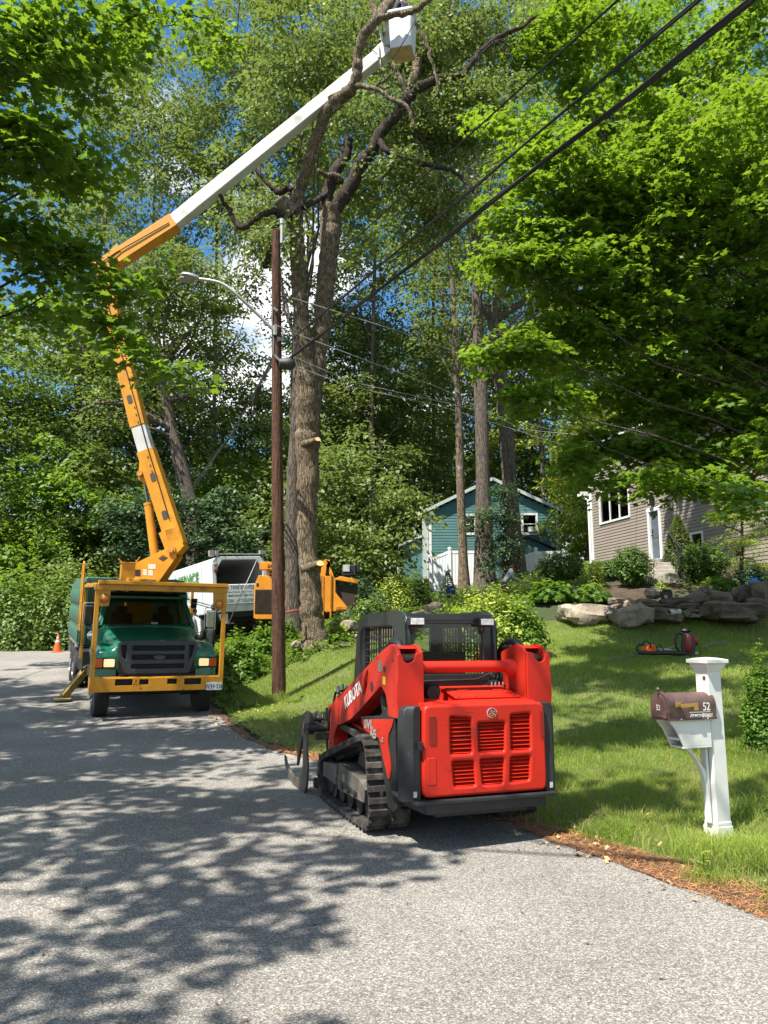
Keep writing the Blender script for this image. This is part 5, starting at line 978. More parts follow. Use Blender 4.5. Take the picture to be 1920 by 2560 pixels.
# ------------------------------------------------------------------ stones of the garden wall
def rock(name, label, px, py, wpx, hpx, Y, seed, m, group=None, dp=.8, tilt=0, cat='rock'):
    rs = np.random.RandomState(seed); c = at(px, py, Y); s_ = cdist(c)/F; rx, rz = wpx*s_/2, hpx*s_/2; ry = max(.18, dp*min(rx, .8)); mb = MB(); n, k = 20, 12; ph = rs.rand(12)*6.28; vs = []
    for i in range(k+1):
        t = math.pi*i/k
        for j in range(n):
            a = 2*math.pi*j/n; d = Vector((math.sin(t)*math.cos(a), math.sin(t)*math.sin(a), math.cos(t)))
            q = 1+.13*math.sin(2.2*d.x*2+ph[0]+d.z*2)+.10*math.sin(5*d.y+ph[1]+3*d.z)+.07*math.sin(7*d.x+ph[2]-4*d.z)+.05*math.sin(11*d.z+ph[3]+6*d.y)+.03*rs.randn()*(.5 if 0 < i < k else 0)
            e = [math.copysign(abs(v)**.72, v) for v in d]; vs.append((e[0]*rx*q, e[1]*ry*q, e[2]*rz*q))
    fs = [(i*n+j, (i+1)*n+j, (i+1)*n+(j+1)%n, i*n+(j+1)%n) for i in range(k) for j in range(n)]
    mb.M = Matrix.Translation(c) @ Matrix.Rotation(R(tilt), 4, 'Y') @ Matrix.Rotation(rs.uniform(-.3,.3), 4, 'Z'); mb.add(vs, fs); o = mb.build(name, m, smooth=True, angle=38); return tag(o, label, cat, group)
stone = mat('wall_stone', (.17,.138,.105,1), .9, var=.3, vscale=2.2, bump=1.0, bscale=11, dirt=(.07,.062,.045,1), dscale=1.6, dlo=.5, dhi=.62)  # darker copy: the shade on most wall stones is put into the colour
stone2 = mat('pale_lit_stone', (.29,.24,.185,1), .9, var=.3, vscale=3, bump=1.0, bscale=13, dirt=(.15,.13,.10,1), dscale=2, dlo=.52, dhi=.62)  # pale stone; on the wall boulders its lightness stands for sunlight
RK = [ (185,1235,390,150,19.3,'large pale boulder at the end of the stone wall nearest the rhododendron',2,5),(570,1250,290,160,18.8,'big pale boulder beside the long end boulder of the wall',2,-6),(800,1240,330,110,19.1,'long low boulder under the white drain pipe',1,3),
 (455,1130,150,50,19.6,'flat stone above the gap between the two pale boulders',1,4),(545,1150,70,62,19.4,'small upright stone on top of the big pale boulder',2,0),(603,1166,60,46,19.3,'small stone next to the upright one on the pale boulder',1,0),(440,1172,92,38,19.3,'thin tilted slab in the gap between the two pale boulders',1,-14),(375,1222,110,40,19.1,'slanted slab leaning against the long end boulder',1,32),
 (740,1066,125,74,20.2,'sunlit rounded stone left of the black battery box',2,0),(690,1140,190,50,19.7,'broad flat stone under the sunlit rounded one',1,2),(780,1166,265,28,19.4,'long thin slab over the pipe end',1,3),(930,1127,225,56,19.6,'wide flat stone below the battery box',1,0),(1095,1105,155,92,19.6,'round topped stone right of the battery box',1,0),
 (1160,1040,95,72,20.2,'small stone crowning the round topped one',1,0),(1020,1170,205,46,19.3,'flat stone above the pipe mouth',1,-2),(1070,1206,145,36,19.1,'thin brown slab right of the pipe mouth',1,4),(985,1232,84,50,19.0,'small block just right of the pipe mouth',1,0),(1062,1246,84,32,18.9,'little flat block at the lawn edge right of the pipe',1,0),
 (768,1200,74,38,19.2,'small stone wedged left of the pipe mouth',1,0),(1270,1095,195,92,19.8,'brown boulder with plants growing over it',1,0),(1370,1210,490,150,18.9,'very long dark boulder at the foot of the wall in deep shade',1,0),(1460,1060,135,105,20.2,'boulder under the blue bag',1,0),
 (1610,1050,150,170,19.6,'tall leaning boulder at the picture edge of the wall',1,-20),(1640,1160,130,95,19.2,'dark block beneath the tall leaning boulder',1,0),(1545,1130,80,60,19.5,'small dark stone left of the tall leaning boulder',1,0),(640,1212,84,30,18.9,'small thin stone on the shoulder of the big pale boulder',1,0)]
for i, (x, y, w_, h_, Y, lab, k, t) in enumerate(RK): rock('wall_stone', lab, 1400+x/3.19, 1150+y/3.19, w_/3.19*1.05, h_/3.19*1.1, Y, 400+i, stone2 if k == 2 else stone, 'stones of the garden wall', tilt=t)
for i, (x, y, w_, h_, Y, lab) in enumerate([(1085,1522,46,30,22,'dark stone behind the cab roof of the skid steer'),(1050,1540,40,26,21.5,'mossy stone left of the dark one behind the cab roof'),(870,1565,50,26,20.5,'pale stone on the sunny bank right of the trimmed oak'),(740,1612,22,18,19.6,'small pale stone at the left foot of the trimmed oak'),(900,1592,26,14,19.2,'little pale stone on the grass left of the cab')]): rock('bank_stone', lab, x, y, w_, h_, Y, 450+i, stone2 if i > 1 else stone)
pp_ = at(1672, 1531, 18.6); mb = MB(); mb.tube([pp_, pp_+Vector((.35,.25,.03))],[.065,.065],20,False); mb.tube([pp_+Vector((.35,.25,.03)), pp_],[.056,.056],20,False); mb.lathe([(.056,0),(.065,0)],(0,0,0),3) if False else None
tag(mb.build('drain_pipe', mat('pipe_pvc', (.55,.54,.50,1), .4, var=.1), smooth=True), 'short white drain pipe sticking out of the stone wall', 'pipe')
# ------------------------------------------------------------------ mailbox
mp0 = ground_at(1797, 2088); mbz = h1(mp0.x, mp0.y)-.02; psi = math.atan2(.36, .93)   # right face normal (.36,-.93)
mx_ = empty('mailbox', (mp0.x, mp0.y, mbz), psi); tag(mx_, 'brown mailbox with number 52 on a white post beside the road', 'mailbox')
vin = mat('vinyl_white', (.68,.68,.655,1), .42, var=.05, dirt=(.46,.45,.40,1), dscale=3.5, dlo=.56, dhi=.78); brz = mat('mailbox_bronze', (.13,.078,.068,1), .5, metal=.25, spec=.5, var=.28, vscale=7, bump=.25, bscale=45)
hw = .072
mb = MB(); mb.box(-hw,hw,-hw,hw,-.2,1.43); po = mb.build('post', vin, mx_, bevel=.005)
mb = MB(); mb.box(-hw-.012,hw+.012,-hw-.012,hw+.012,-.1,.10); mb.box(-hw-.006,hw+.006,-hw-.006,hw+.006,.10,.135); mb.build('post_base', vin, po, bevel=.008)
mb = MB(); q = lambda a, z: [(-a,-a,z),(a,-a,z),(a,a,z),(-a,a,z)]; mb.loft([q(.079,1.36),(q(.081,1.375)),q(.098,1.40),q(.100,1.415),q(.108,1.42),q(.108,1.43)]); mb.box(-.122,.122,-.122,.122,1.43,1.462); mb.loft([q(.120,1.462),q(.06,1.475),q(.01,1.48)]); mb.build('post_cap', vin, po, bevel=.004)
mb = MB(); mb.box(-hw-.004,-hw+.001,-.045,-.015,1.29,1.32); mb.build('post_hole', mat('hole_brown', (.10,.03,.015,1), .7), po)
mb = MB(); mb.box(-.40,-hw,-.062,.062,.93,.95); mb.prism([(-.50,1.085),(-hw,1.085),(-hw,.88),(-.37,.88),(-.395,.93),(-.43,1.0),(-.45,1.03)], -.085,-.070,'y'); mb.prism([(-.50,1.085),(-hw,1.085),(-hw,.88),(-.37,.88),(-.395,.93),(-.43,1.0),(-.45,1.03)], .070,.085,'y'); mb.box(-.37,-hw,-.085,.085,.865,.88); mb.box(-.49,-hw,-.085,.085,1.085,1.10); mb.build('newspaper_holder', vin, mx_, bevel=.003)
mb = MB(); outer_ = [(-.365+.27*math.sin(R(9*i)), .42+.445*math.cos(R(9*i))) for i in range(11)]; inner_ = [(-hw, .42), (-hw, .635), (-.16, .745), (-.245, .865)]
out = outer_+inner_; mb.prism(out, -.022, .022, 'y'); mb.box(-hw-.022,-hw+.001,-.03,.03,.25,.88); mb.build('bracket_arm', vin, mx_, bevel=.003)
mp_ = [( -.098,0),(.098,0),(.102,.11)]+[(.102*math.cos(R(a)), .11+.105*math.sin(R(a))) for a in range(10,180,10)]+[(-.102,.11)]
def msec(x, s_=1.0): return [(x, a*s_, 1.10+b_*(1 if s_ == 1 else s_)) for a, b_ in mp_]
mb = MB(); mb.loft([msec(-.52), msec(-.025)]); body = mb.build('box', brz, mx_, smooth=True, angle=40)
mb = MB(); mb.loft([msec(-.528,1.045), msec(-.50,1.045)]); mb.loft([msec(-.045,1.03), msec(-.02,1.03)]); mb.box(-.52,-.02,-.108,.108,1.095,1.112); mb.build('rim', brz, body, smooth=True, angle=40)
mb = MB(); mb.loft([[(-.536,y*.78,1.10+.02+z*.82) for _, y, z in [(0,a,b_) for a, b_ in mp_]], [(-.526,y*.82,1.10+.015+z*.85) for _, y, z in [(0,a,b_) for a, b_ in mp_]]]); dr_ = mb.build('door', brz, mx_, smooth=True, angle=40)
mb = MB(); mb.ball((-.53,0,1.345),.016,12,8); mb.cyl((-.53,0,1.31),(-.53,0,1.345),.007,8); mb.box(-.545,-.50,-.012,.012,1.312,1.322); mb.prism([(-.014,1.30),(.014,1.30),(0,1.272)],-.542,-.536,'x'); mb.build('latch', brz, dr_, smooth=True)
mb = MB(); mb.box(-.545,-.535,-.10,-.06,1.115,1.165); mb.box(-.53,-.50,-.115,-.10,1.16,1.20); mb.build('hinge', brz, dr_)
num = mat('number_white', (.74,.74,.70,1), .5)
mb = MB(); mb.text('52', .062, frame((-.5375,.027,1.175),(0,-1,0),(0,0,1)), .0005, bold=.001, sx=.8); mb.build('door_number', num, dr_)
Fm = frame((-.10,-.1035,1.165),(1,0,0),(0,0,1))
mb = MB(); mb.text('52', .094, Fm @ Matrix.Translation((.018,.004,0)), .0006, 'RIGHT', .0008, .85); mb.build('house_number', num, body)
mb = MB(); mb.cbox((-.193,-.1035,1.157),(.225,.0012,.0035)); mb.build('number_underline', num, body)
mb = MB(); mb.text('A', .046, frame((-.300,-.1035,1.115),(1,0,0),(0,0,1)), .0006, sx=.8); mb.text('TWOOD', .038, frame((-.279,-.1035,1.115),(1,0,0),(0,0,1)), .0008, sx=.85, bold=.0009); mb.text('S', .046, frame((-.170,-.1035,1.115),(1,0,0),(0,0,1)), .0006, sx=.8); mb.text('TREET', .038, frame((-.150,-.1035,1.115),(1,0,0),(0,0,1)), .0008, sx=.84, bold=.0009); mb.build('street_name', num, body)
mb = MB(); mb.prism([(-.455,1.205),(-.41,1.21),(-.405,1.245),(-.45,1.25)], -.125,-.108,'y'); mb.prism([(-.41,1.228),(-.235,1.236),(-.235,1.175),(-.275,1.175),(-.277,1.205),(-.41,1.198)], -.132,-.126,'y'); mb.cyl((-.43,-.13,1.228),(-.43,-.10,1.228),.008,8); mb.build('flag', [mat('flag_gold', (.42,.26,.07,1), .4, metal=.3)], body, bevel=.001)
for x, s2 in ((-.40,0),(-.12,0)):
    mb = MB(); mb.ball((x,-.108,1.104),.005,8,5); mb.build('screw', num, body)
for o_ in [c_ for c_ in bpy.data.objects if c_.parent == mx_ and c_.name.split('.')[0] in ('box', 'door', 'newspaper_holder', 'bracket_arm')]: o_.location = (-.015, 0, -.125)
# ------------------------------------------------------------------ traffic cone
cp_ = at(143, 1625, 31); cz = h1(cp_.x, cp_.y); cn = empty('traffic_cone', (cp_.x, cp_.y, cz), .3); tag(cn, 'orange traffic cone with pale bands at the road bend', 'traffic cone')
org = mat('cone_orange', (.75,.10,.02,1), .5, var=.1); mb = MB(); mb.box(-.20,.20,-.20,.20,0,.035); mb.build('base', org, cn, bevel=.01)
mb = MB(); mb.lathe([(.155,.035),(.115,.25),(.085,.40),(.0645,.50),(.0545,.56),(.0415,.63),(.028,.73),(.022,.74)], n=24); bdy = mb.build('cone', org, cn, smooth=True, angle=50)
mb = MB(); mb.lathe([(.088,.40),(.068,.50)], n=24); mb.build('reflective_band', mat('band_pale', (.55,.52,.50,1), .4), cn, smooth=True, angle=50); mb = MB(); mb.lathe([(.058,.56),(.045,.63)], n=24); mb.build('reflective_band', mat('band_pale', (.55,.52,.50,1), .4), cn, smooth=True, angle=50)
# ------------------------------------------------------------------ white chip truck, seen from behind on the side drive
CW = mat('chip_white', (.58,.61,.62,1), .38, spec=.5, coat=.2, var=.05, dirt=(.42,.42,.38,1), dscale=1.2, dlo=.58, dhi=.75); gl2 = mat('letter_green', (.05,.22,.03,1), .5); gl3 = mat('letter_olive', (.07,.11,.05,1), .55)
co = at(533, 1532, 28.5); CMx = Matrix.Translation(co) @ Matrix.Rotation(R(5.0), 4, Vector((0,-1,0))) @ Matrix.Rotation(R(36), 4, 'Z')
ct = empty('chip_truck', co, mtx=CMx); tag(ct, 'white chip truck with green lettering and a dark open rear, parked behind the trees', 'chip truck')
Hc, Wc, Lc = 2.05, 2.25, 6.5
mb = MB(); t = .06
mb.box(0,t,0,Lc,0,Hc-.25); mb.box(Wc-t,Wc,0,Lc,0,Hc-.25); mb.box(0,Wc,0,Lc,0,t); mb.prism([(0,Hc-.25),(.22,Hc),(Wc-.22,Hc),(Wc,Hc-.25),(Wc-t,Hc-.25),(Wc-.25,Hc-t),(.25,Hc-t),(t,Hc-.25)], 0, Lc, 'y'); mb.box(0,Wc,Lc-.05,Lc,0,Hc-.25)
cbx = mb.build('chip_body', CW, ct, bevel=.015)
mb = MB(); mb.plate(rpoly([(0,.0),(Wc,.0),(Wc,Hc-.25),(Wc-.24,Hc+.02),(.24,Hc+.02),(0,Hc-.25)],.03), [rpoly([(.16,1.02),(.16,1.55),(.42,Hc-.10),(Wc-.42,Hc-.10),(Wc-.16,1.62),(Wc-.16,1.02)],.04)[::-1]], .09, Matrix(((1,0,0,0),(0,0,-1,.0),(0,1,0,0),(0,0,0,1))), .015); mb.build('rear_frame', CW, ct)
mb = MB(); mb.box(.15,Wc-.15,-.14,-.092,.28,1.0); tg_ = mb.build('tailgate', CW, ct, bevel=.01)
RM = lambda u, v: Matrix(((1,0,0,u),(0,0,-1,-.142),(0,1,0,v),(0,0,0,1)))
mb = MB(); mb.text('LMER TREE SERVICE', .19, RM(.22,.83), .001, sx=.88, bold=.002); mb.build('tailgate_lettering', gl3, tg_); mb = MB(); mb.text('Cutting · Stump Grinding · Boom Truck', .085, RM(.24,.70), .001, sx=.95); mb.build('tailgate_lettering', gl3, tg_); mb = MB(); mb.text('24 HR EMERGENCY SERVICE', .115, RM(.24,.55), .001, sx=.95, bold=.001); mb.build('tailgate_lettering', gl3, tg_); mb = MB(); mb.text('617.645.5061 | 617.592.0769', .185, RM(.16,.34), .001, sx=.66, bold=.002); mb.build('tailgate_lettering', gl3, tg_)
mb = MB(); mb.box(.10,Wc-.1,-.05,.0,-.20,.24); mb.build('rear_apron', dark, ct)
mb = MB(); mb.box(.0,.12,-.12,-.09,.35,.85); mb.box(.02,.10,-.15,-.12,.4,.8); mb.build('latch_bar', CW, ct, bevel=.01)
for z, c in ((1.78,'lamp_grey'),(1.55,'lamp_red')):
    mb = MB(); mb.M = Matrix.Translation((.14,-.10,z)); mb.lathe([(.085,0),(.085,-.02),(.06,-.035),(.001,-.035)], n=20, axis='y'); mb.build('rear_lamp', mat(c, (.30,.30,.30,1) if z > 1.7 else (.20,.05,.03,1), .3, coat=.4), ct, smooth=True)
mb = MB(); mb.cyl((.0,-.05,Hc+.12),(Wc,-.05,Hc+.10),.022,8); mb.cyl((.1,-.05,Hc),(.1,-.05,Hc+.14),.02,6); mb.cyl((Wc-.1,-.05,Hc-.1),(Wc-.1,-.05,Hc+.25),.02,6); mb.cbox((.02,-.05,Hc+.15),(.18,.14,.22)); mb.cbox((.24,-.05,Hc+.15),(.10,.10,.20)); mb.cbox((Wc-.12,-.05,Hc+.18),(.24,.14,.16)); mb.build('top_rail', mat('rail_grey', (.25,.25,.24,1), .5), ct)
mb = MB()
for y in (.9,1.75,2.6,3.5,4.4,5.3): mb.box(-.03,.0,y-.04,y+.04,.0,Hc-.28)
mb.build('side_rib', CW, cbx)
LMt = lambda y, z: Matrix(((0,0,-1,-.034),(-1,0,0,y),(0,1,0,z),(0,0,0,1)))
mb = MB(); mb.text('TREE SERVICE', .56, LMt(4.6,1.26), .001, sx=1.02, bold=.012); mb.build('side_lettering', gl2, cbx); mb = MB(); mb.text('WORK', .34, LMt(3.2,.98), .001, sx=1.0, bold=.004); mb.build('side_lettering', gl2, cbx); mb = MB(); mb.text('SERVICE', .26, LMt(3.6,.66), .001, sx=1.6, bold=.003); mb.build('side_lettering', gl2, cbx); mb = MB(); mb.text('617.592.0769', .40, LMt(4.3,.16), .001, sx=1.05, bold=.007); mb.build('side_lettering', gl2, cbx)
mb = MB(); mb.box(.2,Wc-.2,.2,8.5,-.35,-.02); mb.build('chassis', dark, ct)
mb = MB(); mb.box(.05,.55,-.06,-.03,-.42,-.06); mb.build('mud_flap', CW, ct); mb = MB(); mb.box(.1,Wc-.1,Lc+.2,Lc+2.0,-.1,1.7); mb.build('cab', CW, ct, bevel=.1)
for y in (1.6, 7.6):
    for x, o in ((.22,-1),(Wc-.22,1)): wheel(ct, x, y, .48, .3, o, z=-.42)
# ------------------------------------------------------------------ wood chipper
orn = mat('chipper_orange', (.62,.235,.012,1), .42, spec=.45, coat=.1, var=.15, vscale=2.5, dirt=(.2,.09,.03,1), dscale=3, dlo=.6, dhi=.75)
CY_ = 25.0; cg = at(765, 1560, CY_); c_h = h1(cg.x, CY_)
chp = empty('wood_chipper', (cg.x, CY_, c_h)); tag(chp, 'orange wood chipper standing behind the trimmed oak and the utility pole', 'wood chipper')
def cx_(px): return at(px, 1500, CY_).x-cg.x
def cz_(py): return at(765, py, CY_).z-c_h
mb = MB(); P = [(cx_(635),cz_(1546)),(cx_(688),cz_(1540)),(cx_(688),cz_(1460)),(cx_(670),cz_(1440)),(cx_(645),cz_(1438)),(cx_(635),cz_(1462))]; mb.prism(P, 0, 1.6, 'y'); mb.box(cx_(640),cx_(686),-.03,0,cz_(1548),cz_(1536)); eng = mb.build('engine_cover', orn, chp, bevel=.02)
mb = MB(); mb.box(cx_(638),cx_(681),-.04,-.005,cz_(1533),cz_(1474))
for i in range(22): x = cx_(639)+(cx_(680)-cx_(639))*i/21; mb.box(x-.005,x+.005,-.055,-.04,cz_(1532),cz_(1475))
mb.build('radiator_grille', mat('radiator_brown', (.05,.032,.02,1), .6, var=.3, vscale=6), eng)
mb = MB(); mb.box(cx_(640),cx_(646),-.01,-.003,cz_(1466),cz_(1458)); mb.build('side_port', dark, eng)
mb = MB(); mb.box(cx_(645),cx_(688),.1,.5,cz_(1423),cz_(1404)); mb.box(cx_(663),cx_(670),.2,.4,cz_(1440),cz_(1423)); ch = mb.build('discharge_chute', orn, chp, bevel=.015)
mb = MB(); mb.text('BANDIT', .155, Matrix(((1,0,0,cx_(666)),(0,0,-1,.097),(0,1,0,cz_(1419)),(0,0,0,1))), .001, sx=.75, bold=.004); mb.build('chute_lettering', dark, ch)
mb = MB(); mb.ball((cx_(676),.4,cz_(1445)),(.28,.25,.16),14,8); mb.build('air_cleaner', dark, chp, smooth=True)
mb = MB(); P = [(cx_(805),cz_(1525)),(cx_(805),cz_(1440)),(cx_(833),cz_(1440)),(cx_(838),cz_(1448)),(cx_(838),cz_(1480)),(cx_(870),cz_(1520)),(cx_(868),cz_(1526)),(cx_(815),cz_(1530))]; mb.prism(P, .0,.10,'y'); mb.prism([(cx_(833),cz_(1448)),(cx_(895),cz_(1459)),(cx_(893),cz_(1448)),(cx_(850),cz_(1440))], .05, .5,'y'); inf = mb.build('infeed_frame', orn, chp, bevel=.01)
mb = MB(); mb.prism([(cx_(800),cz_(1440)),(cx_(812),cz_(1440)),(cx_(815),cz_(1410)),(cx_(822),cz_(1405)),(cx_(822),cz_(1436)),(cx_(833),cz_(1440)),(cx_(828),cz_(1425)),(cx_(822),cz_(1400)),(cx_(812),cz_(1397)),(cx_(802),cz_(1405))], .1,.25,'y'); mb.build('feed_arm', orn, inf, bevel=.01)
mb = MB(); mb.prism([(cx_(838),cz_(1460)),(cx_(893),cz_(1462)),(cx_(885),cz_(1515)),(cx_(866),cz_(1516)),(cx_(840),cz_(1482))], .2,1.3,'y'); mb.build('infeed_hopper', mat('hopper_dark', (.03,.018,.01,1), .7), inf)
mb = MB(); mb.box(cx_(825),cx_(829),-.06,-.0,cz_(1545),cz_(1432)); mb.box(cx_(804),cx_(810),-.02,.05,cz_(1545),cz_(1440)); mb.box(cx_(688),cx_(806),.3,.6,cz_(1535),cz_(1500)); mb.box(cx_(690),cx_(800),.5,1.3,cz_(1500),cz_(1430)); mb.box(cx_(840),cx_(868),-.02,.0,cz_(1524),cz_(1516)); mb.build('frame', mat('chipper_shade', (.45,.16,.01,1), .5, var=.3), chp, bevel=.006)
mb = MB(); mb.cbox((cx_(872),.3,cz_(1425)),(.45,.5,.36)); mb.cbox((cx_(892),.3,cz_(1420)),(.16,.4,.30)); mb.box(cx_(855),cx_(862),.2,.4,cz_(1440),cz_(1420)); mb.build('control_box', dark, chp, bevel=.03)
mb = MB(); mb.cbox((cx_(865),.03,cz_(1420)),(.22,.01,.22)); mb.build('warning_label', mat('label_grey', (.42,.42,.40,1), .6, var=.3, vscale=40), chp)
for x in (720, 790): wheel(chp, cx_(x), .4, .36, .24, -1, z=.36).rotation_euler = (0,0,0)
# ------------------------------------------------------------------ utility pole, lamp, wires
pole_b = at(697, 1757, 16.6); pole_b.z = h1(pole_b.x, pole_b.y); pt_ = at(690, 577, 16.6)
up_ = empty('utility_pole', pole_b); tag(up_, 'brown weathered wooden utility pole in front of the trimmed oak', 'utility pole')
mb = MB(); mb.tube([pole_b-Vector((0,0,.4)), pole_b, pole_b.lerp(pt_,.5), pt_], [.155,.150,.125,.098], 28); mb.build('pole', MATS['pole_wood'], up_, smooth=True, angle=60, world=True)
def pp(px, py, dy=0.0): return at(px, py, 16.6+dy)
mb = MB(); mb.tube([pp(704,608,-.05), pp(705,560,-.05)], .035, 10); mb.tube([pp(705,560,-.05), pp(705,548,-.05)], .05, 10); mb.build('riser', mat('riser_grey', (.42,.45,.44,1), .5), up_, smooth=True, world=True)
mb = MB(); c = pp(716,910,-.10); mb.lathe([(.10,-.16),(.13,-.14),(.13,.02),(.14,.03),(.14,.10),(.11,.16),(.05,.20)], (c.x, c.y, c.z), 18, 'x'); mb.build('splice_case', mat('splice_black', (.03,.034,.034,1), .5), up_, smooth=True, world=True)
mb = MB()
for a, b_ in (((690,812),(690,835)),((686,888),(700,902)),((684,770),(694,778))): mb.beam(pp(*a,-.17), pp(*b_,-.17), .06, .05)
for r in range(3): mb.tube([pp(692+2*r,815,-.16), pp(708+3*r,818+4*r,-.20), pp(704+2*r,846,-.18), pp(692,842+6*r,-.17)], .009, 5)
mb.tube([pp(682,770,-.1), pp(680,800,-.1), pp(684,850,-.1), pp(683,888,-.1)], .02, 6); mb.build('pole_hardware', mat('hardware_grey', (.16,.17,.17,1), .5, metal=.4), up_, world=True)
sl_ = empty('street_lamp', pp(686,827)); tag(sl_, 'grey cobra head street lamp on a curved arm fixed to the wooden utility pole', 'street lamp')
gal = mat('galvanised', (.30,.33,.31,1), .5, metal=.5, var=.15)
mb = MB(); mb.tube(wobble([pp(686,827,-.15), pp(640,782,-.2), pp(590,735,-.3), pp(560,712,-.3), pp(530,702,-.3), pp(490,697,-.3)], np.random.RandomState(0), 0, 30), .036, 10); mb.box(*[v for p in ((pp(688,815,-.15), pp(691,838,-.15)),) for v in (p[0].x-.04, p[0].x+.04, p[0].y-.05, p[0].y+.03, p[1].z, p[0].z)]); mb.build('arm', gal, sl_, smooth=True, world=True)
a, b_ = pp(497,697,-.3), pp(452,689,-.3); u = (b_-a).normalized(); mb = MB(); mb.M = frame((a+b_)/2, u, (0,-1,0)); Lh = (b_-a).length
mb.loft([[(x, w_*math.cos(t), -h_*math.sin(t) if math.sin(t) < 0 else -h_*.6*math.sin(t)) for t in np.linspace(0, 6.283, 15)[:-1]] for x, w_, h_ in ((-Lh*.5,.05,.05),(-Lh*.35,.09,.08),(-.0,.15,.09),(Lh*.3,.15,.08),(Lh*.47,.08,.05),(Lh*.5,.02,.02))]); lh = mb.build('lamp_head', gal, sl_, smooth=True, world=True)
mb = MB(); c = (a+b_)/2; mb.lathe([(.045,.06),(.045,.12),(.03,.14)], (c.x+.12, c.y, c.z), 12); mb.build('photocell', dark, lh, world=True)
mb = MB(); mb.ball((c.x-.06, c.y, c.z-.05), (.20,.12,.07), 14, 8); mb.build('lamp_lens', mat('lens_smoke', (.22,.23,.21,1), .2, coat=.4), lh, smooth=True, world=True)
wire = mat('wire_black', (.016,.016,.017,1), .6); wireg = mat('wire_grey', (.34,.36,.34,1), .5)
def cable(name, label, pts, r, m, sag=.0, strands=1, spread=.03, cat='power line', seg=26, group=None):
    """hanging line through world points; several strands twisted loosely together count as one cable"""
    mb = MB(); rs_ = np.random.RandomState(len(label))
    for s_ in range(strands):
        o = Vector((0, 0, 0)) if s_ == 0 else Vector((rs_.randn()*spread*.4, rs_.randn()*spread, rs_.randn()*spread)); P = []
        for i in range(len(pts)-1):
            A, B_ = Vector(pts[i]), Vector(pts[i+1])
            for j in range(seg): t = j/seg; P.append(A.lerp(B_, t)-Vector((0,0,sag*4*t*(1-t)*(B_-A).length/20))+o*(.4+.6*math.sin(3*t*6.28+s_*2)))
        P.append(Vector(pts[-1])); mb.tube(P, r, 5)
    return tag(mb.build(name, m, smooth=True), label, cat, group)
def along(px, py, z, px0, py0, Y0=16.6):
    """line from a pole point through the sight line of a pixel where it hangs at height z, carried on behind the viewer"""
    d = at(px, py, 10)-Vector((0,0,EYE)); q = Vector((0,0,EYE))+d*((z-EYE)/d.z); p = pp(px0, py0); e = q+(q-p).normalized()*14; return [p, q, e]
cable('overhead_line', 'thin uppermost black line running from the pole over the street', along(1545,0,8.3,707,762), .013, wire, 0, 2, .012)
cable('overhead_line', 'double black line in the middle of the three running over the street', along(1742,0,7.7,706,868), .015, wire, .0, 3, .022)
cable('overhead_line', 'thick lashed black cable, lowest of the three over the street', along(1886,0,7.2,723,899), .019, wire, .0, 6, .030)
cable('service_line', 'thin pale line from the pole top area crossing to the slim oak trunk', [pp(700,735), at(1000,829,24), at(1280,930,32)], .012, wireg)
cable('service_line', 'thin pale line dropping from the splice height towards the houses', [pp(706,822), at(860,880,19.5), at(1100,970,24), at(1307,1074,28), at(1640,1106,31)], .012, wireg)
cable('service_line', 'lowest thin pale line fanning out behind the trimmed oak', [pp(712,905), at(870,965,20), at(1100,1015,27), at(1400,1110,34)], .010, wireg); cable('service_line', 'faint pale line just above the lowest one behind the oak', [pp(706,880), at(880,955,21), at(1120,1008,27), at(1420,1085,34)], .009, wireg)
for i, (x, y, l_) in enumerate(((410,1335,'steepest dark line running down from the pole behind the yellow boom'),(445,1268,'dark line below the steepest one behind the yellow boom'),(462,1235,'dark line above the splice that hangs beside the pole'),(475,1200,'lowest dark line running down from the pole towards the boom'))):
    cable('overhead_line', l_, [pp(688,880+8*i), at(640-6*i,975+10*i,19), at(590-4*i,1065+8*i,23), at(x,y,33)], .014 if i < 2 else .009, wire, 0, 2, .02)
mb = MB(); mb.tube([at(650,962,18.4), at(646,975,18.6), at(638,1000,18.9), at(632,1012,19)], [.03,.075,.075,.03], 10); tag(mb.build('cable_splice', MATS['splice_black'], smooth=True), 'dark sleeve shaped splice hanging on the lines left of the pole', 'cable splice')
# far pole with a white lamp arm
fb = at(263, 1420, 46); fz = h1(fb.x, fb.y); fp = empty('utility_pole', (fb.x, fb.y, fz)); tag(fp, 'distant grey utility pole with a pale lamp arm beyond the road bend', 'utility pole')
ft = at(264, 1283, 46); mb = MB(); mb.tube([Vector((fb.x, fb.y, fz)), ft], [.16,.12], 12); mb.build('pole', MATS['pole_wood'], fp, smooth=True, world=True)
mb = MB(); mb.tube([at(270,1335,45.8), at(290,1322,45.6), at(312,1312,45.4), at(332,1309,45.2)], [.07,.06,.10,.05], 8); mb.tube([at(266,1305,45.8), at(280,1316,45.7), at(296,1314,45.6), at(322,1306,45.5)], .03, 6); mb.build('lamp_arm', mat('arm_pale', (.6,.62,.62,1), .5), fp, smooth=True, world=True)
cable('guy_wire', 'thin pale wire slanting down from the distant utility pole', [at(262,1305,46), at(232,1350,46), at(203,1392,46)], .03, wireg, cat='wire'); cable('service_line', 'thin pale line rising from the distant utility pole', [at(263,1284,46), at(300,1262,44), at(335,1228,42)], .025, wireg)
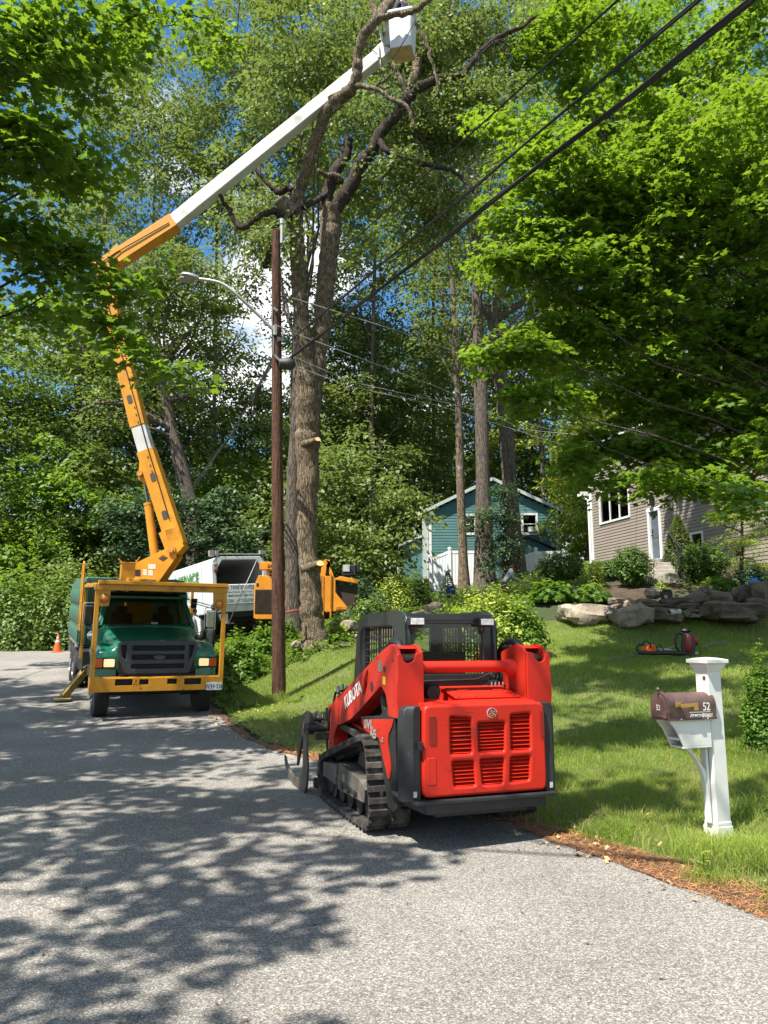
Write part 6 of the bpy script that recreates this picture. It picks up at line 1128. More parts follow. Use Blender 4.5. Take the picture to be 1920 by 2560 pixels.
# ------------------------------------------------------------------ people
def human(name, label, J, cols, scale=1.0, hair=None, helmet=None, cat='person', muff=None):
    """J: joint positions; cols: shirt, trousers, skin, shoes"""
    bones = [('pel','che'),('che','nek'),('nek','hea'),('hea','top'),('nek','shl'),('shl','ell'),('ell','wrl'),('nek','shr'),('shr','elr'),('elr','wrr'),('pel','hil'),('hil','knl'),('knl','anl'),('anl','tol'),('pel','hir'),('hir','knr'),('knr','anr'),('anr','tor')]
    rad = dict(pel=.15,che=.165,nek=.062,hea=.098,top=.070,shl=.072,ell=.050,wrl=.033,shr=.072,elr=.050,wrr=.033,hil=.10,knl=.066,anl=.045,tol=.038,hir=.10,knr=.066,anr=.045,tor=.038)
    ks = list(rad); vs = [Vector(J[k]) for k in ks]; es = [(ks.index(a), ks.index(b_)) for a, b_ in bones]
    me = bpy.data.meshes.new('body'); me.from_pydata([tuple(v) for v in vs], es, []); o = bpy.data.objects.new('body', me); sc.collection.objects.link(o)
    md = o.modifiers.new('skin', 'SKIN'); sv = me.skin_vertices[0].data
    for i, k in enumerate(ks): sv[i].radius = (rad[k]*scale, rad[k]*scale*(.8 if k in ('pel','che') else 1)); sv[i].use_root = (k == 'pel')
    s2 = o.modifiers.new('sub', 'SUBSURF'); s2.levels = 2; s2.render_levels = 2
    em = bpy.data.meshes.new_from_object(o.evaluated_get(bpy.context.evaluated_depsgraph_get())); bpy.data.objects.remove(o)
    mb = MB(); mb.add([v.co for v in em.vertices], [tuple(p.vertices) for p in em.polygons])
    seg = [(vs[a], vs[b_], ks[a], ks[b_]) for a, b_ in es]; mats_ = []
    for p in em.polygons:
        c = p.center; best = None
        for a, b_, ka, kb in seg:
            t = max(0, min(1, (c-a).dot(b_-a)/max((b_-a).length_squared, 1e-6))); d_ = (c-a.lerp(b_, t)).length
            if best is None or d_ < best[0]: best = (d_, ka, kb, t)
        ka, kb, t = best[1:]; m_ = 0
        if kb in ('hea','top') or ka in ('hea',): m_ = 2
        elif kb in ('knl','knr','anl','anr','hil','hir'): m_ = 1
        elif kb in ('tol','tor'): m_ = 3
        elif kb == 'che' and t < .12: m_ = 1
        elif kb in ('wrl','wrr') and t > .93: m_ = 2
        mats_.append(m_)
    mb.m = mats_
    # hands with palm, four fingers and thumb, curled
    for w_, e_ in (('wrl','ell'),('wrr','elr')):
        W, d = Vector(J[w_]), (Vector(J[w_])-Vector(J[e_])).normalized(); sd_ = d.cross(Vector((0,0,1))).normalized(); dn = d.cross(sd_).normalized(); mb.mi = 2
        mb.beam(W, W+d*.085*scale, .075*scale, .032*scale, up=dn)
        for q, ln in ((-.03,.062),(-.01,.072),(.01,.068),(.03,.052)): b0 = W+d*.08*scale+sd_*q*scale; mb.tube([b0, b0+d*ln*.5*scale+dn*.008, b0+d*ln*.8*scale+dn*.032*scale], [.010*scale,.009*scale,.007*scale], 6)
        b0 = W+d*.025*scale+sd_*.038*scale; mb.tube([b0, b0+sd_*.03*scale+d*.025*scale, b0+sd_*.030*scale+d*.058*scale+dn*.015], [.012*scale,.010*scale,.008*scale], 6)
    # face: nose, ears, eyes, mouth
    hc = Vector(J['hea']).lerp(Vector(J['top']), .35); f = Vector(J['face']).normalized(); up = (Vector(J['top'])-Vector(J['hea'])).normalized(); f = (f-up*f.dot(up)).normalized(); sx = up.cross(f)
    mb.mi = 2; mb.tube([hc+f*.085*scale+up*.012, hc+f*.115*scale-up*.022], [.008*scale,.016*scale], 6)
    for q in (-1, 1): mb.ball(hc+sx*q*.098*scale, (.014*scale,.022*scale,.032*scale), 8, 6)
    mb.mi = 4
    for q in (-1, 1): mb.ball(hc+f*.090*scale+sx*q*.033*scale+up*.018*scale, .009*scale, 6, 4)
    mb.beam(hc+f*.092*scale-up*.052*scale-sx*.02*scale, hc+f*.092*scale-up*.052*scale+sx*.02*scale, .008, .006)
    root = empty(name, (J['pel'][0], J['pel'][1], min(J['anl'][2], J['anr'][2])-.07)); tag(root, label, cat)
    mb.build('body', cols+[mat('eye_dark', (.02,.015,.012,1), .4)], root, smooth=True, angle=80, world=True)
    if hair:
        mb = MB(); n = 14; rs_ = np.random.RandomState(3)
        for c_, r_ in ((hc+up*.055*scale-f*.02*scale, .108),(hc+up*.02*scale-f*.05*scale, .10)): mb.ball(c_, (r_*scale, r_*scale, r_*.85*scale), 14, 10)
        mb.build('hair', hair, root, smooth=True, world=True)
    if helmet:
        mb = MB(); c_ = hc+up*.045*scale; mb.ball(c_+up*.03, (.128*scale,.138*scale,.105*scale), 18, 12); mb.tube([c_+f*.10*scale+up*.005, c_+f*.17*scale], [.05*scale,.02*scale], 10); mb.build('helmet', helmet, root, smooth=True, world=True)
    if muff:
        for q in (-1, 1):
            mb = MB(); mb.ball(hc+sx*q*.115*scale-up*.0, (.035*scale,.045*scale,.05*scale), 10, 8); mb.build('ear_muff', muff, root, smooth=True, world=True)
        mb = MB(); mb.ball(hc+f*.04*scale-up*.055*scale, (.075*scale,.08*scale,.065*scale), 12, 8); mb.build('beard', hair or muff, root, smooth=True, world=True)
    return root
def stance(base, face, side, hgt=1.75, lean=0.0, bend=0.0, hl=None, hr=None, step=.1):
    """joints of a standing figure; face and side are unit directions; hl, hr are where the wrists go"""
    B_ = Vector(base); f = Vector(face).normalized(); s_ = Vector(side).normalized(); k = hgt/1.75; U = Vector((0,0,1)); J = {}
    pel = B_+U*(.93-bend*.25)*k-f*bend*.12; tr_d = (U*math.cos(lean)+f*math.sin(lean)); che = pel+tr_d*.34*k; nek = che+tr_d*.21*k; hd_ = (U*math.cos(lean*.5)+f*math.sin(lean*.6)).normalized()
    J.update(pel=pel, che=che, nek=nek, hea=nek+hd_*.11*k+f*.02, top=nek+hd_*.225*k+f*.02, face=tuple(f-U*.15-U*lean*.4))
    for q, n_ in ((-1,'l'),(1,'r')):
        sh_ = nek+s_*q*.19*k-tr_d*.05*k; w_ = hl if n_ == 'l' else hr; w_ = Vector(w_) if w_ is not None else sh_-U*.52*k+f*.08+s_*q*.06
        d = w_-sh_; L_ = min(d.length, .54*k); w_ = sh_+d.normalized()*L_; h_ = math.sqrt(max((.285*k)**2-(L_/2)**2, .0004)); el_j = sh_.lerp(w_, .5)+(-U*.8+s_*q*.5-f*.2).normalized()*h_
        J['sh'+n_] = sh_; J['el'+n_] = el_j; J['wr'+n_] = w_; hp = pel+s_*q*.10*k-U*.05; an = B_+s_*q*.12*k+f*(q*step)+U*.08; J['hi'+n_] = hp; J['kn'+n_] = hp.lerp(an, .5)+f*(.03+bend*.22); J['an'+n_] = an; J['to'+n_] = an+f*.17-U*.04
    return {k_: (tuple(v) if not isinstance(v, tuple) else v) for k_, v in J.items()}
skin = mat('skin', (.38,.20,.13,1), .55); skd = mat('skin_tan', (.30,.16,.10,1), .55); clk = mat('cloth_black', (.018,.018,.020,1), .85, var=.2, bump=.3, bscale=25); cln = mat('cloth_navy', (.015,.02,.045,1), .85, var=.2); clg = mat('cloth_grey', (.38,.42,.40,1), .85, var=.15, vscale=9, bump=.4, bscale=18); clw = mat('cloth_white', (.60,.62,.62,1), .85, var=.1); clb = mat('cloth_khaki', (.10,.085,.06,1), .85, var=.2); boot = mat('boot_brown', (.05,.03,.02,1), .7)
fq = at(527, 1600, 20.6); fb_ = (fq.x, fq.y, h1(fq.x, fq.y)-.0); hand = at(571, 1560, 20.4); rope_hi = at(641, 1402, 24.2)
human('person', 'person in dark clothes and helmet holding a rope beside the truck guard', stance(fb_, (.8,.5,0), (-.53,.85,0), 1.68, .12, .05, hl=tuple(hand), hr=tuple(hand-Vector((.05,0,.16)))), [clk, clk, skin, boot], helmet=mat('helmet_dark', (.05,.07,.06,1), .4, coat=.4), hair=None)
fq = at(487, 1610, 21.0); human('person', 'person in a white shirt mostly hidden behind the truck mirror', stance((fq.x, fq.y, h1(fq.x, fq.y)), (-.4,-.9,0), (.9,-.4,0), 1.66, .25, .1), [clw, clb, skd, boot], hair=mat('hair_dark', (.02,.014,.01,1), .7))
fq = at(1268, 1490, 28.0); human('person', 'person in a grey long sleeved shirt with red ear defenders bending over the plants', stance((fq.x-.1, fq.y, at(1268,1518,28).z), (.97,-.15,0), (-.15,-.97,0), 1.72, .62, .35, hl=tuple(at(1318,1468,27.8)), hr=tuple(at(1325,1478,28.2))), [clg, clb, skd, boot], hair=mat('hair_brown', (.035,.015,.01,1), .8), muff=mat('muff_red', (.25,.015,.02,1), .4))
bb = BC + Vector((0,0,-.05)); human('person', 'person in navy working in the raised white bucket', stance((bb.x+.05, bb.y+.1, bb.z), (-.6,.8,0), (.8,.6,0), 1.75, .1, 0), [cln, clk, skin, boot], helmet=mat('helmet_white', (.6,.6,.6,1), .4))
cable('work_rope', 'thin rope from the chipper chute down to the person beside the truck', [rope_hi, at(608,1475,22.2), hand+Vector((0,0,.02))], .012, mat('rope_grey', (.30,.29,.25,1), .8), .1, cat='rope', seg=10)
cable('work_rope', 'dark rope hanging from the bucket past the dead limbs', [at(1052,28,16.8), at(1012,100,16.7), at(965,175,16.9), at(935,235,17.4)], .012, wire, .0, cat='rope', seg=8)
# red strap round the two oaks
mb = MB(); P = [at(716,1532,19.6), at(733,1527,19.45), at(748,1527,19.6)]; mb.tube(wobble(P, np.random.RandomState(1), 0, 10), .028, 8); tag(mb.build('strap', mat('strap_red', (.28,.05,.045,1), .7), smooth=True), 'red strap stretched across the second oak trunk behind the pole', 'strap')
# ------------------------------------------------------------------ tools and small things on the grass
g = ground_at(1718, 1640); s_ = .92
bl = empty('backpack_blower', (g.x, g.y, g.z), R(-15)); tag(bl, 'red and black backpack blower standing on the shaded lawn', 'leaf blower'); bblk = mat('blower_black', (.014,.014,.015,1), .5); bred = mat('blower_red', (.20,.018,.014,1), .45)
mb = MB(); mb.prism(rpoly([(-.10,.0),(.12,.0),(.16,.22),(.10,.44),(-.04,.46),(-.10,.30)],.04), -.16,.14,'y'); mb.build('housing', bblk, bl, bevel=.02)
mb = MB(); mb.ball((.02,-.14,.24),(.075,.08,.20),14,10); mb.ball((.17,-.05,.30),(.05,.08,.10),12,8); mb.build('engine_cover', bred, bl, smooth=True)
mb = MB(); mb.tube([(-.06,-.14,.44),(-.16,-.15,.46),(-.22,-.16,.34),(-.21,-.16,.18),(-.14,-.15,.06)],.022,8); mb.build('shoulder_strap', bblk, bl, smooth=True); mb = MB(); mb.tube([(-.06,.10,.44),(-.15,.10,.44),(-.20,.10,.32),(-.19,.10,.16),(-.12,.08,.06)],.022,8); mb.build('shoulder_strap', bblk, bl, smooth=True)
mb = MB(); mb.ball((.0,-.02,.50),(.11,.09,.05),14,8); mb.build('intake_cap', bblk, bl, smooth=True); mb = MB(); mb.tube([(-.05,-.15,.05),(-.25,-.3,.06),(-.45,-.35,.07),(-.66,-.36,.06),(-.95,-.38,.07)],[.05,.05,.045,.04,.035],12); mb.tube([(-.46,-.35,.10),(-.50,-.35,.18),(-.55,-.35,.22)],.016,6); mb.build('blower_tube', bblk, bl, smooth=True)
mb = MB(); mb.ball((.16,-.12,.05),(.05,.04,.04),10,6); mb.build('fuel_cap', mat('cap_pale', (.25,.26,.18,1), .5), bl, smooth=True)
g = ground_at(1622, 1636); cs_ = empty('chainsaw', (g.x, g.y, g.z+.03), R(200)); tag(cs_, 'orange and black chainsaw lying on the lawn beside the backpack blower', 'chainsaw'); corg = mat('saw_orange', (.85,.13,.015,1), .4)
mb = MB(); mb.prism(rpoly([(-.13,.0),(.10,.0),(.12,.08),(.06,.16),(-.08,.17),(-.14,.10)],.03), -.09,.09,'y'); mb.build('saw_body', corg, cs_, bevel=.015)
mb = MB(); mb.tube([(.02,.10,.10),(.05,.12,.20),(.05,0,.24),(.05,-.12,.20),(.02,-.10,.08)],.014,8); mb.tube([(.10,0,.16),(.22,0,.17),(.30,0,.10),(.26,0,.03),(.10,0,.02)],.02,8); mb.prism([(-.20,.0),(-.13,.02),(-.13,.14),(-.17,.14)], -.05,.05,'y'); mb.build('handle', bblk, cs_, smooth=True)
mb = MB(); mb.prism(rpoly([(-.13,.03),(-.55,.035),(-.58,.06),(-.55,.085),(-.13,.10)],.02), -.004,.004,'y'); mb.build('guide_bar', mat('bar_steel', (.3,.3,.28,1), .35, metal=.8), cs_)
a, b_ = ground_at(1560, 1652), ground_at(1690, 1626); mb = MB(); mb.tube([a+Vector((0,0,.05)), a.lerp(b_,.5)+Vector((0,0,.09)), b_+Vector((0,0,.07))], .018, 8); mb.beam(a+Vector((-.25,-.02,.04)), a+Vector((.0,0,.05)), .05,.03); tag(mb.build('pole_saw', mat('pole_grey_green', (.09,.12,.11,1), .5), smooth=True), 'long dark green pole tool lying on the lawn under the chainsaw', 'pole saw')
a, b_ = ground_at(1756, 1626), ground_at(1812, 1613); mb = MB(); mb.tube([a+Vector((0,0,.06)), a.lerp(b_,.6)+Vector((0,0,.10)), b_+Vector((0,0,.08))], .017, 8); mb.tube([a.lerp(b_,.5)+Vector((0,0,.09)), a.lerp(b_,.75)+Vector((.02,-.3,.03))], .012, 6); tag(mb.build('fallen_branch', mat('branch_grey', (.14,.15,.13,1), .8), smooth=True), 'bare forked grey branch lying right of the backpack blower', 'branch')
c = at(1666, 1487, 19.7); mb = MB(); mb.M = Matrix.Translation(c) @ Matrix.Rotation(R(-12),4,'Z'); mb.box(-.13,.14,-.10,.10,-.10,.09); mb.box(-.10,.12,-.08,.08,.09,.13); bbx = tag(mb.build('battery_box', bblk, bevel=.02), 'black battery box resting on the stone wall', 'battery box')
mb = MB(); mb.M = Matrix.Translation(c) @ Matrix.Rotation(R(-12),4,'Z') @ Matrix.Translation((-.03,-.102,-.05)); mb.lathe([(.045,0),(.045,-.006),(.001,-.006)], n=18, axis='y'); d_ = mb.build('dial', mat('dial_grey', (.3,.31,.32,1), .4)); d_.parent = bbx
c = at(1127, 1474, 30); c.z = max(c.z, h1(c.x, c.y)+.12); mb = MB(); mb.M = Matrix.Translation(c) @ Matrix.Rotation(R(15),4,'Z') @ Matrix.Rotation(R(-8),4,'Y'); mb.box(-.13,.13,-.10,.10,-.14,.14); bx_ = tag(mb.build('blue_box', mat('carton_blue', (.012,.035,.13,1), .5, var=.3, vscale=8), bevel=.006), 'small dark blue carton on the ground left of the dark oak trunk', 'box')
mb = MB(); mb.M = Matrix.Translation(c) @ Matrix.Rotation(R(15),4,'Z') @ Matrix.Rotation(R(-8),4,'Y'); mb.cbox((.02,-.102,.0),(.14,.004,.07)); q = mb.build('printed_patch', mat('patch_pale', (.30,.33,.42,1), .6, var=.7, vscale=25)); q.parent = bx_
c = at(1884, 1455, 19.9); rs_ = np.random.RandomState(6); mb = MB(); mb.M = Matrix.Translation(c); n, k = 14, 9; vs = []
for i in range(k+1):
    t = math.pi*i/k
    for j in range(n):
        a = 6.283*j/n; q = 1+.25*rs_.randn()*.6; vs.append((.15*q*math.sin(t)*math.cos(a), .12*q*math.sin(t)*math.sin(a), .08*q*math.cos(t)*(1.3 if j % 3 == 0 else .9)))
mb.add(vs, [(i*n+j, (i+1)*n+j, (i+1)*n+(j+1)%n, i*n+(j+1)%n) for i in range(k) for j in range(n)]); tag(mb.build('plastic_bag', mat('bag_blue', (.02,.20,.62,1), .35, coat=.3), smooth=True, angle=40), 'crumpled bright blue plastic bag on the stone wall', 'plastic bag')
# sprouting weeds on the needle verge
for i, (px, py, hp, lab) in enumerate(((1762,2200,70,'bright weed seedling on the orange needle verge below the mailbox'),(1838,2205,34,'small weed seedling right of the bigger one on the needle verge'),(1905,2130,30,'small weed seedling nearest the picture edge on the verge'))):
    g = ground_at(px, py); s_ = cdist(g)/F; hz = hp*s_; rs_ = np.random.RandomState(50+i); n = 14; r = empty('weed_seedling', (g.x, g.y, g.z)); tag(r, lab, 'weed')
    C = np.array([[math.cos(a)*hz*.35*(1-t*.5), math.sin(a)*hz*.35*(1-t*.5), hz*(.15+.85*t)] for a, t in zip(np.arange(n)*2.4, np.linspace(0,1,n))]); C[:,:2] *= .7; N = np.stack([C[:,0]*-2, C[:,1]*-2, np.full(n, hz*.8)], 1)+rs_.randn(n,3)*.01; D = np.stack([C[:,0], C[:,1], np.full(n, hz*.35)], 1)
    leaves('leaf_rosette', C, N, D, np.full(n, hz*.42), np.array(_mir([(0,0),(.16,.35),(.13,.7),(0,1)])), 'lime_leaf', r, rs=rs_); mb = MB(); mb.tube([(0,0,-.02),(0,0,hz*.9)], .004, 6); mb.build('stem', MATS['lime_leaf'], r)
for i, (px, py) in enumerate(((1306,2132),(1550,2211),(1487,2267),(1825,2337))):
    g = ground_at(px, py); rock('pebble', ['pale pebble on the asphalt behind the skid steer','flat pale chip lying on the asphalt below the mailbox lawn','small dark stone on the open asphalt','white chip on the asphalt nearest the picture corner'][i], px, py-1, 26 if i != 2 else 14, 9, g.y, 600+i, stone2, cat='pebble')
# ------------------------------------------------------------------ trees
def pb(px, py, Y, rx, ry, k, rd=None):
    """a foliage mass that stands at depth Y"""
    p = at(px, py, Y); s_ = cdist(p)/F; return (p.x, p.y, p.z, rx*s_, (rd if rd else (rx+ry)/2*s_), ry*s_, k)
def pt(mb, pts, n=10, wob=.0, rs=None, sub=10):
    """tapered limb through (px,py,Y,radius in px)"""
    W = [at(a, b, c) for a, b, c, d in pts]; rad = [d*cdist(p)/F for p, (a, b, c, d) in zip(W, pts)]
    P = wobble(W, rs or np.random.RandomState(1), wob, sub*(len(W)-1)); t0 = np.linspace(0, 1, len(W)); t1 = np.linspace(0, 1, len(P)); rr = np.interp(t1, t0, rad)
    if wob: rr = rr*(1+.05*(rs or np.random.RandomState(2)).randn(len(rr)))
    mb.tube(P, list(rr), n); return P
# --- the big oak being trimmed
oak_base = at(776, 1618, 20); oak_base.z = h1(oak_base.x, oak_base.y)-.05
oak = empty('oak_tree', oak_base); tag(oak, 'large grey barked oak with cut limbs, being trimmed behind the wooden utility pole', 'tree')
rs_o = np.random.RandomState(8); tr = MB(); pt0 = pt
def ptr(mb, pts, *a): return pt0(mb, [(x, y, Y, r_*.90) for x, y, Y, r_ in pts], *a)
ptr(tr, [(790,1665,20,52),(788,1612,20,42),(782,1560,20,33),(776,1460,20,28),(768,1330,20,27),(769,1200,20,30),(770,1100,20,34),(771,1040,19.9,34),(768,950,19.8,31),(760,865,19.7,24),(753,790,19.6,22),(748,710,19.5,21),(744,620,19.3,21),(738,560,19.2,22),(742,500,19.0,20)], 22, .012, rs_o, 7)
ptr(tr, [(780,1060,19.9,20),(787,960,19.9,26),(799,870,19.9,23),(807,800,19.9,24),(814,710,19.8,24.5),(824,620,19.7,27),(826,560,19.7,30),(830,510,19.6,27)], 20, .012, rs_o, 7)
for v in (0,): pass
tr.build('trunk', MATS['oak_bark'], oak, smooth=True, angle=80, world=True)
lim = []
def limb(pts, mtl='oak_bark', w_=.015, n=9):
    pts = [(a, b_, c, d*.88) for a, b_, c, d in pts]; mb = MB(); pt(mb, pts, n, w_, rs_o, 6); mb.build('limb', MATS[mtl], oak, smooth=True, angle=80, world=True)
limb([(742,505,19,20),(750,470,18.9,17),(769,420,18.7,17),(786,358,18.5,17),(811,295,18.2,17),(836,255,18.0,19),(878,226,17.8,17),(893,181,17.6,15),(895,139,17.5,14),(906,93,17.4,14),(933,57,17.3,14),(948,42,17.3,11)])
limb([(938,50,17.3,10),(980,38,17.2,9),(1028,30,17.1,8),(1060,10,17.0,8),(1090,-20,17.0,6)]); limb([(942,48,17.3,8),(934,20,17.4,7),(918,-20,17.5,6)]); limb([(940,52,17.3,14),(962,22,17.9,16),(985,-15,18.4,16)])
limb([(828,530,19.6,20),(817,510,19.6,18),(820,480,19.7,17),(838,430,19.8,17),(862,390,20,16),(872,350,20.2,12)], 'dark_bark')
limb([(834,530,19.6,22),(852,500,19.6,21),(874,470,19.6,20),(904,412,19.6,18),(933,370,19.5,17),(955,325,19.5,16),(990,288,19.5,15),(1022,243,19.5,15),(1056,215,19.5,14),(1106,195,19.6,11),(1153,188,19.7,9),(1182,152,19.8,9),(1220,110,20,8),(1258,86,20.1,7),(1300,70,20.2,6),(1340,40,20.3,4)], 'dark_bark')
limb([(1018,248,19.5,13),(1030,205,19.7,14),(1040,170,19.9,13),(1056,115,20.2,12),(1085,80,20.4,10),(1115,50,20.6,9),(1150,-10,20.8,9)]); limb([(1020,245,19.5,9),(1000,200,19.4,10),(985,165,19.4,9),(970,150,19.4,6)])
limb([(948,345,19.5,9),(960,372,19.3,9),(1005,394,19.2,8),(1064,410,19.0,7),(1127,426,18.8,6),(1160,450,18.7,4),(1190,490,18.6,2)], 'dark_bark')
limb([(846,452,19.7,16),(838,440,19.6,10),(815,438,19.4,7),(795,424,19.2,6)]); limb([(758,520,19,9),(785,505,19.2,8),(812,490,19.5,8)], 'dark_bark')
limb([(895,215,17.6,9),(937,219,17.3,6),(962,236,17.2,6),(985,250,17.1,6),(1013,264,17,6),(1028,290,17,5),(1034,318,17,4)]); limb([(937,219,17.3,4),(962,200,17.2,3),(974,185,17.2,2)]); limb([(1040,60,17.2,5),(1062,100,17.2,6),(1075,140,17.2,5),(1088,190,17.2,4),(1096,230,17.2,3)])
limb([(742,555,19.1,11),(722,545,19,12),(700,535,18.9,10),(680,528,18.8,9),(640,548,18.7,8),(608,569,18.6,9),(590,555,18.6,7),(570,520,18.6,6),(548,486,18.5,5),(530,440,18.5,3)], 'dark_bark')
limb([(735,475,19.3,7),(715,470,19.4,9),(701,482,19.4,10),(670,460,19.4,6),(645,430,19.4,5),(625,390,19.4,3)], 'dark_bark'); limb([(700,545,19,7),(690,600,19,9),(672,640,19,9),(664,668,19,9)], 'dark_bark')
for q in range(26):   # fine dead twigs
    px = rs_o.choice([660,690,1010,1040,1100,560,930,1240]); py = {660:600,690:560,1010:270,1040:330,1100:430,560:520,930:60,1240:100}[px]; a = rs_o.rand()*6.28; r_ = 40+60*rs_o.rand()
    limb([(px,py,18.7,2.2),(px+math.cos(a)*r_*.5+6*rs_o.randn(),py+abs(math.sin(a))*r_*.5,18.6,1.5),(px+math.cos(a)*r_,py+abs(math.sin(a))*r_+8*rs_o.randn(),18.5,.6)], 'dark_bark', .03, 4)
cutm = mat('cut_wood', srgb('d9b27c'), .8, var=.12, vscale=20)
for a, b_, rp, lb in (((722,525,18.95),(698,499,18.8),15,'pale sawn stub'),((800,392+60,19.6),(800,392+60,19.5),0,None),((838,262,18.0),(826,240,17.9),8,None),((770,1108,19.7),(794,1099,19.35),6.5,'small pale sawn stub low on trunk'),((772,1420,19.8),(800,1409,19.3),9,'broken stub with torn pale wood')):
    if not rp: continue
    mb = MB(); p, q = at(*a), at(*b_); r_ = rp*cdist(q)/F; d = (q-p).normalized(); nn = (d+Vector((-.3,-.9,.5))*.6).normalized(); mb.tube([p-d*.12, p, q-d*.02, q], [r_*2.2, r_*1.5, r_*1.1, r_*1.0], 12); e1 = nn.cross(Vector((0,0,1))).normalized(); e2 = nn.cross(e1); ring = [q+e1*math.cos(a_)*r_*1.02*(1+.15*math.sin(a_*3))+e2*math.sin(a_)*r_*.8+nn*.02 for a_ in np.linspace(0,6.28,15)[:-1]]; mb.mi = 1; mb.loft([ring, [v+nn*.012 for v in ring]])
    mb.build('cut_stub', [MATS['oak_bark'], cutm], oak, smooth=True, angle=60, world=True, label=lb)
rs = np.random.RandomState(5)
OB = [pb(1080,330,20.5,110,70,24), pb(1010,120,20.5,60,60,10), pb(900,470,20.6,50,50,8), pb(1040,560,20.5,80,70,10), pb(960,60,20.6,60,40,6), pb(760,150,20.8,90,70,12), pb(680,260,21,70,60,9), pb(1200,260,20.5,120,90,26), pb(1180,60,21,150,70,30), pb(1000,420,20,80,60,12), pb(640,520,21,60,40,8), pb(700,590,18.8,26,50,4), pb(640,610,19.5,30,50,4), pb(960,230,19.9,60,70,6), pb(1120,500,20,90,60,12), pb(870,310,20.4,50,60,6), pb(1100,150,20.8,90,70,14)]
OB = [b_[:6]+(int(b_[6]*1.7),) for b_ in OB]+[pb(1000,60,20.8,110,60,14), pb(1130,330,21,110,90,22), pb(850,60,21,80,60,12), pb(990,300,20.8,60,60,9)]
C, bi = blob_centers(rs, OB); LC, LN, LD, cid = spray_pts(rs, C, .5+.35*rs.rand(len(C)), 95, .38, .6, .5, .9)
leaves('crown', LC-np.array(oak_base), LN, LD, .135*(.7+.6*rs.rand(len(LC))), OAKL, 'oak_leaf', oak, rs=rs)
# --- near maples, left and right of the road
left_blobs = [pb(60,120,9.5,130,120,30), pb(190,110,10,110,110,24), pb(50,330,9.5,110,110,28), pb(160,400,10.5,90,80,16), pb(40,560,10,100,90,20), pb(150,640,10.5,80,70,14), pb(330,40,11,90,60,11), pb(50,760,11,90,60,12), pb(160,760,11.5,60,40,6), pb(470,40,12,70,40,5), pb(560,120,12.5,50,30,3),
   pb(245,705,10.0,50,22,5), pb(325,700,10.0,26,18,3), pb(250,790,10.0,40,20,4), pb(300,850,10.0,40,20,4), pb(315,895,10,22,14,2), pb(430,925,10.0,34,14,3),
   (-9.5,8.5,9.5,3.0,3.6,3.2,55), (-9,12,11,2.4,2.6,2.6,30), (-11,6,9,3,3,3,35)]
tree('maple_tree', 'broad maple overhanging the street beside the bucket truck boom, its low branch crossing the boom', 'tree', [(-11.6,10.5,h1(-11.6,10.5)),(-11.2,10.3,4),(-10.6,10,8),(-9.5,9.8,12)], .30, .12, left_blobs, 21, 'maple_leaf_dark', MAPLE, .128, 44, .50, 'dark_bark', twigs=.35, limb_r=.15, flat=.16, droop=.35)
right_blobs = [pb(1400,420,15,120,110,40), pb(1270,520,15,70,55,12), pb(1330,360,15.4,60,60,8), pb(1275,650,14.6,95,28,13), pb(1400,640,15,150,100,44), pb(1300,860,14.5,110,34,16), pb(1240,870,14.4,60,20,5), pb(1340,985,14.5,90,34,14), pb(1560,500,15.5,170,150,66), pb(1630,330,15.6,70,90,18), pb(1610,250,15.6,25,50,4), pb(1450,840,15.8,160,100,44),
   pb(1720,470,16,120,110,40), pb(1850,560,16,110,130,38), pb(1600,760,16,200,150,84), pb(1830,820,16.8,150,170,72), pb(1590,985,17.2,170,70,44), pb(1740,1000,17,170,100,56), pb(1880,1040,16.6,110,110,40), pb(1480,1110,17,90,50,14), pb(1620,1135,16.8,150,40,30), pb(1790,1150,16.6,140,45,32), pb(1510,1200,16.5,60,20,7), pb(1840,1245,12.2,38,45,6), pb(1900,330,16,70,120,16), pb(1240,300,16,50,70,6), pb(1950,1100,13.5,90,70,12), (8.5,17.5,9.5,4,3,4,90), (7.5,15.2,11.2,3.4,1.8,2.2,170), (4.8,15.6,10.6,2.2,1.4,1.6,90), (8.5,17,8.6,3.2,2,1.2,90), pb(1620,1190,15.4,150,26,16), pb(1780,1205,15.2,130,26,14), pb(1440,1150,15.6,70,26,7)]
tree('maple_tree', 'bright green maple leaning over the lawn in front of the grey house', 'tree', [(10.8,17.2,h1(10.8,17.2)),(10.4,17,5),(9.6,16.6,8),(8.6,16.2,11.5)], .26, .10, right_blobs, 31, 'maple_leaf', MAPLE, .138, 54, .50, 'wood_bark', twigs=.40, limb_r=.15, flat=.17, droop=.40)
tree('maple_tree', 'tall maple rising above the right hand maple, its top lit by the sun', 'tree', [(13.6,14.5,h1(13.6,14.5)),(13,16,8),(11,20,14),(8.5,23,18.5)], .3, .12, [pb(1560,90,23.5,110,140,38), pb(1500,280,24,140,70,26), pb(1700,180,24,150,160,50), pb(1850,60,24,120,130,36), pb(1880,250,23,60,120,22), pb(1620,620,25,200,160,30), pb(1850,450,25,120,200,26)], 33, 'maple_leaf_dark', MAPLE, .18, 46, .62, 'wood_bark', twigs=.4)
tree('maple_tree', 'sunlit maple top rising left of the taller dark maple, under the uppermost wire', 'tree', [(12.4,20.2,h1(12.4,20.2)),(12,20.5,7),(9,21.5,13),(5.5,22.5,17.5)], .2, .08, [pb(1390,100,21.5,90,110,44), pb(1300,170,21.5,50,90,12), pb(1450,230,21.5,70,60,12), pb(1480,60,22,60,90,14)], 35, 'maple_leaf', MAPLE, .16, 50, .55, 'wood_bark', twigs=.4, limb_r=.2)
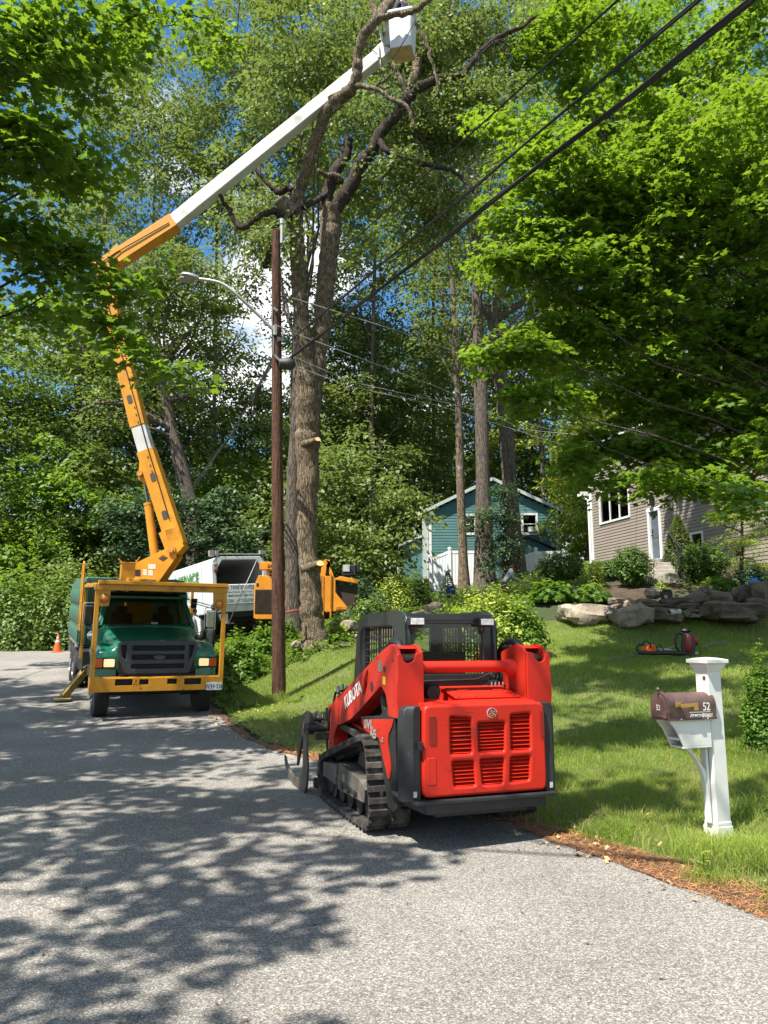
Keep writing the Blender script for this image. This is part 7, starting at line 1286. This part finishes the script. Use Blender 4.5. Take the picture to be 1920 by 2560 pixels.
# unseen trees beside and behind the viewer, crowns shaped to shade road and lawn
tree('shade_tree', 'leafy tree standing beside the street, its shade dappling the asphalt', 'tree', [(-11.4,3.2,h1(-11,3)),(-11,3,4),(-10.2,3,8),(-9.5,3,11)], .28, .1, [(-9.0,3.4,9.5,2.6,2.6,1.6,44), (-6.6,3.6,10.2,1.9,1.8,.9,24), (-8.8,6.6,9.4,2.2,2.0,1.4,24), (-11,-1,9,3,3,2,24), (-5.0,4.8,10.4,1.5,1.3,.7,13), (-5.0,1.6,9.6,1.3,.9,.6,10), (-3.6,5.2,11.2,1.1,.9,.5,8), (-6.4,.2,9.4,1.4,1.0,.6,10), (-3.9,2.6,9.9,.9,.4,.3,5), (-4.4,.2,9.0,.7,.35,.3,3)], 41, 'maple_leaf', MAPLE, .17, 42, .55, 'wood_bark', limb_r=.2)
tree('shade_tree', 'tall leafy tree standing behind the viewer', 'tree', [(-6.5,-6,h1(-6.5,-6)),(-6.2,-6,5),(-5.5,-5.5,10)], .3, .1, [(-5.6,-3.0,9.8,2.2,1.6,1.2,44), (-2.3,-2.15,9.0,1.6,1.0,.7,26), (-8.2,-2.0,9.6,2.2,1.6,1.6,34), (-.6,-2.5,9.2,1.3,.8,.5,16), (-4,-7,9,4,3,2,34)], 43, 'maple_leaf', MAPLE, .18, 42, .6, 'wood_bark', limb_r=.2)
def over(xg, yg, z, r, k, ry=None, rz=.5):
    """foliage at height z whose shade falls round (xg, yg)"""
    q = z/math.tan(SUN_EL); return (xg+math.sin(SUN_AZ)*q, yg+math.cos(SUN_AZ)*q, z, r, ry or r*.8, rz, k)
tree('shade_tree', 'tall unseen tree on the verge just behind the viewer, its wide crown shaped to shade the lawn in bands', 'tree', [(9.5,-3,h1(9.5,-3)),(8,-1.5,6),(4.5,1,11),(1,4,15)], .3, .08, [over(3.6,15.2,17,1.2,20), over(5.6,15.8,17.3,1.4,28,.8), over(7.6,15.6,17.5,1.3,26), over(9.4,14.6,17,1.3,12), over(5.0,13.4,16.4,1.5,18,.4), over(3.4,10.8,14.5,1.1,16,.5), over(5.2,10.4,14,1.3,16,.4), over(2.6,8.2,12,.8,8,.45), over(1.6,8.9,12.4,.8,5,.4), over(4.2,8.0,12,.8,5,.3), over(-.7,8.5,11.5,.55,7,.9,.4), over(-1.6,7.6,11.2,.6,7,.6,.4), over(-.9,10.2,12,.8,8,.6,.4), over(6.4,12.2,15.5,1.3,14,.6), over(4.2,14.4,16.8,1.6,20,.6), over(7.6,13.6,16.4,1.2,14,.5), over(2.4,12.4,15.4,.9,9,.5), over(1.6,13.8,16.6,1.0,7,.5)], 45, 'maple_leaf', MAPLE, .17, 42, .48, 'wood_bark', limb_r=.2)
tree('shade_tree', 'tall unseen tree outside the bend of the street, its crown shaped to shade the road by the bucket truck', 'tree', [(-17,8,h1(-17,8)),(-16,8.5,6),(-14,9.5,11),(-12.5,10,15)], .3, .1, [over(-8,15,15,1.8,34), over(-6.6,13.6,14,1.8,30,1.1), over(-5,12.2,13,1.5,24,.8), over(-9.5,13.0,14,1.8,26), over(-7.4,17.5,16,1.6,20), over(-3.4,11.0,12.4,1.3,26,.8), over(-2.2,12.8,13.4,1.1,16,.6), over(-4.2,13.2,14,1.2,20,.7), over(-10.5,17,16,2.0,28), over(-12,21,17,2.6,40), over(-9,19.5,17,1.8,24), over(-6.5,15.5,15.5,1.4,20,.8), over(-14,17.5,16,2.2,26), over(-6.2,10.4,12,1.5,22,.8), over(-4.0,9.0,11.2,1.1,16,.5), over(-10,26,17,2.2,14)], 47, 'maple_leaf', MAPLE, .18, 42, .55, 'wood_bark', limb_r=.2)
# --- trees whose trunks can be told apart
def px_trunk(pts): return [at(*p) for p in pts]
def fit_base(T): T[0] = Vector((T[0].x, T[0].y, h1(T[0].x, T[0].y))); return T
def crown_blobs(x, y, z0, z1, r, k, rs, dens):
    out = []
    if z1-z0 > 13 and k == 7: k = 10
    for i in range(k):
        t = (i+.5)/k; a = i*2.4+rs.rand(); q = r*(.25+.45*rs.rand()) if i < k-1 else .1*r; s_ = (1-abs(t-.45)*.9)
        out.append((x+math.cos(a)*q*1.3, y+math.sin(a)*q, z0+(z1-z0)*t, r*.66*s_+.8, r*.62*s_+.8, (z1-z0)/k*.9+.8, int(dens)))
    return out
rs = np.random.RandomState(12)
TT = [ # name, label, trunk pixel path at depth, radius base/top, crown extents (z0,z1,r), density
 ('oak_tree','tall straight dark oak trunk in front of the teal house, thickest of the three there', [(1212,1470,36),(1207,1179,36),(1201,946,36.2),(1194,822,36.4),(1190,600,36.6),(1186,350,37)], .40,.20,(20,33,5.0),8),
 ('oak_tree','slimmer brown oak trunk crossing the gable slope of the teal house', [(1160,1440,37),(1151,1208,37),(1147,1035,37),(1140,900,37),(1130,700,37)], .24,.12,(16,24,3.4),7),
 ('oak_tree','pale barked oak rising behind the drooping hemlock by the teal house window', [(1290,1400,38),(1273,1193,38),(1262,1045,38),(1240,850,38),(1236,780,38),(1280,650,38)], .42,.22,(20,32,5.0),8),
 ('oak_tree','forked oak with a long level limb reaching behind the bucket truck boom', [(492,1400,38),(486,1320,38),(471,1237,38),(448,1150,38),(435,1092,38),(416,1010,38),(404,947,38),(418,890,38),(440,850,38)], .42,.16,(11.5,23,6.2),17),
 ('oak_tree','rough dark oak trunk standing close behind the big trimmed oak', [(735,1590,23),(733,1450,23),(733,1250,23),(738,1120,23),(745,1000,23),(748,760,23)], .25,.16,(16,26,3.6),9)]
for i, (nm, lb, path, a, b_, (z0, z1, r), k) in enumerate(TT):
    T = fit_base(px_trunk(path)); top = T[-1]; ex = None
    if i == 3:
        def ex(mb, rs_):
            pt(mb, [(443,1088,38,9),(410,1062,37.8,9),(363,1036,37.6,8),(319,1014,37.4,7),(247,1008,37.2,6),(200,1030,37,4)], 7, .03, rs_); pt(mb, [(285,1010,37.3,4),(270,1060,37.3,3),(230,1080,37.3,2)], 5, .03, rs_)
            pt(mb, [(420,1000,38,6),(450,995,38,5),(490,975,38,5),(540,965,38,3)], 6, .03, rs_); pt(mb, [(410,930,38,5),(395,880,38,5),(380,820,38,4),(360,790,38,3)], 6, .03, rs_); pt(mb, [(425,900,38,7),(455,850,38,6),(480,825,38,5),(510,790,38,4)], 6, .03, rs_)
    if i == 2:
        def ex(mb, rs_): pt(mb, [(1240,800,38,11),(1290,765,38,9),(1330,740,38,7),(1360,700,38,5)], 8, .02, rs_); pt(mb, [(1238,810,38,9),(1200,760,38,7),(1180,700,38,5)], 8, .02, rs_)
    bl = crown_blobs(top.x, top.y, z0, z1, r, 7, rs, k)
    if i == 3: bl = [pb(470,860,38,80,50,16), pb(330,880,38,90,50,18), pb(520,760,38,100,60,24), pb(400,760,38,110,70,30), pb(300,960,37.6,90,40,12), pb(250,1040,37.3,80,40,12), pb(520,960,38,70,40,12), pb(470,660,38,120,80,34), pb(340,680,38,100,80,28), pb(580,860,38,70,60,12)]
    tree(nm, lb, 'tree', T, a, b_, bl, 60+i, 'oak_leaf', LANCE, .24, 60, 1.0, 'wood_bark' if i != 1 else 'oak_bark', extra=ex, twigs=.5, limb_r=.3, droop=.2)
# --- tall trees that close the view behind, each with its own trunk and crown
KIND = {'a': ('wood_leaf', 'dense mid green'), 'b': ('oak_leaf', 'loose olive green'), 'c': ('maple_leaf_dark', 'deep green'), 'd': ('lime_leaf', 'pale yellow green'), 'e': ('maple_leaf', 'fresh green')}
def wood_tree(px, Y, z0, z1, r, kind, k, lab, seed, size=.27, per=92, nb=7, base_r=.16, group='trees of the wood around the street'):
    x = at(px, 1600, Y).x; g = h1(x, Y) if abs(x) < 60 and Y < 100 else 4.0; rs_ = np.random.RandomState(seed)
    tree('woodland_tree', lab, 'tree', [(x, Y, g), (x+rs_.randn()*.2, Y, g+(z1-g)*.35), (x+rs_.randn()*.5, Y+rs_.randn()*.4, g+(z1-g)*.8)], base_r, .08, crown_blobs(x, Y, g+z0, g+z1, r, nb, rs_, k), seed, KIND[kind][0], LANCE, size, per, 1.15, 'wood_bark', group=group, twigs=.22, limb_r=.3, sides=8, jit=.9)
WT = [ # px, Y, crown from, to, radius, kind, density, label
 (160,42,12,36,6,'b',20,'tall dark tree behind the overhanging maple, left of the boom elbow'),
 (330,47,15,41,6,'b',26,'olive green oak crown above the yellow boom elbow'),
 (520,46,22,42,5,'b',18,'loose olive crown left of the blue sky gap'),
 (720,46,28,44,5.5,'b',26,'high olive crown seen behind the white boom'),
 (930,47,15,43,6.5,'b',34,'olive crown filling the space right of the twin oak stems'),
 (1090,52,14,48,6.5,'b',34,'dense oak crown behind the dead limbs right of the bucket'),
 (1370,50,14,46,7.5,'b',26,'dark tall tree behind the sunlit maple top'),
 (1560,52,14,48,8,'c',30,'dark tall tree above the grey house roof'),
 (1860,50,12,46,8,'c',30,'dark tall tree at the upper picture corner above the grey house'),
 (2160,27,6,26,6,'c',20,'deep green tree beyond the grey house gable end'),
 (20,40,1,15,5,'a',24,'mid green tree behind the road bend, beyond the traffic cone'),
 (130,44,1,19,5.5,'a',24,'tall mid green tree on the far side of the road bend'),
 (240,47,1,20,5.5,'b',24,'olive tree behind the far utility pole'),
 (340,50,1,19,5.5,'a',24,'mid green tree behind the yellow lift cylinder'),
 (440,52,1,17,5,'b',22,'olive tree low behind the forked oak'),
 (560,50,1,20,5.5,'a',22,'mid green tree behind the white chip truck'),
 (670,54,0,14,5,'b',20,'loose tree in the gap left of the utility pole'),
 (770,56,1,20,6,'e',22,'deep green tree far behind the trimmed oak'),
 (880,58,1,17,6,'b',24,'olive tree beyond the wood chipper'),
 (990,60,1,21,6,'b',26,'pale olive tree left of the teal house'),
 (1100,62,4,22,6.5,'b',26,'pale olive tree above the teal roof slope'),
 (1220,62,4,24,6.5,'a',24,'mid green tree behind the teal gable peak'),
 (1340,60,4,22,6.5,'b',26,'olive tree above the right eave of the teal house'),
 (1450,52,1,20,6,'d',24,'yellow green tree in the gap between the teal and grey houses'),
 (1590,60,8,24,7,'a',24,'mid green tree far behind the grey house'),
 (1760,62,8,26,7,'b',24,'mid green tree far behind the grey house door'),
 (1940,58,8,24,7,'a',24,'mid green tree beyond the far end of the grey house'),
 (-150,40,1,20,6,'a',22,'mid green tree at the far left road verge'),
 (70,37,0,9,3.2,'e',20,'fresh green understory tree over the road bend bushes'), (190,39,0,10,3.2,'b',20,'olive understory tree between the cone and the green chip box'), (290,41,0,9,3.2,'a',20,'mid green understory tree behind the bucket truck box'), (560,42,1,10,3.2,'e',18,'fresh green understory tree behind the white chip truck roof'), (690,40,1,11,3.2,'b',18,'olive understory tree in the gap between pole and forked oak'), (850,50,1,15,3.0,'b',12,'fresh green understory tree beyond the wood chipper'), (1010,50,2,13,3.6,'b',22,'pale olive tree standing over the teal house wing'), (1478,44,1,10,1.5,'d',14,'yellow green understory tree at the near corner of the grey house'), (620,48,4,16,4,'b',20,'olive tree behind the street lamp'), (860,50,6,22,4.5,'b',24,'olive tree right of the twin oak stems, far back'),
 (860,36,1,7.5,2.4,'b',14,'small olive tree beyond the wood chipper hopper')]
for i, a in enumerate(WT): wood_tree(*a, 200+i)
tree('woodland_tree', 'dark drooping hemlock in front of the forked oak base', 'tree', fit_base([at(400,1500,34), at(400,1300,34), at(400,1180,34)]), .2, .05, [pb(330,1290,34,70,60,26), pb(420,1250,34,80,70,30), pb(400,1360,34,120,50,34), pb(520,1330,34,70,60,22), pb(560,1270,34.5,60,70,20), pb(600,1360,34,60,50,16)], 71, 'hemlock_leaf', LANCE, .20, 90, .8, 'dark_bark', flat=.2)
tree('hemlock_tree', 'dark drooping hemlock hanging in front of the teal house between its trunks', 'tree', fit_base([at(1262,1440,34.5), at(1262,1300,34.5), at(1262,1200,34.5)]), .14, .04, [pb(1262,1230,34.5,35,30,9), pb(1245,1290,34.5,45,35,13), pb(1262,1350,34.5,45,30,10), pb(1250,1390,34.5,45,40,12), pb(1180,1300,35,22,30,4)], 72, 'hemlock_leaf', LANCE, .13, 110, .6, 'dark_bark', flat=.2, droop=.6)
tree('larch_tree', 'soft pale green conifer sapling in front of the grey siding', 'tree', fit_base([at(1855,1460,22), at(1855,1330,22), at(1857,1230,22)]), .07, .02, [pb(1830,1290,22,50,25,9), pb(1860,1350,22,65,30,12), pb(1840,1240,22,55,25,9), pb(1870,1210,22,50,20,7), pb(1885,1400,22,55,25,9), pb(1820,1400,22,35,20,4), pb(1905,1300,22,30,40,7)], 73, 'lime_leaf', NEEDL, .075, 170, .42, 'dark_bark', flat=.18, droop=.2, crown_name='crown')
# --- undergrowth along the edges: each bush its own plant
def bush(px, py, Y, wpx, hpx, nl, leaf, lab, seed, tmpl=OVAL, size=.09, shape=None, name='bush', cat='bush', group=None, shell=.55, upn=.6, jit=1.0):
    p = at(px, py, Y); g = h1(p.x, p.y); s_ = cdist(p)/F
    return shrub(name, lab, cat, (p.x, p.y, g-.03), (wpx*s_/2, wpx*s_/2*.8, hpx*s_), nl, leaf, tmpl, size, seed, group, shell, shape=shape, upn=upn, jit=jit)
SH = [
 (170,1560,33,170,230,5200,'wood_leaf','big sunlit bush beside the orange traffic cone',LANCE,.17,None),
 (40,1580,33,190,200,4800,'wood_leaf','leafy bush on the road bend, furthest from the cone',LANCE,.17,None),
 (110,1520,36,160,330,5600,'maple_leaf','tall bright bush behind the bushes at the road bend',LANCE,.19,None),
 (10,1480,37,180,380,5600,'maple_leaf_dark','tall dark bush at the picture edge behind the road bend',LANCE,.19,None),
 (240,1500,34,130,180,3600,'wood_leaf','rounded bush between the cone and the green chip box',LANCE,.17,None),
 (270,1460,37,150,260,4400,'wood_leaf','tall mid green bush behind the green chip box',LANCE,.18,None),
 (600,1640,19,130,110,3600,'maple_leaf','bushy weeds between the truck guard and the utility pole',LANCE,.12,None),
 (550,1660,18,90,95,2200,'wood_leaf','low leafy weeds beside the truck headlight',LANCE,.12,None),
 (660,1620,20,90,90,2000,'maple_leaf','bright weeds right behind the utility pole',LANCE,.11,None),
 (850,1600,20.5,60,55,1400,'lime_leaf','yellow green weeds at the right foot of the trimmed oak',LANCE,.10,None),
 (720,1600,21,50,70,1200,'maple_leaf','weeds between the utility pole and the trimmed oak',LANCE,.10,None),
 (930,1540,24,120,70,2400,'wood_leaf','low dark bush below the wood chipper chute',LANCE,.12,None),
 (910,1510,28,150,110,3200,'hemlock_leaf','shadowy bush right of the wood chipper',LANCE,.13,None),
 (1045,1475,30,85,95,2400,'wood_leaf','airy bamboo-like bush before the white fence',NEEDL,.20,None),
 (985,1500,29,110,110,2400,'lime_leaf','yellow green bush left of the white fence',LANCE,.12,None),
 (1225,1610,16.5,240,165,9000,'lime_leaf','large yellow green rhododendron behind the skid steer cab',OVAL,.085,None),
 (1300,1640,16.3,140,150,3400,'maple_leaf','darker leggy side of shrubbery right behind the skid steer cab',OVAL,.085,None),
 (1400,1440,27,120,85,7000,'yew_leaf','clipped dark yew mound at the corner of the grey house',OVAL,.07,'round'),
 (1540,1450,24,130,50,3600,'yew_leaf','low dark hedge under the wide window',OVAL,.07,'round'),
 (1585,1482,22,96,100,7600,'yew_leaf','round clipped yew left of the stone steps',OVAL,.055,'round'),
 (1762,1450,22,118,95,8200,'yew_leaf','round clipped yew right of the stone steps',OVAL,.055,'round'),
 (1702,1425,24,110,150,5200,'oak_leaf','rough conical evergreen beside the grey house door',OVAL,.075,'cone'),
 (1492,1470,22.5,46,65,1100,'lime_leaf','small bright rose bush before the low hedge',LANCE,.07,None),
 (1655,1500,21,30,34,300,'lime_leaf','small bright plant at the foot of the steps',LANCE,.07,None),
 (1800,1492,21,90,34,1400,'maple_leaf','grassy daylily clump below the round yew',NEEDL,.14,None),
 (1905,1755,9.2,110,215,9000,'maple_leaf','glossy small leaved holly bush behind the mailbox',OVAL,.036,None),
 (1380,1500,21,110,50,1400,'maple_leaf_dark','broad leaved plants in front of the crouching worker',MAPLE,.14,None),
 (1480,1500,20.6,90,40,900,'maple_leaf_dark','dark broad leaved plants above the long boulder',MAPLE,.12,None),
 (1120,1480,32,60,80,1600,'hemlock_leaf','dark little evergreen left of the slim oak trunk',LANCE,.09,'cone'),
 (1880,1480,21,120,60,1800,'hemlock_leaf','low dark bush behind the blue bag',LANCE,.09,None)]
for i, a in enumerate(SH): bush(a[0], a[1], a[2], a[3], a[4], a[5], a[6], a[7], 300+i, a[8], a[9], a[10])
# ------------------------------------------------------------------ grass
def grass(name, X, Y, hgt, wid, m, lab=None, seed=0, lean=.30):
    rs = np.random.RandomState(seed); n = len(X); Z = H(X, Y)+.0; a = rs.rand(n)*2*np.pi; b_ = rs.rand(n)*2*np.pi; l_ = lean*hgt*(.4+rs.rand(n))
    dx, dy = np.cos(a)*wid, np.sin(a)*wid; lx, ly = np.cos(b_)*l_, np.sin(b_)*l_
    P = np.stack([X, Y, Z], 1)
    def q(t, w_): return P + np.stack([lx*t*t, ly*t*t, hgt*(t-.25*t*t)], 1) + np.stack([dx, dy, dx*0], 1)*w_
    V = np.stack([q(0,-.5), q(0,.5), q(.55,.40), q(.55,-.40), q(.55,-.40), q(.55,.40), q(1,.05), q(1,-.05)], 1).reshape(-1, 3)
    o = np_mesh(name, V, 4, MATS[m], {'tint': np.repeat(np.clip(.45+1.5*(fbm(X, Y, 33, 1.1)-.5)+.25*rs.randn(n), 0, 1), 2)}); tag(o, kind='stuff'); return o
def lawn_points(n, y0, y1, seed, keepf=None):
    rs = np.random.RandomState(seed); out = []
    while sum(len(o) for o in out) < n:
        y = y0+(y1-y0)*rs.rand(n*2)**.8; x = rs.rand(n*2)*(.52*y+5.2)-4.4; x = np.where(rs.rand(n*2) < 1, x, x)
        e = np.interp(y, [p[1] for p in EDGE], [p[0] for p in EDGE]); off = x-e; dens = np.clip((off-.10)/.42, 0, 1)*(.25+.75*np.clip((fbm(x, y, 40, .9)-.30)*4, 0, 1)); top = np.interp(x, [-3.5,-1,2,9.5,12], [19.5,19.3,19.5,19.3,17])
        k = (off > .04) & (rs.rand(n*2) < dens) & (y < top) & (np.abs(x) < .53*y+.5); out.append(np.stack([x[k], y[k]], 1))
    p = np.concatenate(out)[:n]; return p[:,0], p[:,1]
X, Y = lawn_points(120000, 3.6, 10.5, 1); hh = .035+.055*np.random.RandomState(1).rand(len(X))**1.5*(.5+fbm(X, Y, 50, 1.2)); grass('near_grass', X, Y, hh, .0042, 'grass_blade', seed=2)
X, Y = lawn_points(120000, 8.5, 20, 3); hh = .045+.05*np.random.RandomState(3).rand(len(X)); grass('lawn_grass', X, Y, hh, .0085, 'grass_blade', seed=4)
X, Y = lawn_points(42000, 3.4, 14, 5); e = np.interp(Y, [p[1] for p in EDGE], [p[0] for p in EDGE]); k = (np.random.RandomState(5).rand(len(X)) < np.clip(1.25-(X-e)*.75, .20, 1)); X, Y = X[k], Y[k]; grass('dry_grass', X, Y, .05+.12*np.random.RandomState(6).rand(len(X)), .004, 'dry_grass', seed=6, lean=.8)
rs = np.random.RandomState(61)   # taller tufts round the mailbox post and along the verge
tx = []; ty = []; th = []
for cx, cy, k, r_, h_ in [(2.78,6.15,700,.30,.26),(3.1,6.1,420,.22,.24),(2.45,6.35,420,.22,.22),(1.95,6.9,420,.25,.20),(2.3,5.75,360,.22,.16),(-2.3,16.4,500,.35,.30),(3.0,5.4,420,.3,.16),(1.5,8.0,300,.25,.18),(2.6,5.2,300,.25,.14),(3.3,7.2,300,.3,.2),(.4,9.6,300,.3,.2),(3.4,5.7,300,.3,.18)]:
    tx.append(cx+rs.randn(k)*r_*.5); ty.append(cy+rs.randn(k)*r_*.5); th.append(h_*(.4+.8*rs.rand(k)))
grass('tall_grass', np.concatenate(tx), np.concatenate(ty), np.concatenate(th), .0048, 'grass_blade', seed=8, lean=.6)
def xx0(y): return np.interp(y, [p[1] for p in EDGE], [p[0] for p in EDGE])
# fallen needles and oak leaves on the verge
k = 14000; yy = 3.2+9*rs.rand(k)**1.3; e = np.interp(yy, [p[1] for p in EDGE], [p[0] for p in EDGE]); xx = e + (rs.rand(k)**1.2*.72-.16)*np.interp(yy, [3, 7, 12], [1, .6, .4])*(.6+.8*fbm(xx0(yy), yy, 21, 1.5)); zz = H(xx, yy)+.024+rs.rand(k)*.012
C = np.stack([xx, yy, zz], 1); N = rs.randn(k, 3)*.35; N[:,2] = 1; D = rs.randn(k, 3)
mat('pine_needle', srgb('a9764c'), .8, var=.35, vscale=9)
o = leaves('fallen_needles', C, N, D, .06*(.6+.8*rs.rand(k)), np.array([(0,0),(.03,.5),(0,1),(-.03,.5)]), 'pine_needle', rs=rs, fold=0); tag(o, kind='stuff')
k = 420; yy = 3.6+14*rs.rand(k); e = np.interp(yy, [p[1] for p in EDGE], [p[0] for p in EDGE]); xx = e + rs.rand(k)**1.6*1.6-.25; C = np.stack([xx, yy, H(xx, yy)+.035+.01*rs.rand(k)], 1); N = rs.randn(k, 3)*.4; N[:,2] = 1
mat('dead_leaf', srgb('a98a63'), .8, var=.3, vscale=5)
o = leaves('fallen_leaves', C, N, rs.randn(k, 3), .075*(.5+.7*rs.rand(k)), OAKL, 'dead_leaf', rs=rs, fold=.5); tag(o, kind='stuff')
# ground cover on the banks
def cover(name, n, region, m, tmpl, size, hgt, seed):
    rs = np.random.RandomState(seed); x = region[0]+(region[1]-region[0])*rs.rand(n*3); y = region[2]+(region[3]-region[2])*rs.rand(n*3); k = (fbm(x, y, seed, .55) > .47) & ((x-np.interp(y, [p[1] for p in EDGE], [p[0] for p in EDGE]) > .35) | (y > 35.2))
    x, y = x[k][:n], y[k][:n]; C = np.stack([x, y, H(x, y)+hgt*(.1+.9*rs.rand(len(x)))], 1); N = rs.randn(len(x), 3)*.5; N[:,2] += 1
    o = leaves(name, C, N, rs.randn(len(x), 3), size*(.6+.8*rs.rand(len(x))), tmpl, m, rs=rs); tag(o, kind='stuff')
cover('ground_cover', 16000, (-7,3.5,19.2,30), 'maple_leaf', LANCE, .11, .28, 70); cover('ground_cover', 7000, (-4.5,-1.6,15.8,20), 'wood_leaf', LANCE, .07, .10, 71)
cover('ground_cover', 9000, (2,14,21,33), 'maple_leaf_dark', LANCE, .10, .16, 72); cover('ground_cover', 14000, (-32,-9,34.5,48), 'wood_leaf', LANCE, .22, .5, 73); cover('ground_cover', 12000, (-8,22,30,46), 'wood_leaf', LANCE, .18, .3, 74); cover('ground_cover', 4000, (-8.5,-3.4,16,30), 'maple_leaf', LANCE, .12, .3, 75)

# the far wood that reads as one mass behind everything
rs = np.random.RandomState(90); C, N = [], []
for i in range(900):
    a = R(rs.uniform(-42, 42)); d = rs.uniform(66, 84); x, y = math.sin(a)*d, math.cos(a)*d; g_ = float(H(np.array([np.clip(x,-60,60)]), np.array([min(y,100)]))[0]); top = 13+5*math.sin(a*9)+4*math.sin(a*23+1); C.append((x, y, g_+top*rs.rand()**.8))
C = np.array(C); LC, LN, LD, cid = spray_pts(rs, C, 2.4+1.2*rs.rand(len(C)), 70, .75, .5, .2, 1.2)
tag(leaves('distant_woods', LC, LN, LD, .62*(.6+.8*rs.rand(len(LC))), LANCE, 'wood_leaf', rs=rs, tint=np.clip(.45+.5*(rs.rand(len(C))[cid]-.5)+.15*rs.randn(len(LC)),0,1)), kind='stuff')

rs = np.random.RandomState(95); k = 260; yy = 3.6+20*rs.rand(k)**1.5; xx = -.5*yy+ (xx0(yy)+.5*yy)*rs.rand(k); C = np.stack([xx, yy, H(xx, yy)+.022], 1); N = rs.randn(k, 3)*.15; N[:,2] = 1
mat('twig_brown', srgb('4d3f33'), .9, var=.4, vscale=3); o = leaves('road_twigs', C, N, rs.randn(k, 3), .05*(.5+1.2*rs.rand(k)), np.array([(0,0),(.05,.4),(.22,.55),(.05,.6),(0,1),(-.06,.5)]), 'twig_brown', rs=rs, fold=0); tag(o, kind='stuff')
